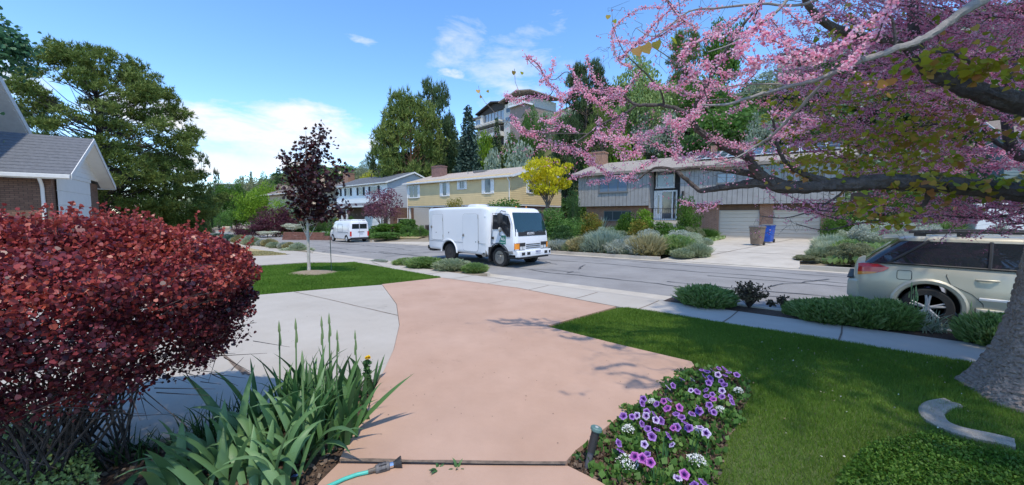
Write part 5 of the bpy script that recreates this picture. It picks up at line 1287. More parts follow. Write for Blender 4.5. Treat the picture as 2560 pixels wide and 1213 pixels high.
# ------------------------------------------------------------------ foliage generators (all numpy)
def unit(v): return v/np.maximum(np.linalg.norm(v, axis=1, keepdims=True), 1e-9)
def rdir(n): return unit(rng.normal(size=(n, 3)))
SH = {'dia': np.array([(0, 0), (.42, .45), (0, 1), (-.42, .45)]),
      'obo': np.array([(0, 0), (.30, .30), (.46, .65), (.28, .94), (-.28, .94), (-.46, .65), (-.30, .30)]),
      'map': np.array([(0, 0), (.55, .10), (.42, .38), (.62, .72), (.22, .66), (0, 1.05), (-.22, .66), (-.62, .72), (-.42, .38), (-.55, .10)]),
      'ndl': np.array([(-.10, 0), (.10, 0), (0, 1)]),
      'hea': np.array([(0, 0), (.40, -.08), (.56, .22), (.40, .60), (0, 1.0), (-.40, .60), (-.56, .22), (-.40, -.08)])}
def leafset(C, D, size, shape='dia', jit=.3, nrm=None, fold=0.0):
    """leaves rooted at C pointing along D"""
    n = len(C); s = SH[shape]; k = len(s); D = unit(D)
    N = rdir(n) if nrm is None else unit(nrm+rdir(n)*jit)
    W = unit(np.cross(D, N)); N2 = np.cross(W, D)
    sz = np.asarray(size)*(1+rng.uniform(-.3, .3, n)); sz = sz.reshape(n, 1, 1)
    V = C[:, None, :]+(W[:, None, :]*s[None, :, 0:1]+D[:, None, :]*s[None, :, 1:2]+N2[:, None, :]*(np.abs(s[None, :, 0:1])*fold))*sz
    F = (np.arange(n)[:, None]*k+np.arange(k)[None, :])
    return V.reshape(-1, 3), F
class Fol:
    def __init__(s): s.V = []; s.F = []; s.R = []; s.n = 0
    def add(s, VF, r):
        V, F = VF; s.V.append(V); s.F.append((F+s.n)); s.n += len(V); s.R.append(np.clip(np.broadcast_to(r, (len(F),)), 0, 1)); return s
    def build(s, name, m, parent=None, **k):
        ks = {f.shape[1] for f in s.F}
        if len(ks) == 1: F = np.concatenate(s.F)
        else: F = [list(r) for f in s.F for r in f]
        return npmesh(name, np.concatenate(s.V), F, m, parent, rnd=np.concatenate(s.R), **k)
def clumpcrown(fol, cl, rad, per, size, shape='dia', flat=1.0, up=.3, fill=.5, ctr=None, cvar=.35):
    """leaves gathered in clumps, denser on each clump's shell"""
    for c, r in zip(cl, rad):
        n = int(per*(r/np.mean(rad))**2); d = rdir(n); rr = r*(fill+(1-fill)*rng.random(n)**.5)[:, None]
        p = c+d*rr*np.array([1, 1, flat]); q = d*.7+np.array([0, 0, up])+rdir(n)*.8
        fol.add(leafset(p, q, size, shape), rng.normal(.5+rng.uniform(-cvar, cvar)*.6, .17, n))
def ell(n, c, r, inner=.75, zmin=-1):
    out = []
    while len(out) < n:
        d = rdir(1)[0]
        if d[2] < zmin: continue
        out.append(np.array(c)+d*np.array(r)*rng.uniform(inner, 1))
    return np.array(out)
M_bark = mat('grey_brown_bark', (.13, .105, .085), .95, var=.35, scale=9, bump=.8, bscale=30)
M_barkr = mat('orange_bark', (.27, .145, .085), .95, var=.3, scale=9, bump=.8, bscale=30)
M_barkl = mat('pale_bark', (.42, .39, .34), .85, var=.15, scale=14, bump=.3, bscale=40)
M_barkd = mat('dark_bark', (.055, .045, .042), .95, var=.4, scale=14, bump=.9, bscale=40)
g_ = lambda *c: [tuple(x) for x in c]
LM = {
 'green': leafmat('leaf_green', g_((.030, .075, .010), (.075, .17, .020), (.15, .27, .035))),
 'bright': leafmat('leaf_bright', g_((.07, .15, .012), (.17, .30, .02), (.30, .45, .05))),
 'mid': leafmat('leaf_mid', g_((.045, .11, .022), (.10, .21, .042), (.17, .30, .07))),
 'dark': leafmat('leaf_dark', g_((.022, .06, .018), (.048, .11, .03), (.09, .17, .045))),
 'pine': leafmat('needle_pine', g_((.075, .12, .025), (.14, .20, .042), (.24, .29, .075)), .6, .15),
 'pined': leafmat('needle_dark', g_((.03, .06, .022), (.058, .105, .038), (.11, .165, .06)), .6, .15),
 'blue': leafmat('needle_blue', g_((.03, .065, .05), (.06, .11, .085), (.11, .17, .14)), .6, .15),
 'silver': leafmat('leaf_silver', g_((.20, .27, .19), (.34, .42, .32), (.48, .55, .44))),
 'olive': leafmat('leaf_olive', g_((.13, .16, .07), (.23, .25, .13), (.33, .34, .20))),
 'yellow': leafmat('leaf_yellow', g_((.36, .34, .01), (.62, .56, .015), (.80, .72, .04)), trans=.4),
 'ygreen': leafmat('leaf_ygreen', g_((.24, .28, .02), (.40, .42, .04), (.55, .52, .08))),
 'purple': leafmat('leaf_purple', g_((.045, .012, .022), (.10, .028, .045), (.18, .06, .085))),
 'plum': leafmat('leaf_plum', g_((.10, .035, .055), (.20, .075, .11), (.34, .16, .20))),
 'maroon': leafmat('leaf_maroon', g_((.018, .006, .007), (.048, .013, .016), (.10, .03, .032)), .35, .25, .5),
 'white': leafmat('blossom_white', g_((.30, .38, .22), (.62, .64, .52), (.80, .80, .72))),
 'sage': leafmat('leaf_sage', g_((.28, .34, .20), (.46, .52, .36), (.60, .65, .50))),
 'sagew': leafmat('leaf_sagew', g_((.32, .36, .28), (.46, .50, .42), (.60, .63, .55))),
 'lav': leafmat('leaf_lavender', g_((.10, .19, .04), (.20, .31, .09), (.34, .43, .19))),
 'lavg': leafmat('leaf_grey_lavender', g_((.20, .25, .13), (.34, .40, .24), (.50, .54, .37))),
 'grass': leafmat('grass_blades', g_((.06, .14, .014), (.105, .215, .022), (.19, .31, .045)), .5, .35),
 'tan': leafmat('grass_tan', g_((.28, .26, .11), (.42, .38, .19), (.55, .48, .28))),
 'wild': leafmat('leaf_wild', g_((.15, .24, .06), (.27, .38, .12), (.42, .50, .24))),
 'redtip': leafmat('leaf_redtip', g_((.09, .14, .02), (.22, .22, .03), (.42, .20, .05))),
}
def limbs(mb, cl, base, r0, h0, n=6, rz=.5):
    for c in cl[:n]:
        a = Vector((0, 0, h0*random.uniform(.6, 1.0))); c = Vector(c); m = a.lerp(c, .5)+Vector((0, 0, .03))
        mb.tube([a, m, c], [r0*.5, r0*.3, r0*.12], 6)
def mk_broad(per=150, nc=46, size=.034, shape='dia', clumpr=.15, up=.2, h0=.28, flat=.8, airy=1.0, nl=9, zc=.63, rz=.34, rr=.40):
    cl = np.concatenate([ell(int(nc*.75), (0, 0, zc), (rr, rr, rz), .7), ell(int(nc*.25), (0, 0, zc), (rr*.6, rr*.6, rz*.6), .3)])
    rad = rng.uniform(.65, 1.3, len(cl))*clumpr
    f = Fol(); clumpcrown(f, cl, rad, per, size, shape, flat=flat, up=up, fill=.35)
    mb = MB(); mb.tube([(0, 0, -.03), (0.005, 0, .1), (-.01, .005, h0), (.01, 0, .62)], [.028, .021, .016, .007], 8); limbs(mb, cl, 0, .018, h0, nl)
    return [('trunk', mb, None), ('crown', f, None)]
def mk_bush(per=110, nc=34, size=.05, shape='dia', clumpr=.2, flat=.8, up=.4):
    cl = ell(nc, (0, 0, .45), (.40, .40, .42), .65, -.8); rad = rng.uniform(.7, 1.25, nc)*clumpr
    f = Fol(); clumpcrown(f, cl, rad, per, size, shape, flat=flat, up=up, fill=.4)
    mb = MB()
    for c in cl[:9]: mb.tube([(random.uniform(-.05, .05), random.uniform(-.05, .05), -.05), tuple(Vector(c)*.6), tuple(c)], [.016, .010, .004], 5)
    return [('stems', mb, None), ('foliage', f, None)]
def mk_spruce(levels=30, size=.05, droop=.25, dens=1.0, power=1.0):
    f = Fol(); mb = MB(); mb.tube([(0, 0, -.03), (0, 0, .5), (0, 0, .99)], [.022, .013, .003], 8)
    for i in range(levels):
        z = .06+.93*(i/levels); R_ = .5*(1-z)**.85*power+.012; nb = max(5, int(13*(1-z)+5)); a0 = rng.uniform(0, 6.28)
        for b in range(nb):
            a = a0+2*PI*b/nb+rng.uniform(-.2, .2); r = R_*rng.uniform(.72, 1.08); dz = -droop*r*rng.uniform(.6, 1.3)
            n = int((60*r/.5+10)*dens); t = rng.random(n)**.65; up_ = .10*r*np.sin(t*3.1)
            p = np.stack([np.cos(a)*r*t, np.sin(a)*r*t, z+dz*t+up_], 1)+rng.normal(size=(n, 3))*np.array([.014, .014, .010])
            side = np.stack([-np.sin(a)*np.ones(n), np.cos(a)*np.ones(n), np.zeros(n)], 1)*rng.uniform(-1, 1, (n, 1))
            d = np.stack([np.cos(a)*np.ones(n), np.sin(a)*np.ones(n), rng.uniform(-.5, .3, n)], 1)+side
            p += side*(.05*r/.5)
            f.add(leafset(p, d, size*rng.uniform(.6, 1), 'dia', nrm=np.array([[0, 0, 1.]])*np.ones((n, 1)), jit=.6), rng.normal(.35+.35*t.mean()+rng.uniform(-.2, .2), .16, n))
    return [('trunk', mb, None), ('crown', f, None)]
def mk_pine(limb=1.0, nt=620, nn=22, size=.05, shape=None, bare=.22, clusters=60, cr=.10, lean=0.0, wide=.45, prof=None, flat=.55):
    f = Fol(); mb = MB(); mb.tube([(0, 0, -.02), (lean*.3, 0, .3), (lean*.7, .01, .65), (lean, 0, .95)], [.026, .020, .013, .004], 8)
    prof = prof or (lambda z: wide*math.sin(PI*min(1, max(0.02, (z-bare)/(1.03-bare))))**.6)
    cc = []
    while len(cc) < clusters:
        z = rng.uniform(bare, .98); a = rng.uniform(0, 6.28); r = prof(z)*rng.uniform(.35, 1)**.6
        cc.append((math.cos(a)*r, math.sin(a)*r, z))
    for k, c in enumerate(cc):
        zb = c[2]-.10-.15*random.random(); zb = max(bare*.8, zb); mb.tube([(lean*zb, 0, zb), (c[0]*.5+lean*zb, c[1]*.5, lerp(zb, c[2], .35)), (c[0]+lean*c[2], c[1], c[2])], [.009*limb, .006*limb, .002*limb], 5, cap=False)
        m = int(nt/clusters); q = rdir(m)*(cr*rng.uniform(.35, 1, (m, 1)))*np.array([1.15, 1.15, flat])+np.array([c[0]+lean*c[2], c[1], c[2]])
        base = rng.uniform(-.2, .2)
        C = np.repeat(q, nn, 0); out = np.repeat(unit(q-np.array([lean*.6, 0, c[2]-.08])), nn, 0)
        D = unit(out*.5+np.array([0, 0, .45])+rdir(len(C))*.85)
        f.add(leafset(C, D, size, 'ndl' if shape is None else shape), rng.normal(.5+base, .18, len(C)))
    return [('trunk', mb, None), ('crown', f, None)]
def mk_mound(n=2600, size=.30, w=.055, spread=1.0, heads=0):
    """many upright shoots from a low cushion"""
    f = Fol(); a = rng.uniform(0, 6.28, n); r = np.sqrt(rng.random(n))*.36; b = np.stack([np.cos(a)*r, np.sin(a)*r, np.full(n, .02)+.38*np.sqrt(np.maximum(0, 1-(r/.42)**2))*rng.random(n)], 1)
    D = unit(np.stack([np.cos(a)*r*2.2*spread, np.sin(a)*r*2.2*spread, np.full(n, .9)], 1)+rdir(n)*.28)
    V, F = leafset(b, D, size, 'dia'); 
    C = np.repeat(b, 4, 0)
    W = unit(np.cross(D, rdir(n)))*w
    L = (size*rng.uniform(.6, 1.25, n))[:, None]
    bend = unit(D+rdir(n)*.25)
    V = np.stack([b-W*.35, b+W*.35, b+D*L*.55+W*.5, b+D*L*.5+bend*L*.55, b+D*L*.55-W*.5], 1).reshape(-1, 3); F = np.arange(n)[:, None]*5+np.arange(5)[None, :]
    tuft = rng.uniform(-.22, .22, 12)[(a*12/6.3).astype(int) % 12]
    f.add((V, F), rng.normal(.5, .2, n)+tuft*.8)
    m = int(n*1.6); a2 = rng.uniform(0, 6.28, m); el_ = rng.random(m)*1.45; p = np.stack([np.cos(a2)*np.cos(el_)*.44, np.sin(a2)*np.cos(el_)*.44, .04+np.sin(el_)*.55], 1)*rng.uniform(.6, 1.02, (m, 1))
    V2, F2 = leafset(p, unit(p)+np.array([0, 0, .8])+rdir(m)*.5, size*.35, 'dia')
    o = Fol(); o.add((V, F), f.R[0]); o.F.append(F2+o.n); o.V.append(V2); o.n += len(V2); o.R.append(np.clip(rng.normal(.42, .2, m), 0, 1))
    return [('foliage', o, None)]
def bladegeo(base, az, length, width, arch, nseg=7, fold=.25, twist=0.0, tilt=0.15, droop=1.0):
    """one curved sword leaf; returns verts (nseg+1)*3, quads"""
    V = []; o = np.array([math.cos(az), math.sin(az), 0.]); s = np.array([-math.sin(az+twist), math.cos(az+twist), 0.]); th = tilt; p = np.array(base, float); ds = length/nseg
    for i in range(nseg+1):
        t = i/nseg; w = width*(.55+.9*t if t < .5 else 1.0)*(1-((max(0, t-.45))/.55)**2.2)+.0008; w = width*min(1, .6+t)*(1-max(0, (t-.4)/.6)**2)+.0006
        dirv = o*math.sin(th)+np.array([0, 0, 1])*math.cos(th); nn = o*math.cos(th)-np.array([0, 0, 1])*math.sin(th)
        V += [p-s*w/2+nn*w*fold, p, p+s*w/2+nn*w*fold]; p = p+dirv*ds; th += arch*droop*(t+.15)*2/nseg
    F = [(3*i+a, 3*i+a+1, 3*i+a+4, 3*i+a+3) for i in range(nseg) for a in (0, 1)]
    return V, F
def mk_yucca(n=70, l=.95, w=.06, mat_r=.5, arch=.25):
    V = []; F = []; Rr = []
    for k in range(n):
        el_ = random.uniform(.05, 1.35); v, f = bladegeo((random.uniform(-.05, .05), random.uniform(-.05, .05), 0), random.uniform(0, 6.28), l*random.uniform(.7, 1.05), w, arch*random.uniform(0, 2), 4, tilt=el_)
        F += [tuple(i+len(V) for i in q) for q in f]; V += v; Rr += [random.uniform(.2, .9)]*len(f)
    fo = Fol(); fo.V = [np.array(V)]; fo.F = [np.array(F)]; fo.R = [np.array(Rr)]; fo.n = len(V); return [('leaves', fo, None)]
MK = {
 'broad': lambda: mk_broad(), 'broad2': lambda: mk_broad(per=120, nc=60, clumpr=.12, size=.03, rz=.37), 'loose': lambda: mk_broad(per=70, nc=50, clumpr=.12, size=.028, h0=.2),
 'layer': lambda: mk_broad(per=115, nc=44, clumpr=.14, flat=.30, size=.030, h0=.5, zc=.76, rz=.22, rr=.44, nl=14),
 'bush': lambda: mk_bush(), 'fine': lambda: mk_bush(per=150, nc=44, size=.032, clumpr=.16), 'juniper': lambda: mk_bush(per=130, nc=46, size=.045, clumpr=.15, flat=.45),
 'low': lambda: mk_broad(per=135, nc=42, size=.034, clumpr=.17, h0=.10, zc=.52, rz=.45, rr=.42),
 'spruce': lambda: mk_spruce(), 'spruce2': lambda: mk_spruce(levels=24, dens=.8, power=.8),
 'pine': lambda: mk_pine(limb=.6, nt=2400, nn=11, size=.05, clusters=80, cr=.12), 'pineb': lambda: mk_pine(limb=.6, nt=2300, nn=11, size=.045, bare=.26, clusters=90, cr=.10, wide=.42),
 'mound': lambda: mk_mound(), 'mound2': lambda: mk_mound(n=1500, size=.24, w=.05, spread=1.3), 'yucca': lambda: mk_yucca(), 
 'grassy': lambda: mk_mound(n=2600, size=.55, w=.022, spread=.8),
}
PRO = {}
def plant(kind, m, pos, w, h, name, label, cat, group=None, bark=None, rz=None):
    """one plant = one Empty with its own parts; meshes are shared between plants of the same build"""
    t = thing(name, label, cat, pos, random.uniform(0, 6.28) if rz is None else rz, group, (w, w, h))
    if kind not in PRO:
        PRO[kind] = [(nm, ob.build(nm, [LM['green'] if isinstance(ob, Fol) else M_bark])) for nm, ob, _ in MK[kind]()]
        for nm, o in PRO[kind]: COL.objects.unlink(o)
    for nm, o in PRO[kind]:
        c = o.copy(); COL.objects.link(c); c.parent = t; c.name = nm
        c.material_slots[0].link = 'OBJECT'; c.material_slots[0].material = (LM[m] if nm in ('crown', 'foliage', 'leaves') else (bark or M_bark))
    return t
def tree(kind, m, px, d, ytop, wpx, name, label, cat='tree', base=None, group=None, bark=None, zoff=0.0):
    p = P(px, 540, d); z = terr(p.x, p.y) if base is None else P(px, base, d).z
    top = P(px, ytop, d).z; 
    return plant(kind, m, (p.x, p.y, z-.05+zoff), wpx/FPX*d, max(.3, top-z+.05), name, label, cat, group, bark)

# ---- trees and shrubs one can tell apart: kind, leaf, pixel column, distance, top, width, name, label
T = [
 ('broad', 'green', 545, 120, 452, 62, 'green_tree', 'dark green rounded tree on the far left rise behind the terracotta roof'),
 ('broad2', 'mid', 520, 95, 495, 70, 'green_tree', 'mid green tree just right of the big pine, above the purple far tree'),
 ('broad', 'bright', 500, 75, 520, 50, 'green_tree', 'low bright green tree at the foot of the big left pine'),
 ('broad2', 'green', 590, 130, 458, 60, 'green_tree', 'green tree under the flat-roofed ridge house'),
 ('loose', 'mid', 548, 62, 528, 60, 'leafy_tree', 'small blue-green leafy tree with pale stems behind the mailbox'),
 ('broad', 'bright', 628, 62, 470, 92, 'light_green_tree', 'tall light green tree left of the tan house'),
 ('broad2', 'bright', 672, 90, 463, 80, 'light_green_tree', 'light yellow-green tree behind the left end of the tan house roof'),
 ('broad', 'green', 590, 72, 520, 66, 'green_tree', 'rounded green tree beside the terracotta-roofed house'),
 ('loose', 'olive', 640, 150, 440, 110, 'scrub_tree', 'grey-brown leafless looking scrub tree on the far ridge'),
 ('spruce2', 'pined', 632, 170, 425, 34, 'dark_conifer', 'small dark conifer alone on the far ridge skyline'),
 ('spruce2', 'pined', 700, 130, 415, 60, 'dark_conifer', 'dark conifer on the ridge just left of the maroon maple'),
 ('broad2', 'mid', 665, 165, 440, 46, 'green_tree', 'small green tree on the skyline between two dark ridge conifers'),
 ('loose', 'green', 606, 190, 440, 26, 'ridge_tree', 'thin small tree beside the flat ridge house'),
 ('loose', 'pined', 552, 200, 443, 22, 'ridge_tree', 'tiny dark tree behind the flat ridge house roof'),
 ('loose', 'bright', 703, 58, 494, 66, 'leafy_tree', 'light green loose tree in front of the tan house wall'),
 ('loose', 'green', 760, 52, 500, 80, 'leafy_tree', 'green tree behind the maroon maple trunk'),
 ('fine', 'dark', 775, 50, 545, 90, 'dark_shrub', 'dark green shrub below the tan house, right of the purple tree'),
 ('low', 'purple', 688, 48, 516, 100, 'purple_tree', 'rounded purple-leaved tree left of the maple trunk'),
 ('low', 'purple', 722, 50, 530, 60, 'purple_tree', 'redder purple tree touching the right of the rounded purple one'),
 ('fine', 'purple', 622, 46, 556, 84, 'purple_shrub', 'low purple shrub just right of the mailbox'),
 ('broad', 'purple', 492, 48, 520, 46, 'purple_tree', 'small purple tree on a thin trunk right of the red bush'),
 ('fine', 'purple', 525, 44, 570, 30, 'purple_shrub', 'small dull purple shrub left of the mailbox pier'),
 ('layer', 'white', 730, 47, 557, 50, 'dogwood', 'small tree with flat layers of white blossom above the timber wall'),
 ('layer', 'white', 667, 45, 577, 54, 'dogwood', 'low spreading white-blossomed shrub below the purple tree'),
 ('fine', 'mid', 804, 50, 540, 24, 'clipped_shrub', 'clipped upright shrub between the red door and the brick corner'),
 ('fine', 'mid', 833, 52, 538, 30, 'clipped_shrub', 'clipped rounded shrub at the tan house window'),
 ('fine', 'green', 877, 50, 536, 24, 'clipped_shrub', 'clipped green shrub between the porch posts of the white house'),
 ('spruce2', 'ygreen', 843, 40, 545, 34, 'small_spruce', 'small pale yellow-green spruce left of the delivery van'),
 ('loose', 'plum', 955, 43, 468, 118, 'plum_tree', 'plum tree with sparse purple-pink leaves behind the delivery van'),
 ('juniper', 'green', 975, 40, 553, 90, 'juniper', 'wide dark green juniper right of the plum trunk'),
 ('juniper', 'mid', 1020, 42, 540, 50, 'juniper', 'green shrub at the corner post of the yellow house'),
 ('fine', 'mid', 1014, 39, 560, 34, 'clipped_shrub', 'clipped low box shrub below the yellow house porch, left one'),
 ('fine', 'mid', 1047, 38, 560, 38, 'clipped_shrub', 'clipped low box shrub below the yellow house porch, right one'),
 ('juniper', 'mid', 962, 36, 578, 86, 'juniper', 'low spreading juniper with rusty skirts at the kerb right of the van'),
 ('juniper', 'olive', 915, 38, 585, 40, 'juniper', 'low dull juniper hidden behind the van rear'),
 ('fine', 'silver', 812, 44, 577, 26, 'grey_shrub', 'small grey shrub at the right end of the timber wall'),
 ('fine', 'mid', 826, 42, 580, 40, 'green_shrub', 'low green shrub at the front wheel of the delivery van'),
 ('loose', 'redtip', 1135, 36, 493, 66, 'bare_shrub', 'nearly bare reddish twiggy shrub behind the truck roof'),
 ('broad2', 'ygreen', 940, 100, 432, 90, 'yellow_green_tree', 'yellow-green rounded tree above the white house roof'),
 ('broad', 'olive', 905, 120, 420, 70, 'hill_tree', 'dull olive tree on the hill left of the yellow-green one'),
 ('fine', 'silver', 925, 130, 392, 60, 'silver_tree', 'silvery tree on the hill skyline left of the tall pines'),
 ('broad', 'mid', 878, 125, 425, 50, 'hill_tree', 'green tree on the hill skyline right of the maple crown'),
 ('spruce2', 'pined', 845, 140, 430, 40, 'dark_conifer', 'dark conifer on the hill behind the maple crown'),
 ('broad2', 'mid', 985, 110, 405, 60, 'hill_tree', 'green hill tree tucked against the left side of the pines'),
 ('pineb', 'pined', 975, 66, 325, 120, 'tall_pine', 'dark pine with a leaning grey trunk left of the orange-barked pine'),
 ('pine', 'pine', 1030, 62, 243, 176, 'tall_pine', 'tall olive green pine with an orange trunk above the yellow house'),
 ('pineb', 'pined', 1086, 70, 208, 120, 'tall_pine', 'tallest dark pine behind the orange-barked one'),
 ('pine', 'pined', 1120, 75, 330, 80, 'tall_pine', 'shorter dark pine between the tall pines and the blue spruce'),
 ('spruce', 'blue', 1172, 62, 258, 122, 'blue_spruce', 'large blue-green spruce below the hilltop house'),
 ('spruce2', 'pined', 1243, 74, 288, 62, 'dark_spruce', 'slender dark spruce in front of the hilltop house deck'),
 ('bush', 'silver', 1236, 60, 372, 70, 'silver_shrub', 'silvery shrub mound just right of the blue spruce base'),
 ('bush', 'silver', 1300, 58, 352, 100, 'silver_shrub', 'large silvery shrub above the yellow house roof'),
 ('bush', 'bright', 1212, 76, 325, 60, 'green_shrub', 'bright green ivy-like shrub below the hilltop deck'),
 ('fine', 'green', 1290, 74, 318, 70, 'green_shrub', 'green shrub under the white wall of the hilltop house'),
 ('fine', 'silver', 1352, 78, 268, 84, 'silver_shrub', 'silvery shrub below the hilltop balcony'),
 ('broad', 'mid', 1338, 70, 262, 60, 'green_tree', 'rounded green tree hiding the right end of the hilltop house'),
 ('bush', 'green', 1320, 76, 282, 46, 'green_shrub', 'dark green shrub against the taupe wall of the hilltop house'),
 ('pine', 'pined', 1462, 66, 155, 110, 'hill_pine', 'tall dark pine on the hill behind the left tips of the blossom'),
 ('pine', 'pined', 1415, 56, 300, 90, 'hill_pine', 'dark pine on the hill above the yellow tree'),
 ('pineb', 'pine', 1500, 54, 265, 100, 'hill_pine', 'broad olive pine above the left end of the grey house roof'),
 ('broad2', 'wild', 1590, 58, 150, 150, 'scrub_tree', 'large pale green tree in the middle of the hill behind the blossom'),
 ('loose', 'wild', 1655, 62, 200, 120, 'scrub_tree', 'pale green thin tree in the middle of the hill'),
 ('pine', 'pine', 1700, 64, 75, 80, 'hill_pine', 'olive pine high on the hill under the near blossom'),
 ('broad', 'green', 1795, 62, 40, 100, 'green_tree', 'bright green tree at the top of the hill behind the blossom'),
 ('fine', 'silver', 1640, 56, 255, 130, 'silver_shrub', 'broad silvery shrub mass behind the upright middle limb'),
 ('bush', 'mid', 1740, 58, 190, 130, 'green_shrub', 'mid green shrub on the hill below the bright green tree'),
 ('bush', 'bright', 1560, 52, 330, 90, 'green_shrub', 'fresh green shrub above the left half of the grey roof'),
 ('juniper', 'mid', 1800, 48, 250, 190, 'juniper', 'broad green juniper mass above the solar panels, left'),
 ('juniper', 'dark', 1720, 46, 310, 150, 'juniper', 'dark green juniper just above the ridge of the grey house'),
 ('fine', 'silver', 1925, 58, 165, 150, 'silver_tree', 'large silvery tree on the hill behind the grey branch'),
 ('fine', 'silver', 1880, 44, 262, 90, 'silver_shrub', 'silvery shrub above the solar panels'),
 ('fine', 'silver', 1990, 60, 130, 120, 'silver_tree', 'pale silvery tree high on the hill left of the tiled roof'),
 ('pineb', 'pined', 1985, 46, 200, 110, 'hill_pine', 'dark pine right of the silvery trees on the hill'),
 ('broad2', 'dark', 2080, 48, 150, 160, 'dark_tree', 'dark tree below the tiled roof hill house'),
 ('broad2', 'green', 2200, 46, 140, 190, 'dark_tree', 'green tree on the hill seen through the right blossom'),
 ('broad', 'mid', 2350, 44, 120, 200, 'dark_tree', 'mid green tree on the hill at the far right'),
 ('pine', 'pined', 2480, 44, 60, 190, 'hill_pine', 'tall dark pine at the far right behind the blossom'),
 ('layer', 'yellow', 1367, 30, 388, 138, 'golden_tree', 'small golden yellow tree beside the right end of the yellow house'),
 ('low', 'green', 1290, 27, 498, 150, 'green_shrub', 'large loose green shrub behind the truck cab roof'),
 ('low', 'mid', 1400, 25, 520, 130, 'green_shrub', 'large green shrub right of the truck windscreen'),
 ('bush', 'dark', 1405, 21.9, 562, 62, 'dark_shrub', 'dark green low shrub right of the truck headlights'),
 ('bush', 'redtip', 1478, 25.5, 530, 60, 'red_tipped_shrub', 'red-tipped green shrub at the left corner of the grey house'),
 ('bush', 'green', 1568, 25.5, 530, 54, 'green_shrub', 'green shrub under the basement window of the grey house'),
 ('bush', 'bright', 1608, 24.5, 522, 60, 'green_shrub', 'bright green shrub left of the white entry door'),
 ('bush', 'redtip', 1602, 23, 548, 66, 'red_tipped_shrub', 'orange-tinged shrub in the middle of the planted bank'),
 ('bush', 'green', 1655, 23.5, 553, 80, 'green_shrub', 'green shrub in front of the white entry steps'),
 ('bush', 'green', 1700, 24, 565, 40, 'green_shrub', 'green shrub at the right of the entry railing'),
 ('low', 'green', 1722, 25.5, 490, 60, 'climbing_shrub', 'leafy climbing shrub against the brick right of the entry'),
 ('bush', 'green', 1625, 21.5, 588, 40, 'green_shrub', 'small dark green shrub standing up out of the silver border'),
 ('loose', 'dark', 1432, 27, 470, 40, 'dark_shrub', 'dark bare shrub in the gap between the two houses'),
 ('bush', 'green', 2074, 20.5, 545, 40, 'green_shrub', 'green shrub left of the reddish post'),
 ('low', 'green', 2130, 22, 505, 90, 'green_shrub', 'tall green shrub right of the reddish post'),
 ('fine', 'sagew', 2180, 19, 545, 90, 'silver_shrub', 'pale silver shrub behind the rear of the car'),
 ('fine', 'sagew', 2262, 19, 548, 110, 'silver_shrub', 'whitish shrub mound above the car roof'),
 ('fine', 'sagew', 2325, 19.5, 556, 60, 'silver_shrub', 'small whitish shrub left of the garden chair'),
 ('low', 'green', 2300, 25, 470, 140, 'green_shrub', 'green shrub behind the whitish mound under the big limb'),
 ('low', 'mid', 2410, 25, 505, 130, 'green_shrub', 'green shrub behind the garden chair'),
 ('juniper', 'olive', 2020, 14.6, 645, 60, 'juniper', 'low grey-brown creeping shrub at the right corner of the far driveway'),
 ('juniper', 'olive', 2085, 13.4, 655, 60, 'juniper', 'low grey-brown creeping shrub behind the car tail light'),
 ('fine', 'silver', 2500, 20, 556, 40, 'grey_shrub', 'small grey-green bush in front of the white trailer'),
]
for q in T:
    kind, m, px, d, yt, wp, nm, lb = q
    tree(kind, m, px, d, yt, wp, nm, lb, 'shrub' if 'shrub' in nm or 'juniper' in nm else 'tree', bark=(M_barkr if 'orange trunk' in lb else None))

# hill scrub: a mass nobody could count
def scrub(name, kinds, pts, label, mkey):
    V = []; F = []; Rr = []; n = 0; src = []
    for k in kinds:
        f = k[1]; src.append((np.concatenate(f.V), np.concatenate(f.F), np.concatenate(f.R)))
    for (x, y, s, hgt) in pts:
        v, f, r = src[rng.integers(len(src))]; a = rng.uniform(0, 6.28); c, s_ = math.cos(a), math.sin(a)
        w = np.stack([(v[:, 0]*c-v[:, 1]*s_)*s+x, (v[:, 0]*s_+v[:, 1]*c)*s+y, v[:, 2]*hgt+terr(x, y)-.1], 1)
        V.append(w); F.append(f+n); n += len(w); Rr.append(np.clip(r+rng.uniform(-.3, .3), 0, 1))
    return tag(npmesh(name, np.concatenate(V), np.concatenate(F), LM[mkey], rnd=np.concatenate(Rr)), label, 'shrubs', kind='stuff')
SB = [('f', mk_bush(per=34, nc=22, size=.085, clumpr=.21)[1][1]) for _ in range(3)]
def hillpts(n, x0, x1, y0, y1, s0, s1):
    out = []
    for _ in range(n):
        x = rng.uniform(x0, x1); y = rng.uniform(y0, y1); s = rng.uniform(s0, s1); out.append((x, y, s*1.3, s*.8))
    return out
for nm, mk_, cnt in (('hillside_scrub', 'mid', 190), ('hillside_scrub', 'dark', 170), ('hillside_scrub', 'silver', 60), ('hillside_scrub', 'olive', 120)):
    pts = hillpts(int(cnt*1.35), -120, 34, 41, 80, 2.2, 5.0)+hillpts(int(cnt*.5), -260, -100, 36, 80, 3, 6)
    pts = [p for p in pts if not (-66 < p[0] < -44 and 56 < p[1] < 82 and p[3] > 1.5)]
    scrub(nm, SB, pts, {'mid': 'mid green scrub covering the hillside', 'dark': 'dark green scrub covering the hillside', 'silver': 'silvery scrub scattered over the hillside', 'olive': 'dry olive brown scrub covering the hillside'}[mk_], mk_)
pts = [(rng.uniform(-160, -60), rng.uniform(-9, 5.5), 3, 2.6) for _ in range(40)]+[(rng.uniform(-260, -110), rng.uniform(6, 40), 5, 5) for _ in range(70)]
scrub('distant_trees', SB, pts, 'green trees and gardens at the far end of the street', 'mid')
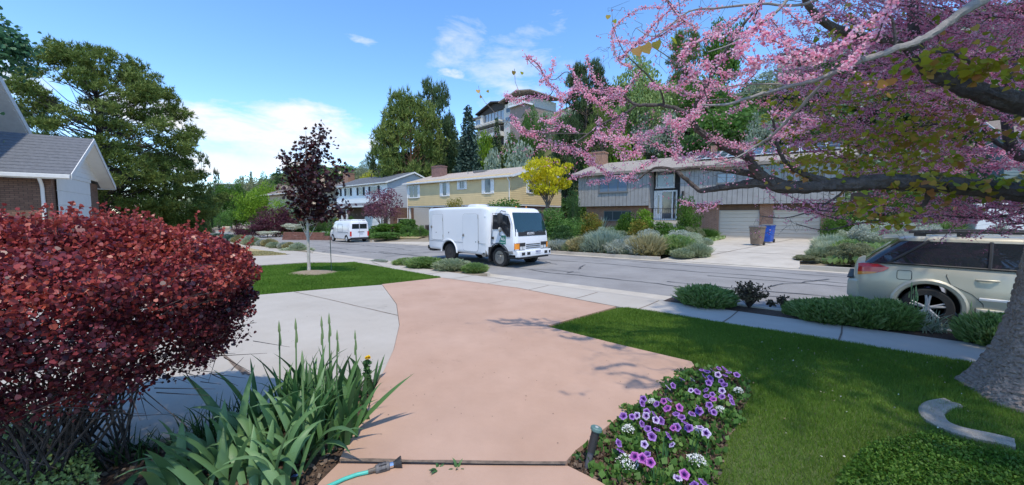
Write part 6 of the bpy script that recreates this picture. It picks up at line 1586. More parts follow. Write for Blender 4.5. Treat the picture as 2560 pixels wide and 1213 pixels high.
# ------------------------------------------------------------------ larger pines at the left
def bigpine(px, d, ytop, wpx, label, m='pine', clusters=150, nt=4200, nn=11, size=.020, cr=.058, bare=.10, wide=.5, lean=0.0, prof=None, name='big_pine', base=None):
    p = P(px, 540, d); z = terr(p.x, p.y); top = P(px, ytop, d).z; h = top-z+.1; w = wpx/FPX*d
    parts = mk_pine(limb=.35, nt=nt, nn=nn, size=size, bare=bare, clusters=clusters, cr=cr, wide=wide, lean=lean, prof=prof, flat=.7)
    t = thing(name, label, 'tree', (p.x, p.y, z-.1), 1.0, None, (w, w, h))
    for nm, ob, _ in parts: ob.build(nm, [LM[m] if nm == 'crown' else M_barkd], t)
    return t
bigpine(262, 27, 138, 410, 'very large spreading pine behind the brick garage at the left', prof=lambda z: .50*math.sin(PI*min(1, max(.05, (z-.06)/1.04)))**.45*(1 if z < .6 else 1-.25*(z-.6)/.4), clusters=330, nt=17000, nn=9, size=.022, cr=.052, bare=.16)
bigpine(415, 31, 395, 235, 'lower bushy pine in front of the large pine, right side', clusters=110, nt=6500, nn=10, size=.035, cr=.085, bare=.02)
bigpine(510, 36, 395, 70, 'small pine with open branch tips right of the large pine', m='pined', clusters=26, nt=420, nn=12, size=.07, cr=.11, bare=.15)
# leafy branch tips entering at the top left corner, from a tree standing beside the camera's left
q = P(-330, 540, 7.5); t = thing('leafy_tree', 'blue-green leafy branch tips entering at the top left corner', 'tree', (q.x, q.y, terr(q.x, q.y)))
mb = MB(); o_ = Vector(t.location); f = Fol(); tr = [Vector((0, 0, -.1)), Vector((.05, .02, 2.2)), Vector((.1, .1, 4.2))]
mb.tube(tr, [.16, .12, .07], 10)
for (px, py) in ((-40, 100), (10, 95), (40, 115), (5, 150), (-60, 160), (30, 130), (-30, 60), (-140, 40), (-200, 120), (-100, 200)):
    e = P(px, py, 7.5)-o_; m_ = tr[1].lerp(tr[2], .5).lerp(e, .5)+Vector((0, 0, .3)); mb.tube([tr[1].lerp(tr[2], random.uniform(.2, 1)), m_, e], [.05, .025, .006], 6, cap=False)
    n = 190; c = np.array(e)+rng.normal(size=(n, 3))*np.array([.14, .14, .13]); f.add(leafset(c, rdir(n)+np.array([0, 0, -.2]), .075, 'obo'), rng.normal(.5, .2, n))
for k in range(46):                      # the rest of its crown, left of the picture
    a = random.uniform(0, 2*PI); rr_ = random.uniform(.3, 1.7); e = Vector((math.cos(a)*rr_, math.sin(a)*rr_, random.uniform(2.6, 5.6)))
    if (e+o_).dot(RGT)/(e+o_).dot(FWD) > -1.47: continue
    mb.tube([tr[1].lerp(tr[2], random.random()), e*.6+Vector((0, 0, 1.4)), e], [.04, .02, .005], 6, cap=False)
    c = np.array(e)+rng.normal(size=(200, 3))*np.array([.30, .30, .25]); f.add(leafset(c, rdir(200)+np.array([0, 0, -.2]), .075, 'obo'), rng.normal(.5, .2, 200))
mb.build('trunk', M_bark, t); f.build('crown', leafmat('leaf_teal', [(.02, .07, .035), (.05, .14, .07), (.10, .24, .12)]), t)

# ------------------------------------------------------------------ young maroon maple
q = G(773, 684); H0 = P(773, 318, depth_of(q)).z-q.z; d_ = depth_of(q)
t = thing('maroon_maple', 'young maple with deep maroon leaves and a pale slender trunk on the left lawn', 'tree', q)
mb = MB(); mb.tube([(0, 0, -.05), (0, 0, .25), (.01, 0, 1.2), (-.01, .01, 1.8), (0, 0, 2.6), (.05, 0, H0*.80), (.16, 0, H0*.97)], [.062, .046, .040, .036, .024, .014, .004], 10)
RX_ = lambda px, py, dd=0.0: P(px, py, d_+dd)-q
ends = [(705, 385, 0), (720, 430, .3), (705, 470, -.3), (735, 500, .2), (745, 370, -.2), (765, 345, .2), (800, 330, 0), (805, 322, -.1), (815, 360, .3), (838, 410, -.3), (862, 425, .1), (835, 455, .3), (850, 515, -.1), (868, 520, .1), (815, 500, .2), (780, 505, -.4), (745, 440, .5), (790, 400, .5), (790, 440, -.5), (760, 480, .4), (810, 460, -.4), (725, 395, .1), (765, 410, -.5), (780, 365, .1), (745, 528, .1), (828, 500, .4)]
f = Fol()
for (px, py, dd) in ends:
    e = RX_(px, py, dd); b = Vector((0, 0, max(1.45, e.z*.55+.35))); m_ = b.lerp(e, .55)+Vector((0, 0, -.06)); mb.tube([b, m_, e], [.014, .009, .003], 6, cap=False)
    for s_ in np.linspace(.35, 1, 5):
        n = 25; c = np.array(b.lerp(e, s_))+rng.normal(size=(n, 3))*np.array([.12, .12, .09])
        f.add(leafset(c, rdir(n)*.8+np.array(list((e-b).normalized()))*.4+np.array([0, 0, -.35]), .092, 'map', nrm=np.tile([[0, 0, 1.]], (n, 1)), jit=.9), rng.normal(.45, .22, n))
for (px, py) in ((731, 515), (752, 540), (800, 545)):
    e = RX_(px, py); mb.tube([Vector((0, 0, 1.05)), e], [.012, .005], 6)
mb.build('trunk', M_barkl, t, smooth=True); f.build('crown', LM['maroon'], t)
# mulch ring
mb = MB(); rg = []
for r_, z_ in ((.82, -.02), (.6, .03), (.3, .07), (.05, .10)): rg.append([Vector((r_*math.cos(a)*random.uniform(.92, 1.08)+.05, r_*math.sin(a)*random.uniform(.92, 1.08), z_+random.uniform(-.006, .006))) for a in np.linspace(0, 2*PI, 40)[:-1]])
mb.loft(rg); o = mb.build('mulch_ring', mat('pale_mulch', (.33, .27, .19), .95, col2=(.22, .17, .12), scale=25, bump=1, bscale=50), loc=q, fix=True); tag(o, 'pale mulch mound around the foot of the young maple', 'mulch')

# ------------------------------------------------------------------ barberry in the left foreground
Lr = np.array(RGT); Lf = np.array(FWD)
def CF(xc, d, z): return Lr*xc+Lf*d+np.array([0, 0, z])
bq = CF(-2.72, 2.25, 0); t = thing('barberry_bush', 'large clipped dark red barberry bush in the left foreground', 'shrub', tuple(bq))
f = Fol(); n = 124000
u = rdir(n); u[:, 2] = np.where(u[:, 2] < -.75, -u[:, 2], u[:, 2])
sup = (np.abs(u)**2.25).sum(1)**(-1/2.25)         # boxy superellipsoid
rad = np.array([.98, .95, .46]); lump = 1+.05*np.sin(u[:, 0]*9+1)*np.sin(u[:, 1]*8)+.045*np.sin(u[:, 2]*11+u[:, 0]*6)+.03*np.sin(u[:, 1]*17+u[:, 2]*9)
loc = (u*sup[:, None])*rad*lump[:, None]*(1-.20*rng.random(n)**1.6)[:, None]
# frame: local x along camera right, y forward
W_ = loc[:, 0:1]*Lr+loc[:, 1:2]*Lf+loc[:, 2:3]*np.array([0, 0, 1.])+np.array([0, 0, 1.12])
und = loc[:, 2] < -.2; W_[:, 2] += np.where(und, -.16*rng.random(n), 0)
out = unit(loc/rad**2); Wo = out[:, 0:1]*Lr+out[:, 1:2]*Lf+out[:, 2:3]*np.array([0, 0, 1.])
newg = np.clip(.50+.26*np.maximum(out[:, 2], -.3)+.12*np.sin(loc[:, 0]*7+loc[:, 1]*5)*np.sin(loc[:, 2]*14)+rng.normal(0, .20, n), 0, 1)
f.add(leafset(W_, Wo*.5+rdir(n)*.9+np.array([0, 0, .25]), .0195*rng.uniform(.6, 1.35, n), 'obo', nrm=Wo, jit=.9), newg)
# protruding red shoots
m_ = 420; idx = rng.integers(0, n, m_*3); idx = idx[(out[idx, 2] > -.1)][:m_]
mb = MB()
for i in idx:
    b = W_[i]; o_ = Wo[i]; dr = unit((o_*.6+np.array([0, 0, .9])+rng.normal(size=3)*.35)[None])[0]; L_ = rng.uniform(.05, .17)
    mb.tube([b, b+dr*L_], [.0016, .0008], 3, cap=False)
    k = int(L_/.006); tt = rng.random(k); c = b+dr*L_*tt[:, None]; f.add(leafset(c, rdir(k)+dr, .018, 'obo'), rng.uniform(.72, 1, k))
for a0 in (-.35, -.25, -.15):        # long stray shoots at the right side
    for j in range(4):
        b = CF(.95+random.uniform(-.05, .05), a0+random.uniform(-.3, .3), 1.15+random.uniform(-.1, .25)); e = b+CF(random.uniform(.12, .3), random.uniform(-.1, .1), random.uniform(.03, .2)); mb.tube([b, (b+e)/2+np.array([0, 0, .02]), e], [.0018, .0014, .0008], 4, cap=False)
        k = 16; c = b+(e-b)*rng.random((k, 1)); f.add(leafset(c, rdir(k), .016, 'obo'), rng.uniform(.75, 1, k))
f.build('foliage', leafmat('leaf_barberry', [(.018, .007, .014), (.050, .013, .024), (.10, .022, .036), (.19, .034, .046), (.36, .055, .050), (.44, .09, .055)], .38, .28, .5), t)
for k in range(120):
    a = random.uniform(0, 2*PI); b0 = CF(-.15+random.uniform(-.35, .35), random.uniform(-.3, .3), -.05)
    e = CF(math.cos(a)*random.uniform(.2, .95), math.sin(a)*random.uniform(.2, .8), random.uniform(.75, 1.15)); m1_ = b0+(e-b0)*np.array([.35, .35, .4])+rng.normal(size=3)*.04; m2_ = b0+(e-b0)*np.array([.62, .62, .75])+rng.normal(size=3)*.05
    mb.tube([b0, m1_, m2_, e], [random.uniform(.004, .010), .006, .004, .0015], 5, cap=False)
for k in range(170):
    b0 = CF(random.uniform(-.5, .8), random.uniform(-.6, .6), random.uniform(.5, .8)); e = b0+CF(random.uniform(-.1, .35), random.uniform(-.2, .2), random.uniform(-.15, .05)); mb.tube([b0, e], [.003, .001], 4, cap=False)
mb.build('stems', M_barkd, t)
# low greenery at the foot of the bush
def leafpatch(name, label, cat, poly, n, h, size, m, shape='dia', kind='stuff', up=.6, hf=terr, off=0.0):
    xs_ = [p[0] for p in poly]; ys_ = [p[1] for p in poly]; x = rng.uniform(min(xs_), max(xs_), n*4); y = rng.uniform(min(ys_), max(ys_), n*4); k = pip(poly, x, y); x = x[k][:n]; y = y[k][:n]
    z = np.array([hf(a, b) for a, b in zip(x, y)])+off+h*rng.random(len(x))
    f = Fol(); f.add(leafset(np.stack([x, y, z], 1), rdir(len(x))+np.array([0, 0, up]), size, shape), np.clip(rng.normal(.5, .2, len(x))+.15*np.sin(x*9)*np.sin(y*8), 0, 1))
    return tag(f.build(name, LM[m] if isinstance(m, str) else m), label, cat, kind=kind)
leafpatch('ground_cover', 'low pale green creeping plants under the red bush at the bottom left', 'ground cover', gp([(-60, 1120), (60, 1050), (150, 1130), (240, 1190), (250, 1280), (-100, 1330)]), 4500, .22, .022, 'wild', off=-.01)
leafpatch('ground_cover', 'leafy green ground cover in the lawn corner at the bottom right', 'ground cover', gp([(2165, 1130), (2330, 1095), (2450, 1135), (2600, 1160), (2700, 1400), (2050, 1400), (2100, 1200)]), 30000, .07, .017, 'green', up=.5, off=.0)
leafpatch('mulch_chips', 'loose bark chips lying over the left flower bed', 'mulch', BEDL, 7000, .012, .035, leafmat('chips', [(.05, .03, .02), (.12, .08, .055), (.26, .20, .15)], .9, .0), up=.05, off=-.005)
leafpatch('mulch_chips', 'loose bark chips lying over the petunia bed', 'mulch', BEDR, 9000, .012, .030, MATS['chips'], up=.05, off=.002)

# ------------------------------------------------------------------ irises in the left bed
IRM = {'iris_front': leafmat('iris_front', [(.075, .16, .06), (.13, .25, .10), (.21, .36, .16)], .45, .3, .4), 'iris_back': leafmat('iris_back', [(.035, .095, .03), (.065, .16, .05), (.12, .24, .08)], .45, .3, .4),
       'daylily': leafmat('daylily', [(.02, .06, .015), (.04, .105, .025), (.08, .17, .04)], .45, .3, .4)}
def bladeplant(pos, n, L, wd, arch, m, label, name='iris', cat='iris plant', tilt=(.05, .5), spread=.10, stalks=0, fan=None, seg=8, sh=1.15, group=None, az=None):
    t = thing(name, label, cat, pos, group=group); V = []; F = []; Rr = []
    for k in range(n):
        a = random.uniform(0, 2*PI) if fan is None else fan+random.choice((0, PI))+random.gauss(0, .4)
        if az is not None and random.random() < .5: a = az+random.gauss(0, .7)
        v, f = bladegeo((random.gauss(0, spread), random.gauss(0, spread), -.02), a, L*random.uniform(.55, 1.1), wd*random.uniform(.75, 1.2), arch*random.uniform(.2, 1.6), seg, .18, random.uniform(-.9, .9), random.uniform(*tilt))
        F += [tuple(i+len(V) for i in q) for q in f]; V += v; Rr += [min(1, max(0, random.gauss(.5, .25)))]*len(f)
    npmesh('leaves', V, np.array(F), IRM.get(m) or LM[m], t, smooth=True, rnd=Rr)
    for k in range(stalks):
        x, y = random.gauss(0, spread), random.gauss(0, spread); H_ = L*sh*random.uniform(.92, 1.12); dx, dy = random.gauss(0, .05), random.gauss(0, .05)
        mb = MB(); mb.tube([(x, y, 0), (x+dx*.5, y+dy*.5, H_*.5), (x+dx, y+dy, H_)], [.008, .007, .005], 6)
        s_ = mb.build('stalk', mat('stalk_green', (.12, .22, .08), .5), t)
        mb = MB()
        for (zz, sc_, ox) in ((H_, 1, 0), (H_-.09, .7, .02), (H_-.15, .6, -.018)):
            c = Vector((x+dx+ox, y+dy, zz)); mb.tube([c, c+Vector((0, 0, .02)), c+Vector((0, 0, .055)), c+Vector((0, 0, .10))*1], [.004, .010*sc_, .008*sc_, .001], 7)
        mb.build('bud', mat('bud_green', (.20, .30, .13), .5), s_, smooth=True)
    return t
IR = [ # px, py, n, L, m, stalks, label
 (640, 1195, 20, .56, 'iris_front', 0, 'broad pale green iris in front, second from the left'), (545, 1212, 16, .50, 'iris_front', 0, 'broad pale green iris at the very bottom of the bed, leaning left'),
 (700, 1215, 18, .52, 'iris_front', 0, 'broad pale green iris at the bottom beside the blue label'), (740, 1150, 20, .60, 'iris_front', 1, 'tall pale iris in the middle of the bed front'),
 (600, 1135, 14, .60, 'iris_front', 0, 'upright pale iris left of the middle of the bed'), (430, 1213, 12, .40, 'iris_front', 0, 'low arching iris leaves at the left end of the bed'),
 (820, 1100, 24, .60, 'iris_back', 0, 'dense dark green iris touching the tinted concrete'), (855, 1085, 20, .54, 'iris_back', 0, 'iris whose long leaf hangs over the tinted concrete'),
 (790, 1050, 22, .62, 'iris_back', 2, 'dark green iris with two tall bud stalks'), (735, 1040, 20, .60, 'iris_back', 2, 'dark green iris with the tallest bud stalks at the back left'),
 (860, 1010, 18, .50, 'iris_back', 1, 'dark green iris at the back right, left of the marigold'), (905, 985, 12, .40, 'iris_back', 1, 'small dark iris beside the yellow marigold'),
 (690, 1070, 18, .52, 'iris_back', 0, 'dark iris between the front and back rows'), (780, 1120, 18, .52, 'iris_back', 0, 'dark iris below the bud stalks in the middle')]
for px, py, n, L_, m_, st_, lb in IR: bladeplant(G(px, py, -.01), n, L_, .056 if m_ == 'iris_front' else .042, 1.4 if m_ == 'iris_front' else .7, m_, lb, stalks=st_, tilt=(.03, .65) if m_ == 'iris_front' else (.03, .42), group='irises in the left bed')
DL = [(590, 1090, 'grassy dark daylily behind the pale irises'), (640, 1070, 'grassy dark daylily under the iris bud stalks'), (520, 1105, 'grassy dark daylily left of the irises'), (440, 1125, 'small dark daylily at the back edge of the bed'), (350, 1140, 'small dark daylily nearest to the red bush'), (300, 1150, 'dark low daylily half under the red bush'), (660, 1110, 'grassy dark daylily in the middle of the left bed')]
for px, py, lb in DL: bladeplant(G(px, py, -.01), 46, .36 if px > 500 else .20, .010, .9, 'daylily', lb, 'daylily', 'daylily plant', tilt=(.05, .7), spread=.07, seg=6, group='daylilies in the left bed')
# leaf hanging out over the paving
q = G(862, 1098, -.01); t = bladeplant(q, 1, .2, .02, .2, 'iris_back', 'two long iris leaves reaching over the tinted concrete', tilt=(.1, .2), group='irises in the left bed')
a0 = math.atan2((G(1010, 1075)-q).y, (G(1010, 1075)-q).x)
V = []; F = []
for da, L_ in ((0, .66), (.10, .58)):
    v, f_ = bladegeo((0, 0, 0), a0+da, L_, .045, .28, 9, .18, .5, .75); F += [tuple(i+len(V) for i in g) for g in f_]; V += v
npmesh('long_leaves', V, np.array(F), IRM['iris_back'], t, smooth=True, rnd=[.8]*len(F))
# yellow marigold
q = G(915, 985, -.01); top = P(919, 896, depth_of(q)); t = thing('marigold', 'single yellow marigold at the right end of the left flower bed', 'flower', q)
v = top-q; mb = MB(); mb.tube([(0, 0, 0), v*.5, v], [.004, .0035, .003], 6)
mb.build('stem', MATS['stalk_green'], t); f = Fol()
n = 160; s_ = rng.random(n); c = np.array(v)*s_[:, None]*.9; f.add(leafset(c, rdir(n)*1.0+np.array([0, 0, .2]), .045, 'dia'), rng.random(n)); f.build('leaves', IRM['iris_back'], t)
f = Fol(); n = 90; a = rng.uniform(0, 6.28, n); rr_ = np.sqrt(rng.random(n)); c = np.array(v)+np.stack([np.cos(a)*rr_*.006, np.sin(a)*rr_*.006, (1-rr_)*.010], 1); f.add(leafset(c, np.stack([np.cos(a), np.sin(a), (1-rr_)*1.2], 1), .020, 'obo', nrm=np.tile([[0, 0, 1.]], (n, 1)), jit=.3), rng.random(n)); f.build('bloom', leafmat('marigold_yellow', [(.75, .45, .0), (.85, .62, .01), (.9, .75, .05)], .6, .3), t)

# ------------------------------------------------------------------ petunia bed
PETM = [leafmat('petunia_violet', [(.16, .05, .30), (.30, .12, .50), (.46, .27, .66)], .5, .35), leafmat('petunia_pale', [(.42, .28, .60), (.58, .46, .74), (.72, .64, .84)], .5, .35), leafmat('petunia_magenta', [(.32, .05, .34), (.46, .10, .48), (.60, .22, .60)], .5, .35)]
M_throat = mat('petunia_throat', (.06, .012, .13), .6)
def petunia_mesh(name, m):
    mb = MB(); n = 30; rg = []
    rg.append([Vector((.004*math.cos(2*PI*k/n), .004*math.sin(2*PI*k/n), -.028)) for k in range(n)])
    for r_, z_, rf in ((.006, -.010, 0), (.014, -.001, .02), (.023, .003, .05), (.033, .000, .10)):
        rg.append([Vector((r_*(1+rf*math.cos(5*2*PI*k/n))*math.cos(2*PI*k/n), r_*(1+rf*math.cos(5*2*PI*k/n))*math.sin(2*PI*k/n), z_+.0035*rf*10*math.cos(10*2*PI*k/n))) for k in range(n)])
    mb.loft(rg, cap=False); mi = [1 if i < 2*n else 0 for i in range(len(mb.f))]
    # dark veins from the throat: darker narrow sectors
    for i in range(2*n, 3*n):
        if (i-2*n) % 6 in (0,): mi[i] = 1
    Rr = [0.15 if 2*n <= i < 3*n else (.95 if i >= 3*n and (i % 2) else .7) for i in range(len(mb.f))]
    o = npmesh(name, mb.v, mb.f, [m, M_throat], smooth=True, rnd=Rr, mi=mi); COL.objects.unlink(o); return o
PETO = [petunia_mesh('bloom', m) for m in PETM]
def fol_cushion(parent, n, r_, h_, size, m, shape='obo', name='foliage'):
    a = rng.uniform(0, 6.28, n); rr_ = np.sqrt(rng.random(n))*r_; z = h_*(1-(rr_/r_)**2)*rng.random(n)**.6
    f = Fol(); f.add(leafset(np.stack([np.cos(a)*rr_, np.sin(a)*rr_, z], 1), rdir(n)+np.array([0, 0, .5]), size, shape), rng.normal(.5, .2, n)); return f.build(name, LM[m] if isinstance(m, str) else m, parent)
FL = [ # bloom pixels from the photograph: x, y, kind
 (1754, 925, 0), (1768, 929, 0), (1781, 926, 0), (1797, 921, 0), (1812, 922, 0), (1822, 931, 0), (1813, 939, 0), (1760, 940, 0), (1776, 946, 0), (1772, 957, 0), (1731, 949, 1), (1705, 948, 0), (1795, 937, 1), (1842, 937, 0), (1803, 953, 0), (1811, 962, 0),
 (1670, 969, 1), (1683, 964, 0), (1727, 976, 1), (1743, 979, 0), (1765, 975, 0), (1805, 977, 1), (1766, 990, 0), (1783, 998, 2), (1781, 986, 0), (1805, 992, 0), (1826, 992, 0), (1830, 1004, 0), (1608, 998, 0), (1606, 1008, 0), (1659, 1003, 2), (1641, 1010, 0), (1673, 1000, 0), (1699, 1019, 2), (1668, 1021, 2),
 (1747, 1019, 0), (1748, 1028, 0), (1773, 1013, 0), (1776, 1029, 0), (1785, 1031, 0), (1558, 1040, 0), (1580, 1042, 0), (1592, 1039, 1), (1615, 1040, 1), (1617, 1030, 0), (1636, 1036, 0), (1704, 1043, 0), (1653, 1052, 0), (1713, 1057, 0), (1722, 1070, 0), (1692, 1068, 0), (1683, 1070, 2), (1619, 1072, 0), (1642, 1074, 0), (1672, 1090, 0), (1605, 1060, 0),
 (1630, 1091, 0), (1547, 1108, 0), (1551, 1127, 0), (1611, 1111, 1), (1680, 1112, 1), (1586, 1141, 2), (1606, 1146, 2), (1626, 1156, 2), (1618, 1135, 0), (1750, 1068, 1), (1765, 1083, 1), (1711, 1186, 2), (1694, 1195, 1), (1760, 1208, 0), (1735, 1213, 0), (1640, 1050, 1), (1690, 1035, 0), (1730, 1035, 0)]
plants = []
for k in range(60000):
    if len(plants) >= 17: break
    px, py = random.uniform(1520, 1860), random.uniform(930, 1230); g0_ = G(px, py)
    if pip(BEDR, np.array([g0_.x]), np.array([g0_.y]))[0] and all((g0_-p).length > .22 for p in plants): plants.append(g0_)
plants.sort(key=lambda p: -depth_of(p)); PT = []
wh_ = ['at the far tip of the bed', 'second from the far tip of the bed', 'near the far end beside the lawn', 'along the concrete edge near the far end', 'in the upper middle of the bed', 'upper middle, lawn side', 'upper middle, concrete side', 'in the very middle of the bed', 'middle, lawn side', 'middle, concrete side', 'lower middle of the bed', 'lower middle, lawn side', 'lower middle, concrete side', 'behind the sprinkler', 'right of the sprinkler', 'near the bottom edge, lawn side', 'at the bottom edge of the bed', 'x', 'y']
for i, p in enumerate(plants):
    t = thing('petunia', 'petunia with violet trumpet blooms, '+wh_[i], 'flower', p, group='petunias in the right bed'); PT.append(t); fol_cushion(t, 150, .13, .08, .032, 'mid'); 
for (px, py, kd) in FL:
    d_g = depth_of(G(px, py)); hgt = random.uniform(.09, .15); r_ = ray(px, py); dd = (EYE-hgt-terr(*list(G(px, py))[:2]))/(-r_.z); w_ = Vector((0, 0, EYE))+r_*dd
    t = min(PT, key=lambda t: (Vector(t.location)-w_).length)
    o = PETO[kd].copy(); COL.objects.link(o); o.parent = t; o.location = w_-Vector(t.location)
    nrm = (Vector((0, 0, 1))*1.0+(-FWD)*random.uniform(-.2, 1.4)+RGT*random.uniform(-1.0, 1.0)).normalized(); o.rotation_euler = nrm.to_track_quat('Z', 'Y').to_euler(); o.scale = (random.uniform(.68, 1.0),)*3
leafpatch('bed_foliage', 'green leaves and grass blades filling the petunia bed', 'ground cover', BEDR, 1500, .045, .045, 'mid', shape='dia', up=1.2, off=.0)
for i, (px, py, r_, lb) in enumerate(((1568, 1180, .085, 'large white alyssum cluster at the bottom left of the petunia bed'), (1740, 1175, .07, 'white alyssum cluster at the bottom right of the petunia bed'), (1570, 1095, .055, 'long white alyssum cluster above the sprinkler'), (1800, 1045, .045, 'small white alyssum tuft at the lawn side of the petunia bed'), (1745, 1100, .05, 'loose white alyssum beside the lawn, lower part of the bed'), (1845, 995, .05, 'white alyssum tuft near the far right of the bed'), (1630, 1025, .04, 'white alyssum behind the pale petunias'))):
    q = G(px, py); t = thing('alyssum', lb, 'flower', q, group='white alyssum in the right bed'); fol_cushion(t, 160, r_*1.2, .05, .025, 'mid', 'dia')
    n = 190; r_ *= .85; a = rng.uniform(0, 6.28, n); rr_ = np.sqrt(rng.random(n))*r_; f = Fol(); f.add(leafset(np.stack([np.cos(a)*rr_, np.sin(a)*rr_, .055+.03*(1-(rr_/r_)**2)+rng.random(n)*.012], 1), rdir(n)+np.array([0, 0, .8]), .009, 'obo', nrm=np.tile([[0, 0, 1.]], (n, 1))), rng.random(n)); f.build('bloom', leafmat('alyssum_white', [(.60, .62, .55), (.78, .79, .76), (.85, .85, .84)], .6, .25), t)
for px, py, n_, L_, lb in ((1640, 1212, 24, .16, 'tuft of narrow green blades at the bottom of the petunia bed'), (1735, 1150, 6, .26, 'tall narrow green blades beside the lower right alyssum'), (1868, 985, 10, .12, 'small green shoots at the far right end of the bed'), (1660, 1165, 7, .2, 'few green blades right of the magenta petunias')):
    bladeplant(G(px, py), n_, L_, .010, .3, 'iris_back', lb, 'bulb_leaves', 'plant', tilt=(.02, .3), spread=.03, seg=5)
# weeds in the joint
for px, py, n_, L_, az_, lb in ((1095, 1167, 9, .085, None, 'small weed rosette in the paving joint, left one'), (1140, 1166, 6, .075, None, 'small weed with one upright leaf in the paving joint'), (1168, 1167, 4, .05, 0, 'tiny weed in the paving joint, right one'), (1440, 1140, 5, .06, None, 'small weed at the corner of the tinted concrete')):
    bladeplant(G(px, py, .03), n_, L_, .022, .9, 'iris_back', lb, 'weed', 'weed', tilt=(.5, 1.3) if 'upright' not in lb else (.1, 1.1), spread=.008, seg=5)

# ------------------------------------------------------------------ strip planting on this side of the road
NS = [ # kind, leaf, px, py, width px, top py, name, label
 ('mound', 'lav', 1062, 675, 80, 637, 'lavender', 'green lavender mound at the left of the clump by the truck'), ('mound', 'lavg', 1130, 682, 78, 641, 'lavender', 'greyish lavender mound in the middle of the clump by the truck'), ('mound', 'lav', 1188, 688, 56, 652, 'lavender', 'rounded green lavender at the right end of the clump by the truck'),
 ('mound2', 'wild', 1018, 668, 66, 640, 'low_herb', 'thin green herbs at the far end of the clump by the truck'), ('mound', 'lavg', 1095, 670, 60, 638, 'lavender', 'grey lavender behind the two green mounds by the truck'), ('mound2', 'sagew', 985, 660, 40, 648, 'low_herb', 'low whitish plants at the left tip of the clump by the truck'), ('mound', 'lav', 1150, 672, 70, 645, 'lavender', 'green lavender at the kerb beside the truck'),
 ('mound', 'lav', 1765, 768, 118, 702, 'lavender', 'round green lavender left of the dark bare shrub'), ('mound', 'lav', 2060, 806, 120, 736, 'lavender', 'wide green lavender, left third of the long hedge by the car'), ('mound', 'lav', 2140, 814, 130, 730, 'lavender', 'wide green lavender, middle of the long hedge by the car'), ('mound', 'lav', 2215, 822, 110, 734, 'lavender', 'wide green lavender, right third of the long hedge by the car'),
 ('mound', 'lav', 2010, 785, 50, 738, 'lavender', 'small green lavender at the left tip of the long hedge'), ('mound', 'lav', 2490, 868, 130, 768, 'lavender', 'green lavender beside the big trunk'), ('mound', 'lav', 2590, 868, 120, 770, 'lavender', 'green lavender hidden behind the big trunk'),
 ('mound2', 'sage', 790, 634, 66, 613, 'low_herb', 'dry green cushion at the end of the left strip by the maple trunk'), ('mound', 'lavg', 905-95, 634, 44, 616, 'low_herb', 'small rounded grey cushion right of the maple trunk'), ('mound', 'lavg', 712, 618, 38, 604, 'low_herb', 'small rounded green cushion left of the maple trunk')]
for kd, m_, px, py, wp, yt, nm, lb in NS:
    q = G(px, py-8); d = depth_of(q); q.z -= .02
    q.y = min(max(q.y, 7.85), 8.2) if px > 1250 or px < 930 else min(max(q.y, 7.85), 8.3)
    top = P(px, yt, depth_of(q)).z; plant(kd, m_, q, wp/FPX*d*1.12, max(.2, top-q.z)*1.22, nm, lb, 'plant', 'low plants in the near kerb strip', rz=None)
rr2 = random.Random(3)
x = -62.0; k = 0
while x < na0-1.2:
    y = rr2.uniform(7.8, 8.2); s_ = rr2.uniform(.5, 1.0)
    t = plant('mound2' if k % 3 else 'mound', ('sage', 'lavg', 'sagew', 'tan')[k % 4], (x, y, hk(x, y)-.03), s_*1.3, s_*1.1, 'low_herb', 'herb cushion in the strip beyond the left driveway, '+nth(k), 'plant', 'herb cushions in the far part of the near strip'); x += rr2.uniform(.7, 1.5); k += 1
# dark bare shrub and small twiggy ones
def twigshrub(px, py, w, h, m, lb, n=60, leaf=260):
    q = G(px, py); t = thing('twiggy_shrub', lb, 'shrub', q); mb = MB(); f = Fol()
    for k in range(n):
        a = random.uniform(0, 6.28); e = Vector((math.cos(a)*w*random.uniform(.1, 1), math.sin(a)*w*random.uniform(.1, 1), h*random.uniform(.5, 1.05))); m0 = e*.45+Vector((0, 0, h*.12)); mb.tube([(0, 0, -.02), m0, e], [.006, .004, .0015], 4, cap=False)
        c = np.array(e)[None]*rng.uniform(.5, 1.02, (leaf//n+1, 1)); f.add(leafset(c, rdir(len(c))+np.array([0, 0, .5]), .05, 'dia'), rng.random(len(c)))
    mb.build('stems', M_barkd, t); f.build('foliage', m, t)
M_brl = leafmat('leaf_dead', [(.04, .03, .02), (.085, .065, .04), (.15, .13, .07)], .8, .1)
twigshrub(1873, 768, .34, .45, M_brl, 'dark bare twiggy shrub between the round lavender and the hedge', 90, 900); twigshrub(1955, 772, .12, .28, M_brl, 'small dead shrub left of the long lavender hedge', 24, 150); twigshrub(1925, 770, .10, .15, M_brl, 'smallest dead shrub in the strip', 16, 80)
IRM['varieg'] = leafmat('variegated', [(.22, .32, .20), (.40, .48, .36), (.62, .66, .54)], .5, .3, .4)
bladeplant(G(2298, 822), 70, .40, .022, .5, 'varieg', 'white-striped iris clump in front of the car wheel', 'striped_iris', 'iris plant', tilt=(.05, .9), spread=.10, stalks=3, sh=1.35)
bladeplant(G(2400, 830), 40, .30, .020, .5, 'varieg', 'smaller white-striped iris clump left of the big trunk', 'striped_iris', 'iris plant', tilt=(.05, .9), spread=.08, stalks=1, sh=1.3)
bladeplant(G(2345, 828), 22, .26, .018, .5, 'varieg', 'smallest white-striped iris clump between the two larger ones', 'striped_iris', 'iris plant', tilt=(.1, .9), spread=.06)
q = G(2313, 815); tp = P(2313, 727, depth_of(q)); t = thing('blue_iris', 'single blue-violet iris bloom in front of the car wheel', 'flower', q)
mb = MB(); mb.tube([(0, 0, 0), (tp-q)], [.006, .004], 6); mb.build('stalk', MATS['stalk_green'], t)
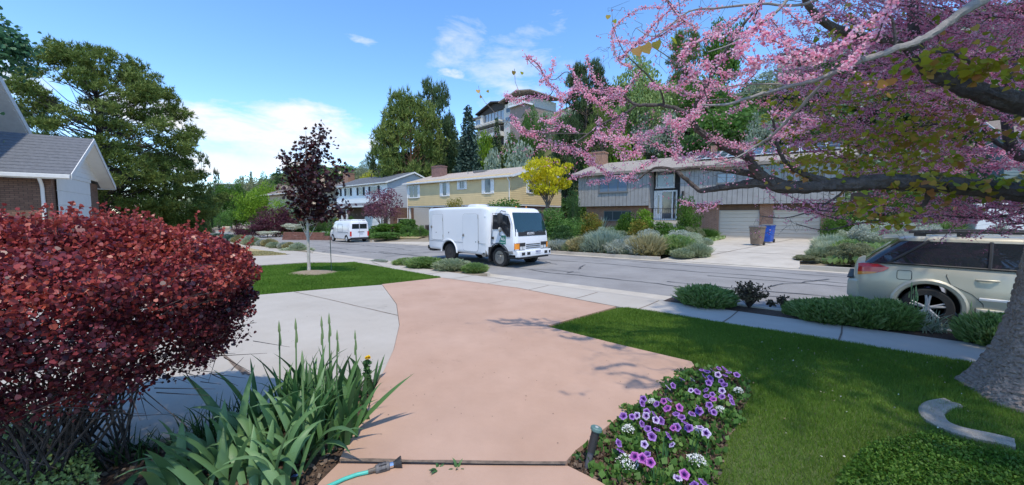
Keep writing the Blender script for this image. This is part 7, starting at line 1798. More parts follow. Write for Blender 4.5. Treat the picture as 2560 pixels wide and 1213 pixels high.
f = Fol(); n = 14; a = np.arange(n)*2.4; up_ = np.where(np.arange(n) % 2, 1.2, -.8); f.add(leafset(np.tile(np.array(tp-q), (n, 1)), np.stack([np.cos(a), np.sin(a), up_], 1), .065, 'obo'), rng.random(n)); f.build('bloom', leafmat('iris_blue', [(.22, .18, .50), (.35, .30, .66), (.5, .45, .78)], .5, .4), t)

# ------------------------------------------------------------------ planted bank across the road
BK = []
x = G(1374, 630).x; k = 0
lab0 = 'along the far kerb'
def band(px0, py0, px1, py1, n, w0, w1, kinds, ms, lb, jit=10, name='sage_plant', grp='silvery border plants along the far kerb', hs=.62):
    for i in range(n):
        t_ = (i+.5)/n; px, py = lerp(px0, px1, t_)+random.uniform(-jit, jit), lerp(py0, py1, t_)+random.uniform(-jit*.4, jit*.4)
        q = G(px, py); w = random.uniform(w0*.7, w1); q.z = terr(q.x, max(q.y, 16.8))-.03; q.y = max(q.y, 16.75+w*.3)
        kd_ = random.choice(kinds)
        mk_ = random.choice(ms); lb_ = {'sage': 'pale sage green', 'sagew': 'whitish', 'lavg': 'grey-green', 'silver': 'silvery', 'wild': 'yellow-green', 'tan': 'straw-coloured', 'olive': 'olive brown', 'green': 'dark green', 'mid': 'mid green', 'redtip': 'red-tipped'}[mk_]+' '+{'mound': 'cushion', 'mound2': 'open cushion', 'fine': 'fine-leaved shrublet', 'grassy': 'grassy tuft', 'bush': 'leafy shrublet', 'juniper': 'spreading shrublet'}[kd_]+' '+lb+', '+nth(i)
        plant(kd_, mk_, q, w, w*hs*random.uniform(1.0, 1.6)*(.85 if kd_ in ('bush', 'fine') else 1.0), name, lb_, 'plant', grp)
band(1378, 628, 1750, 640, 26, 1.0, 1.7, ['mound', 'mound2', 'mound', 'fine', 'grassy'], ['sage', 'sagew', 'lavg', 'silver', 'wild', 'tan'], lab0)
band(1385, 620, 1755, 626, 24, 1.0, 1.6, ['mound', 'mound2', 'fine'], ['sage', 'silver', 'lavg', 'wild', 'sagew'], 'in the second border row')
band(1450, 608, 1765, 610, 20, .9, 1.6, ['mound', 'fine', 'mound2'], ['silver', 'lavg', 'sage', 'olive'], 'in the middle of the bank')
band(1460, 597, 1770, 598, 18, .9, 1.7, ['mound', 'fine', 'bush', 'grassy'], ['lavg', 'olive', 'sage', 'wild', 'mid'], 'high on the planted bank')
band(1440, 588, 1740, 586, 16, 1.0, 1.8, ['bush', 'fine', 'bush'], ['green', 'mid', 'lavg', 'redtip'], 'at the top of the bank')
band(1400, 600, 1470, 588, 6, 1.6, 2.4, ['bush', 'fine'], ['green', 'mid'], 'right of the truck')
band(1240, 590, 1400, 582, 8, 1.5, 2.4, ['bush', 'fine'], ['green', 'mid'], 'behind the truck')
plant('yucca', 'sage', G(1455, 590), 1.7, 1.5, 'yucca', 'spiky yucca at the left of the planted bank', 'plant'); plant('yucca', 'silver', G(1502, 592), 2.0, 1.9, 'yucca', 'larger spiky yucca in front of the basement window', 'plant')
# right bank
band(2030, 645, 2150, 664, 9, .6, 1.0, ['mound', 'juniper'], ['sage', 'olive', 'lavg'], 'at the kerb right of the driveway', grp='plants on the bank behind the car')
band(2045, 632, 2160, 645, 9, .7, 1.2, ['mound', 'grassy'], ['sage', 'wild', 'lavg'], 'in the second row behind the car', grp='plants on the bank behind the car')
band(2085, 612, 2320, 618, 13, .9, 1.5, ['mound', 'grassy', 'fine'], ['sage', 'wild', 'sagew', 'mid'], 'on the bank behind the car roof', grp='plants on the bank behind the car')
band(2110, 596, 2400, 598, 16, 1.2, 2.0, ['mound', 'grassy', 'fine'], ['sage', 'wild', 'silver', 'mid'], 'high on the bank behind the car', grp='plants on the bank behind the car')
for i in range(9):
    px = 2105+i*7+random.uniform(-3, 3); q = G(px, 648+i); tp = P(px, random.uniform(622, 645), depth_of(q)); t = thing('blue_iris', 'small blue iris bloom on the bank behind the tail light, '+nth(i), 'flower', q, group='blue irises on the bank')
    mb = MB(); mb.tube([(0, 0, 0), tp-q], [.008, .006], 5); mb.build('stalk', MATS['stalk_green'], t); f = Fol(); a = np.arange(10)*2.4; f.add(leafset(np.tile(np.array(tp-q), (10, 1)), np.stack([np.cos(a), np.sin(a), np.where(np.arange(10) % 2, 1., -.6)], 1), .055, 'obo'), rng.random(10)); f.build('bloom', MATS['iris_blue'], t)
leafpatch('bank_grass', 'wispy green grass on the bank behind the car', 'grass', [(fa1+.5, 17), (24, 17), (24, 30), (fa1+2, 30)], 16000, .12, .22, 'wild', shape='dia', up=3)
leafpatch('bank_grass', 'wispy grass and herbs between the plants of the bank before the grey house', 'grass', [(fb1+5, 17.2), (fa0-.5, 17.2), (fa0-.5, 29), (fb1+5, 29)], 16000, .10, .18, 'wild', shape='dia', up=2)
leafpatch('bank_grass', 'green ground planting in front of the tan and white houses', 'ground cover', [(-90, 17.5), (fb0-2, 17.5), (fb0-2, 26), (-90, 26)], 12000, .3, .35, 'mid', shape='dia', up=1)

# ------------------------------------------------------------------ lawn grass: real blades, denser near the camera
def grass(name, label, poly, dens, h, w, m, near=1.0, excl=(), hf=terr, off=0.0, maxd=30):
    xs_ = [p[0] for p in poly]; ys_ = [p[1] for p in poly]; x0, x1, y0, y1 = max(min(xs_), -26), min(max(xs_), 12), max(min(ys_), -1), max(ys_)
    n = int((x1-x0)*(y1-y0)*dens); x = rng.uniform(x0, x1, n); y = rng.uniform(y0, y1, n)
    dd = x*FWD.x+y*FWD.y; xc = x*RGT.x+y*RGT.y
    k = pip(poly, x, y) & (dd > 1.2) & (np.abs(xc) < dd*1.55+.6) & (rng.random(n) < np.clip((near*5.5/np.maximum(dd, .5))**1.25, 0, 1))
    for e in excl: k &= ~pip(e, x, y)
    x, y, dd = x[k], y[k], dd[k]; n = len(x)
    z = np.array([hf(a, b) for a, b in zip(x, y)])+off
    sc_ = np.clip(dd/3.5, .8, 2.6)
    D = unit(np.stack([rng.normal(0, .38, n), rng.normal(0, .38, n), np.ones(n)], 1)); L_ = (h*rng.uniform(.6, 1.3, n)*(1+.25*np.sin(x*3.1)*np.sin(y*2.7)))[:, None]
    a = rng.uniform(0, PI, n); Wd = np.stack([np.cos(a), np.sin(a), np.zeros(n)], 1)*(w*sc_*.5)[:, None]; B = np.stack([x, y, z], 1)
    V = np.stack([B-Wd, B+Wd, B+D*L_+np.stack([rng.normal(0, .006, n), rng.normal(0, .006, n), -.0*x], 1)], 1).reshape(-1, 3); F = np.arange(n*3).reshape(n, 3)
    patch = .16*np.sin(x*1.7+y*.9)*np.sin(y*2.3-x*.6)+.10*np.sin(x*5.1)*np.sin(y*4.3)
    f = Fol(); f.add((V, F), np.clip(rng.normal(.45, .17, n)+patch, 0, 1)); print('grass', name, n)
    return tag(f.build(name, LM[m] if isinstance(m, str) else m), label, 'grass', kind='stuff')
trunkc = tuple((RGT*4.35+FWD*3.2)[:2])
grass('lawn_grass', 'short dark green grass of the right lawn', LAWNR, 15000, .040, .0045, leafmat('grass_right', [(.08, .155, .018), (.135, .245, .028), (.25, .35, .06)], .5, .35), excl=[BEDR])
grass('lawn_grass', 'short bright green grass of the left lawn', LAWNL, 5200, .045, .007, leafmat('grass_left', [(.07, .15, .015), (.12, .24, .025), (.21, .34, .05)], .5, .35), near=1.6)
grass('dry_grass', 'dry straw coloured grass across the neighbouring driveway', DRYL, 700, .04, .02, 'tan', near=4)
for PO, nn_, lb_ in ((PATIO, 260, 'tiny fallen leaves and grit on the tinted concrete'), (GREY, 300, 'tiny fallen leaves and grit on the grey driveway')):
    xs_ = [p[0] for p in PO]; ys_ = [p[1] for p in PO]; x = rng.uniform(max(-9, min(xs_)), max(xs_), nn_*3); y = rng.uniform(max(-1, min(ys_)), max(ys_), nn_*3); k = pip(PO, x, y); x, y = x[k][:nn_], y[k][:nn_]
    f = Fol(); f.add(leafset(np.stack([x, y, np.array([terr(a, b) for a, b in zip(x, y)])+.040], 1), rdir(len(x))*np.array([1, 1, .15]), .011, 'dia', nrm=np.tile([[0, 0, 1.]], (len(x), 1)), jit=.2), rng.random(len(x)))
    tag(f.build('paving_litter', MATS['chips']), lb_, 'litter', kind='stuff')
# clover heads and litter on the right lawn
n = 900; x = rng.uniform(-1, 7, n*3); y = rng.uniform(-.5, 6.5, n*3); k = pip(LAWNR, x, y) & ~pip(BEDR, x, y); x, y = x[k][:n], y[k][:n]
f = Fol(); f.add(leafset(np.stack([x, y, np.array([terr(a, b) for a, b in zip(x, y)])+.035], 1), rdir(len(x)), .013, 'obo'), rng.random(len(x))**2)
tag(f.build('lawn_litter', leafmat('litter', [(.20, .15, .08), (.45, .42, .32), (.75, .74, .68)], .8, .1)), 'fallen petals and clover heads scattered over the right lawn', 'litter', kind='stuff')
# ------------------------------------------------------------------ big scaly trunk at the right edge
M_scaly = mat('scaly_bark', (.20, .15, .12), .95, col2=(.33, .275, .24), scale=26, bump=1.0, bscale=34, bdist=.03)
c0 = RGT*4.86+FWD*3.25; t = thing('conifer', 'big old conifer with a thick scaly grey-brown trunk at the right edge', 'tree', (c0.x, c0.y, terr(c0.x, c0.y)))
n = 180; zs_ = np.concatenate([np.linspace(-.05, 2.6, 190), np.linspace(2.7, 11, 20)]); V = []
def rprof(z): return .29+.27*math.exp(-max(z, 0)/.42)+.06*math.exp(-max(z, 0)/1.5)-.016*z
def hsh(a, b):
    v_ = math.sin(a*127.1+b*311.7)*43758.5453; return v_-math.floor(v_)
for z in zs_:
    for k in range(n):
        a = 2*PI*k/n; r_ = rprof(z)*(1+.05*math.sin(3*a+.5)*math.exp(-z/.8)+.03*math.sin(7*a+z*2))
        ca = a*r_/.055; row = math.floor(z/.075+.6*math.sin(ca*.9)); cell = math.floor(ca+.5*(row % 2)+.35*math.sin(z*21)); fr = (z/.075+.6*math.sin(ca*.9)) % 1; fc = (ca+.5*(row % 2)+.35*math.sin(z*21)) % 1
        plate = (.010+.012*hsh(cell, row))*min(1, 6*min(fr, 1-fr))*min(1, 5*min(fc, 1-fc)); r_ += plate if z < 2.7 else 0
        V.append((math.cos(a)*r_, math.sin(a)*r_, z))
F_ = [(j*n+k, j*n+(k+1) % n, (j+1)*n+(k+1) % n, (j+1)*n+k) for j in range(len(zs_)-1) for k in range(n)]
npmesh('trunk', V, F_, M_scaly, t, smooth=False)
# its crown: well above the picture, it shades the right lawn
mb = MB(); f = Fol()
for k in range(84):
    a = 2*PI*k/84*11.3; z = 4.9+3.9*k/84; back = max(0, -(math.cos(a)*FWD.x+math.sin(a)*FWD.y)); lft = max(0, -(math.cos(a)*RGT.x+math.sin(a)*RGT.y)); L_ = (1-(z-4.9)/6)*(3.0+3.2*back)*random.uniform(.7, 1.05)*(1-.52*lft); e = Vector((math.cos(a)*L_, math.sin(a)*L_, z-.18*L_))
    if (e+c0).dot(FWD) > .2 and e.z+terr(c0.x, c0.y) < EYE+.80*(e+c0).dot(FWD)+.8: continue
    b = Vector((0, 0, z)); mb.tube([b, b.lerp(e, .5)+Vector((0, 0, .1)), e], [.06, .035, .012], 6, cap=False)
    for s_ in np.linspace(.25, 1, 9):
        m_ = 24; p = np.array(b.lerp(e, s_)); c = p+rng.normal(size=(m_, 3))*np.array([.22, .22, .12]); f.add(leafset(c, rdir(m_)+np.array([math.cos(a), math.sin(a), -.1]), .16, 'dia'), rng.random(m_))
mb.build('limbs', M_bark, t); f.build('crown', LM['pined'], t)

# ------------------------------------------------------------------ redbud in blossom
M_rb = mat('redbud_bark', (.060, .050, .047), .9, col2=(.115, .10, .095), scale=18, bump=1.0, bscale=45, bdist=.02)
M_rbl = mat('redbud_pale_bark', (.20, .18, .17), .8, col2=(.29, .265, .25), scale=25, bump=.5, bscale=60, bdist=.01)
base = RGT*5.6+FWD*3.9; base.z = terr(base.x, base.y)
rt = thing('redbud_tree', 'redbud tree covered in pink blossom reaching over the street from the right', 'tree', base)
def PL(*pts): return [(P(px, py, d), r) for px, py, d, r in pts]
hub = P(2720, 470, 3.9)
LIMBS = {
 'trunk': [(base+Vector((0, 0, -.1)), .21), (base+Vector((.02, 0, .7)), .17), (hub, .15)],
 'l1': [(hub, .13)]+PL((2640, 490, 3.85, .105), (2560, 482, 3.8, .088), (2470, 473, 3.9, .084), (2380, 463, 4.0, .082), (2300, 458, 4.1, .082), (2230, 455, 4.2, .082), (2150, 457, 4.3, .080), (2070, 462, 4.4, .075), (2010, 468, 4.45, .072), (1950, 468, 4.5, .064), (1900, 458, 4.55, .055), (1850, 463, 4.6, .042), (1800, 470, 4.7, .036), (1752, 476, 4.75, .028), (1732, 463, 4.8, .024), (1705, 440, 4.8, .022), (1690, 428, 4.85, .019), (1655, 419, 4.9, .017), (1620, 428, 4.9, .014), (1590, 452, 4.9, .010), (1560, 440, 4.9, .006)),
 'l1b': PL((1960, 462, 4.5, .05), (1900, 440, 4.55, .042), (1850, 430, 4.6, .036), (1800, 424, 4.6, .028), (1740, 420, 4.6, .018), (1700, 424, 4.65, .012), (1650, 436, 4.7, .007)),
 'l1c': PL((1930, 460, 4.5, .055), (1890, 425, 4.5, .05), (1872, 398, 4.45, .042), (1850, 385, 4.4, .042), (1820, 372, 4.4, .042), (1790, 352, 4.35, .038), (1760, 335, 4.3, .034), (1738, 318, 4.25, .030), (1732, 290, 4.1, .024), (1745, 255, 4.0, .022), (1768, 210, 3.9, .018), (1800, 150, 3.8, .016), (1845, 80, 3.7, .014), (1890, 20, 3.6, .012), (1920, -40, 3.5, .010)),
 'l1d': PL((1910, 445, 4.5, .035), (1900, 430, 4.5, .032), (1880, 400, 4.5, .026), (1868, 380, 4.5, .018)),
 'l1e': PL((2060, 455, 4.4, .05), (2000, 430, 4.4, .03), (1960, 400, 4.3, .020), (1940, 340, 4.2, .014), (1930, 290, 4.1, .009)),
 'l3': PL((1738, 318, 4.25, .024), (1725, 292, 4.25, .022), (1700, 275, 4.3, .020), (1660, 264, 4.35, .019), (1620, 262, 4.4, .019), (1592, 262, 4.4, .018), (1570, 250, 4.4, .014), (1552, 228, 4.4, .011), (1520, 220, 4.45, .008), (1460, 232, 4.5, .006), (1400, 255, 4.6, .004)),
 'l3b': PL((1592, 262, 4.4, .015), (1560, 285, 4.4, .013), (1510, 308, 4.4, .012), (1470, 335, 4.4, .010), (1430, 360, 4.4, .007), (1380, 368, 4.4, .005), (1330, 372, 4.4, .003)),
 'l3c': PL((1470, 335, 4.4, .007), (1400, 334, 4.5, .006), (1340, 332, 4.5, .004), (1290, 320, 4.6, .003)),
 'l3d': PL((1460, 232, 4.5, .006), (1420, 180, 4.5, .005), (1380, 200, 4.5, .004), (1330, 160, 4.5, .003)),
 'l3e': PL((1660, 264, 4.35, .012), (1650, 225, 4.2, .009), (1610, 180, 4.1, .007), (1560, 130, 4.1, .005), (1530, 60, 4.1, .003)),
 'l2': PL((2620, -120, 2.5, .035), (2470, -10, 2.45, .027), (2420, 20, 2.4, .024), (2370, 58, 2.4, .022), (2330, 85, 2.4, .021), (2290, 104, 2.4, .020), (2240, 122, 2.4, .019), (2190, 140, 2.4, .018), (2150, 152, 2.4, .017)),
 'l2a': PL((2150, 152, 2.4, .015), (2100, 175, 2.42, .013), (2040, 200, 2.45, .012), (1980, 215, 2.5, .011), (1930, 228, 2.5, .010), (1870, 245, 2.5, .009), (1810, 262, 2.5, .008), (1755, 262, 2.55, .005)),
 'l2b': PL((2150, 152, 2.4, .013), (2095, 178, 2.5, .012), (2050, 215, 2.6, .011), (2005, 265, 2.7, .011), (1970, 300, 2.8, .010), (1930, 340, 2.9, .009), (1890, 365, 3.0, .008), (1840, 395, 3.0, .006), (1790, 410, 3.1, .004)),
 'l2c': PL((1980, 215, 2.5, .006), (1930, 210, 2.55, .005), (1860, 212, 2.6, .004), (1790, 222, 2.6, .003)),
 'l4': [(hub, .13)]+PL((2640, 320, 4.0, .115), (2560, 262, 4.2, .105), (2500, 248, 4.25, .10), (2450, 232, 4.3, .095), (2400, 210, 4.35, .085), (2350, 192, 4.4, .075), (2310, 160, 4.4, .06), (2290, 110, 4.4, .05), (2282, 50, 4.4, .045), (2285, -40, 4.4, .04)),
 'l4b': PL((2350, 192, 4.4, .04), (2290, 150, 4.3, .032), (2250, 110, 4.2, .03), (2180, 95, 4.1, .028), (2110, 80, 4.0, .036), (2060, 55, 3.9, .034), (2030, 25, 3.8, .030), (2005, -20, 3.7, .026)),
 'l4c': PL((2430, 225, 4.3, .03), (2440, 190, 4.2, .022), (2420, 150, 4.1, .016), (2350, 130, 4.0, .012), (2280, 140, 4.0, .008)),
 'l5': [(hub, .10)]+PL((2640, 420, 4.6, .08), (2560, 395, 4.8, .06), (2530, 370, 4.9, .055), (2518, 300, 5.0, .05), (2525, 200, 5.1, .04), (2550, 80, 5.2, .03), (2560, -30, 5.2, .02)),
 'l5b': PL((2530, 380, 4.9, .03), (2470, 345, 5.0, .022), (2400, 320, 5.1, .018), (2340, 310, 5.1, .014), (2260, 330, 5.2, .01), (2180, 350, 5.2, .007), (2100, 380, 5.3, .005)),
 'l6': PL((1968, 0, 3.0, .012), (1930, 40, 3.0, .011), (1880, 75, 3.05, .008), (1830, 110, 3.1, .006), (1770, 130, 3.1, .004)),
 'l7': PL((2120, -40, 3.2, .016), (2010, 10, 3.3, .012), (1900, 10, 3.4, .010), (1800, 20, 3.5, .009), (1720, 30, 3.6, .007), (1640, 90, 3.6, .005), (1590, 70, 3.7, .003)),
 'low': PL((2330, 465, 4.1, .03), (2300, 520, 4.2, .018), (2230, 545, 4.3, .012), (2140, 560, 4.4, .009), (2060, 575, 4.4, .006), (1990, 560, 4.5, .004)),
 'low2': PL((2600, 500, 3.9, .03), (2540, 535, 4.1, .018), (2450, 545, 4.3, .012), (2360, 540, 4.4, .008), (2280, 548, 4.5, .005)),
 'low3': PL((2130, 462, 4.3, .02), (2080, 500, 4.4, .012), (2020, 530, 4.4, .008), (1960, 545, 4.5, .006), (1900, 540, 4.5, .004)),
}
# smooth each limb (Catmull-Rom) and register nodes
NP, NR = [], []
def smooth_path(pts, k=5):
    out = []
    for i in range(len(pts)-1):
        p0 = pts[max(i-1, 0)][0]; p1, r1 = pts[i]; p2, r2 = pts[i+1]; p3 = pts[min(i+2, len(pts)-1)][0]
        for j in range(k):
            t_ = j/k; out.append((0.5*((2*p1)+(p2-p0)*t_+(2*p0-5*p1+4*p2-p3)*t_*t_+(3*p1-p0-3*p2+p3)*t_**3), lerp(r1, r2, t_)))
    out.append(pts[-1]); return out
mbd, mbl = MB(), MB()
for nm, pts in LIMBS.items():
    sp = smooth_path(pts, 5); jl = []
    for i, (p, r_) in enumerate(sp):
        j = r_*(.10 if r_ > .03 else .30) if 0 < i < len(sp)-1 else 0; jl.append(p-base+Vector((random.uniform(-j, j), random.uniform(-j, j), random.uniform(-j, j))))
    rr_ = [r_*(random.uniform(.97, 1.03) if r_ > .03 else random.uniform(.9, 1.1)) for _, r_ in sp]
    M_ = mbl if nm in ('l2', 'l2a', 'l2b', 'l2c', 'l7', 'l6') else mbd; v0 = len(M_.v); nn_ = 22 if pts[0][1] > .03 else 8
    if nn_ == 22:                                   # finer rings so that bark ridges can run along the limb
        j2, r2 = [], []
        for i in range(len(jl)-1):
            for q_ in (0, 1/3, 2/3): j2.append(jl[i].lerp(jl[i+1], q_)); r2.append(lerp(rr_[i], rr_[i+1], q_))
        j2.append(jl[-1]); r2.append(rr_[-1]); jl, rr_ = j2, r2
    M_.tube(jl, rr_, nn_)
    if nn_ == 22:
        rdg = rng.normal(size=nn_)
        for i in range(len(jl)):
            rdg = rdg*.93+rng.normal(size=nn_)*.36
            for k in range(nn_):
                v_ = Vector(M_.v[v0+i*nn_+k]); M_.v[v0+i*nn_+k] = tuple(jl[i]+(v_-jl[i])*(1+.075*float(rdg[k])))
    for p, r_ in sp:
        if nm not in ('trunk',) and r_ < .09: NP.append(np.array(p)); NR.append(r_)
tr_o = mbd.build('trunk_and_limbs', M_rb, rt)
# bark ridges on the thick limbs
for nm in ('l1', 'l4'):
    pass
# attractor points: where the blossom hangs, with depth; (x0,x1,y0,y1,d0,d1,count,blossom density)
REG = [(1640, 2230, -30, 250, 2.5, 3.3, 330, 1.0), (1500, 1760, 20, 200, 3.7, 4.4, 170, .55), (1240, 1560, 160, 430, 4.1, 4.8, 330, .85), (1500, 1780, 250, 470, 4.2, 4.9, 300, .8), (1700, 1960, 230, 360, 3.3, 4.2, 160, .9),
       (1740, 2010, 340, 470, 3.2, 4.6, 200, .7), (1930, 2560, 150, 440, 4.3, 6.0, 1050, .62), (2050, 2620, -60, 200, 3.6, 5.6, 700, .7), (1880, 2300, 480, 600, 4.1, 4.9, 300, .45), (2200, 2640, 480, 590, 4.0, 5.2, 420, .75),
       (1560, 1800, 420, 560, 4.6, 5.0, 60, .25), (2560, 2900, -60, 560, 3.6, 5.5, 300, .6)]
def okpix(x, y):
    if x < 1340 and (y < 235 or y > 400): return False
    if x < 1500 and y < 150+(1500-x)*.25: return False
    if y > 455 and x < 1540: return False
    if 1560 < x < 1760 and 150 < y < 250 and rng.random() < .55: return False
    if 1940 < x < 2110 and 330 < y < 395 and rng.random() < .7: return False
    return True
AT = []
for (x0, x1, y0, y1, d0, d1, cnt, den) in REG:
    c = 0; cnt = int(cnt*.34); den *= .45
    while c < cnt:
        x, y = rng.uniform(x0, x1), rng.uniform(y0, y1)
        c += 1
        if not okpix(x, y): continue
        AT.append((np.array(P(x, y, rng.uniform(d0, d1))), den))
Q = np.array(NP); QR = np.array(NR)
D0 = np.array([np.min(np.linalg.norm(Q-a, axis=1)) for a, _ in AT]); order = np.argsort(D0)
cap = len(NP)+len(AT)*40+20000; QQ = np.zeros((cap, 3)); QQR = np.zeros(cap); m_ = len(NP); QQ[:m_] = Q; QQR[:m_] = QR
tw = MB(); twl = MB(); BP = []; b0 = np.array(base)
for oi in order:
    a, den = AT[oi]; dv = a-QQ[:m_]; dist = np.linalg.norm(dv, axis=1); i = int(np.argmin(dist+.0)); L_ = dist[i]
    if L_ < .07: continue
    L_c = min(L_, 1.1); s0 = QQ[i]
    n_ = max(2, int(L_/.048)); side = rng.normal(size=3)*L_*.16; r0 = min(QQR[i]*.75, .0018+.0045*min(L_, 1.2))
    pts = []; den = den*rng.choice([.15, .8, 1.1, 1.3])
    for j in range(n_+1):
        t_ = j/n_; p = s0+(a-s0)*t_+side*math.sin(PI*t_)+(rng.normal(size=3)*.012 if 0 < j else 0); pts.append(p)
    rads = [lerp(r0, .0014, j/n_) for j in range(n_+1)]
    tw.tube([Vector(p-b0) for p in pts], rads, 4, mi=int(a[2] > 2.2 and rng.random() < .35), cap=False)
    for j in range(1, n_+1):
        if m_ < cap: QQ[m_] = pts[j]; QQR[m_] = rads[j]; m_ += 1
        if rng.random() < den: BP.append((pts[j], pts[j]-pts[j-1]))
    # short spur twigs
    if rng.random() < .45:
        j = rng.integers(1, n_+1); e = pts[j]+rng.normal(size=3)*.10+np.array([0, 0, .03]); tw.tube([Vector(pts[j]-b0), Vector(e-b0)], [.0016, .0009], 3, cap=False)
        if rng.random() < den: BP += [(e, e-pts[j]), ((e+pts[j])/2, e-pts[j])]
# blossom-laden branches: each a real twig joined to the nearest limb, thick with flowers
ST = [ # distance, spread in photo pixels, sunlit or shaded flower colour, then the run of the branch
 (2.35, 15, 1, (2225, 40), (2160, 62), (2100, 118), (2050, 142), (1990, 122), (1930, 100), (1900, 72)), (2.3, 15, 1, (2175, 90), (2140, 138), (2108, 168)), (2.4, 16, 1, (1905, 55), (1872, 90), (1850, 130), (1890, 165)),
 (2.4, 14, 1, (2050, 140), (1990, 160), (1940, 150), (1880, 152)), (2.8, 13, 1, (1860, 80), (1790, 90), (1730, 112), (1700, 150)), (2.8, 13, 1, (1850, 130), (1790, 152), (1740, 182), (1700, 212)), (2.5, 10, 1, (1910, -10), (1885, 52)),
 (2.3, 11, 1, (2235, -10), (2205, 60), (2190, 100)), (2.4, 13, 1, (2000, 160), (1960, 90), (1920, 40)), (2.6, 12, 1, (1900, 160), (1850, 185), (1800, 180), (1750, 150)), (3.6, 17, 1, (1760, 255), (1735, 290), (1700, 312), (1668, 300)), (3.6, 12, 1, (1720, 300), (1690, 345), (1700, 380)), (3.8, 11, 1, (1770, 245), (1742, 208), (1722, 160)),
 (4.1, 6, 1, (1660, 20), (1600, 22), (1545, 60), (1530, 95), (1545, 150), (1580, 168)), (3.9, 7, 1, (1730, -10), (1655, 42), (1600, 100), (1550, 148)), (4.0, 7, 1, (1710, 55), (1640, 95), (1590, 110), (1535, 100)), (3.9, 7, 1, (1800, 20), (1720, 40), (1660, 75)), (3.6, 8, 1, (1660, -10), (1700, 45), (1745, 72)),
 (4.5, 9, 1, (1315, 142), (1345, 162), (1370, 208), (1398, 232), (1400, 282), (1378, 305)), (4.5, 7, 1, (1385, 150), (1375, 188), (1350, 205)), (4.5, 7, 1, (1466, 140), (1482, 190), (1520, 228), (1560, 250)), (4.4, 9, 1, (1400, 242), (1440, 226), (1500, 228), (1548, 226), (1556, 262)),
 (4.6, 9, 1, (1262, 236), (1290, 250), (1332, 244), (1372, 240)), (4.6, 8, 1, (1280, 290), (1302, 322), (1332, 342), (1390, 360), (1422, 372)), (4.5, 11, 1, (1340, 362), (1400, 372), (1450, 382), (1482, 402)), (4.6, 8, 1, (1286, 308), (1310, 332), (1350, 330), (1400, 318)), (4.3, 11, 1, (1500, 298), (1490, 340), (1468, 362)), (4.3, 11, 1, (1562, 288), (1552, 330), (1540, 362)),
 (4.0, 13, 1, (1500, 342), (1550, 352), (1600, 342), (1662, 322)), (4.0, 14, 1, (1540, 352), (1560, 392), (1592, 382), (1602, 360)), (4.6, 8, 1, (1470, 402), (1502, 422), (1532, 440), (1590, 450)), (4.6, 7, 1, (1425, 445), (1482, 430)), (4.7, 8, 1, (1470, 456), (1525, 450)), (4.3, 8, 1, (1600, 342), (1642, 362), (1682, 380), (1692, 402)),
 (4.4, 10, 1, (1700, 402), (1752, 382), (1802, 400), (1852, 410), (1880, 392), (1870, 360)), (4.2, 10, 1, (1780, 342), (1832, 362), (1882, 370)), (3.6, 10, 1, (1930, 342), (1992, 330), (2040, 302), (1980, 290), (1930, 282)), (3.6, 9, 1, (1760, 202), (1802, 222), (1852, 210), (1882, 182)), (3.7, 8, 1, (1820, 232), (1862, 260), (1822, 282)),
 (4.6, 7, 1, (1700, 502), (1742, 512), (1800, 506)), (4.6, 7, 1, (1745, 528), (1790, 512)), (4.4, 11, 1, (1440, 202), (1472, 242), (1502, 262), (1542, 300), (1522, 332)), (4.5, 8, 1, (1350, 300), (1402, 312), (1442, 330)), (3.9, 9, 1, (1622, 212), (1682, 222), (1742, 240), (1792, 202)), (3.2, 10, 1, (1960, 22), (2012, 60), (2062, 32)), (4.4, 9, 1, (1560, 470-20), (1600, 420), (1640, 400)),
 (4.2, 8, 1, (1600, 180), (1560, 230), (1500, 250)), (4.6, 6, 1, (1420, 160), (1440, 205), (1420, 250)), (3.4, 12, 1, (1760, 90), (1820, 60), (1880, 20)), (3.3, 11, 1, (2060, 180), (2000, 200), (1950, 190)), (2.9, 10, 1, (1980, 280), (1960, 320), (1925, 350))]
rs = random.Random(11)
def stroke_rand(n, x0, x1, y0, y1, d0, d1, t0, t1, br, l0=120, l1=340, sl=.22):
    for _ in range(n):
        x, y, d = rs.uniform(x0, x1), rs.uniform(y0, y1), rs.uniform(d0, d1); L_ = rs.uniform(l0, l1); a = math.pi+rs.gauss(-.12, sl); q = [(x, y)]
        for k in range(3): x += math.cos(a)*L_/3; y -= math.sin(a)*L_/3; a += rs.gauss(0, .25); q.append((x, y))
        if min(p[0] for p in q) < 1890 and y < 460: continue
        ST.append((d, rs.uniform(t0, t1), br)+tuple(q))
stroke_rand(160, 2080, 2700, 60, 430, 4.3, 6.0, 5, 9, 0); stroke_rand(60, 2200, 2700, -40, 120, 3.8, 5.6, 6, 10, 0); stroke_rand(22, 2060, 2600, 492, 560, 4.0, 5.0, 3, 5, 0, 100, 240, .12); stroke_rand(30, 2350, 2700, 500, 560, 4.0, 5.0, 5, 9, 0, 100, 240, .12)
bf, bd = [], []
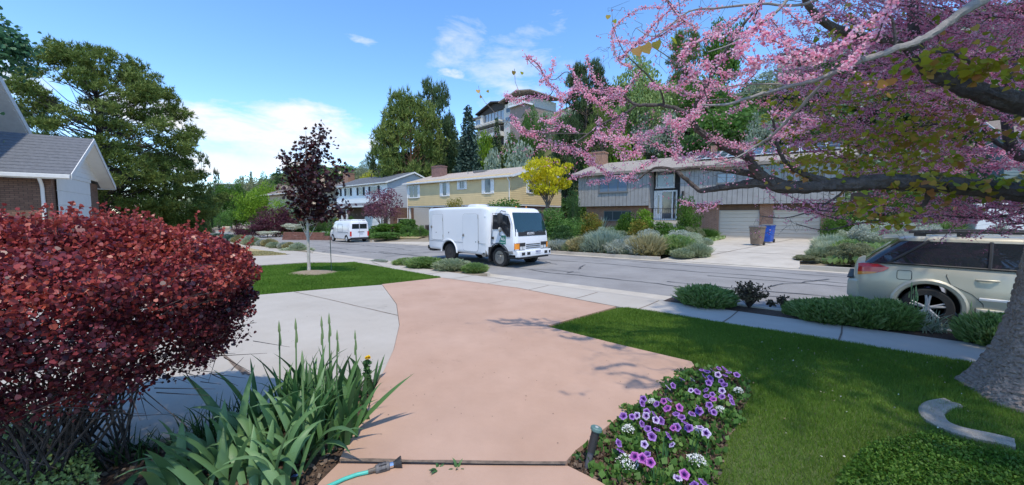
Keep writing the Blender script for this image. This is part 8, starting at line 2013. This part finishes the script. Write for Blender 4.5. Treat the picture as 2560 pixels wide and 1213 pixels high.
for d, tpx, br, *run in ST:
    pts = [np.array(P(x, y, d+rs.uniform(-.08, .08))) for x, y in run]; dist = np.linalg.norm(QQ[:m_]-pts[0], axis=1); dist2 = np.linalg.norm(QQ[:m_]-pts[-1], axis=1)
    if dist2.min() < dist.min()*.7: pts = pts[::-1]; dist = dist2
    i = int(np.argmin(dist)); full = [(Vector(QQ[i]), min(QQR[i]*.8, .010))]+[(Vector(p), lerp(.0065, .0018, k/(len(pts)-1))) for k, p in enumerate(pts)]
    sp = smooth_path(full, 6); tw.tube([p-base for p, _ in sp], [r_ for _, r_ in sp], 5, mi=int(rs.random() < .3), cap=False)
    for p, r_ in sp:
        if m_ < cap: QQ[m_] = np.array(p); QQR[m_] = r_; m_ += 1
    sg = sp[6:]; Ls = sum((sg[k+1][0]-sg[k][0]).length for k in range(len(sg)-1)); thk = tpx/FPX*d*.5
    n_ = int(Ls/.0062*(thk/.018)*(2.7 if br else 1.25)); 
    if n_ < 1: continue
    tt = rng.random(n_)*(len(sg)-1.001); k_ = tt.astype(int); P0 = np.array([list(p) for p, _ in sg]); C = P0[k_]+(P0[k_+1]-P0[k_])*(tt-k_)[:, None]
    th_ = thk*(.55+.7*np.abs(np.sin(tt*1.9+d*7)))[:, None]; C = C+rng.normal(size=(n_, 3))*th_*(.92 if br else 1.15); (bf if br else bd).append(C)
for v_ in (mbl,): v_.build('pale_limbs', M_rbl, rt, smooth=True)
tw.build('twigs', [M_rb, M_rbl], rt)
f = Fol()
def flowers(C, s_, lo, hi):
    n_ = len(C); out = rdir(n_)+np.array([0, 0, -.15]); col = np.clip(rng.normal((lo+hi)/2, (hi-lo)/3.2, n_), 0, 1)
    f.add(leafset(C, out+rdir(n_)*.3, s_, 'dia'), np.clip(col-.12, 0, 1)); f.add(leafset(C, out+rdir(n_)*.6, s_, 'dia'), np.clip(col+.08, 0, 1)); f.add(leafset(C, out+rdir(n_)*.9, s_*.85, 'dia'), np.clip(col+.22, 0, 1))
Cf = np.concatenate(bf)-b0; Cd = np.concatenate(bd)-b0; Bs = np.array([p for p, _ in BP])-b0
flowers(Cf, .0175, .45, 1.0); flowers(Cd, .0185, .25, .85)  # rear-right blossom gets darker petals, its shade painted into the colour
for k in range(3): flowers(Bs+rng.normal(size=Bs.shape)*.014, .014, .2, .8)
print('flowers', len(Cf), len(Cd), len(Bs)*3)
f.build('blossom', leafmat('redbud_blossom', [(.46, .07, .15), (.66, .16, .32), (.84, .32, .50), (.93, .54, .67), (.95, .76, .84)], .5, .5), rt)
# young leaves: olive and bronze, hanging in groups at the right
f = Fol()
def lv(n, x0, x1, y0, y1, d0, d1, s_, cl=8, sp=.10):
    for _ in range(n):
        c = np.array(P(rng.uniform(x0, x1), rng.uniform(y0, y1), rng.uniform(d0, d1)))-b0; i = int(np.argmin(np.linalg.norm(QQ[:m_]-b0-c, axis=1))); c = QQ[i]-b0
        B = c+rng.normal(size=(cl, 3))*sp*np.array([1, 1, .5]); f.add(leafset(B, rdir(cl)+np.array([0, 0, -.5]), s_, 'hea', nrm=np.tile([[0, 0, 1.]], (cl, 1)), jit=.8), rng.normal(.5, .25)+rng.normal(0, .1, cl))
lv(190, 1950, 2400, 240, 440, 4.0, 5.2, .045); lv(30, 2000, 2250, 350, 460, 4.2, 5.0, .05); lv(70, 2250, 2600, 280, 520, 3.6, 4.6, .06); lv(34, 2300, 2580, 430, 540, 3.0, 3.6, .055, 5); lv(30, 2420, 2600, 250, 420, 3.2, 4.0, .055, 5); lv(30, 2000, 2560, 0, 180, 3.4, 5.0, .05, 5); lv(14, 2380, 2560, 120, 260, 3.0, 3.6, .065, 5)
for (px, py, d, s_, r_) in ((1612, 112, 2.2, .062, .82), (1640, 104, 2.2, .055, .7), (1590, 120, 2.25, .05, .9), (1683, 102, 2.2, .055, .15), (1285, 178, 4.3, .05, .8), (1305, 180, 4.3, .045, .4), (1521, 38, 4.1, .05, .7), (1535, 50, 4.1, .045, .3), (1195, 225, 4.4, .04, .8), (1203, 240, 4.4, .04, .9), (1218, 226, 4.4, .035, .6)):
    c = np.array(P(px, py, d))-b0; f.add(leafset(c[None], np.array([[0, 0, -1.]])+rng.normal(size=(1, 3))*.5, s_, 'hea', nrm=np.array([-FWD]), jit=.5), [r_])
mbx = MB(); mbx.tube([P(1700, 165, 2.3)-base, P(1660, 135, 2.22)-base, P(1600, 98, 2.2)-base], [.004, .003, .002], 5); mbx.build('young_shoot', M_rbl, rt); mbx = MB(); mbx.tube([P(1215, 260, 4.4)-base, P(1200, 235, 4.4)-base, P(1196, 215, 4.4)-base], [.002]*3, 4)
mbx.build('young_shoot', M_rbl, rt); mbx = MB(); mbx.tube([P(1300, 235, 4.4)-base, P(1288, 205, 4.4)-base, P(1286, 172, 4.3)-base], [.0025]*3, 4); mbx.build('young_shoot', M_rbl, rt); mbx = MB(); mbx.tube([P(1290, 320, 4.6)-base, P(1240, 285, 4.5)-base, P(1215, 258, 4.4)-base], [.0025]*3, 4); mbx.build('young_shoot', M_rbl, rt)
f.build('young_leaves', leafmat('redbud_leaf', [(.20, .28, .02), (.33, .37, .03), (.44, .36, .05), (.46, .22, .08)], .4, .5, .4), rt)
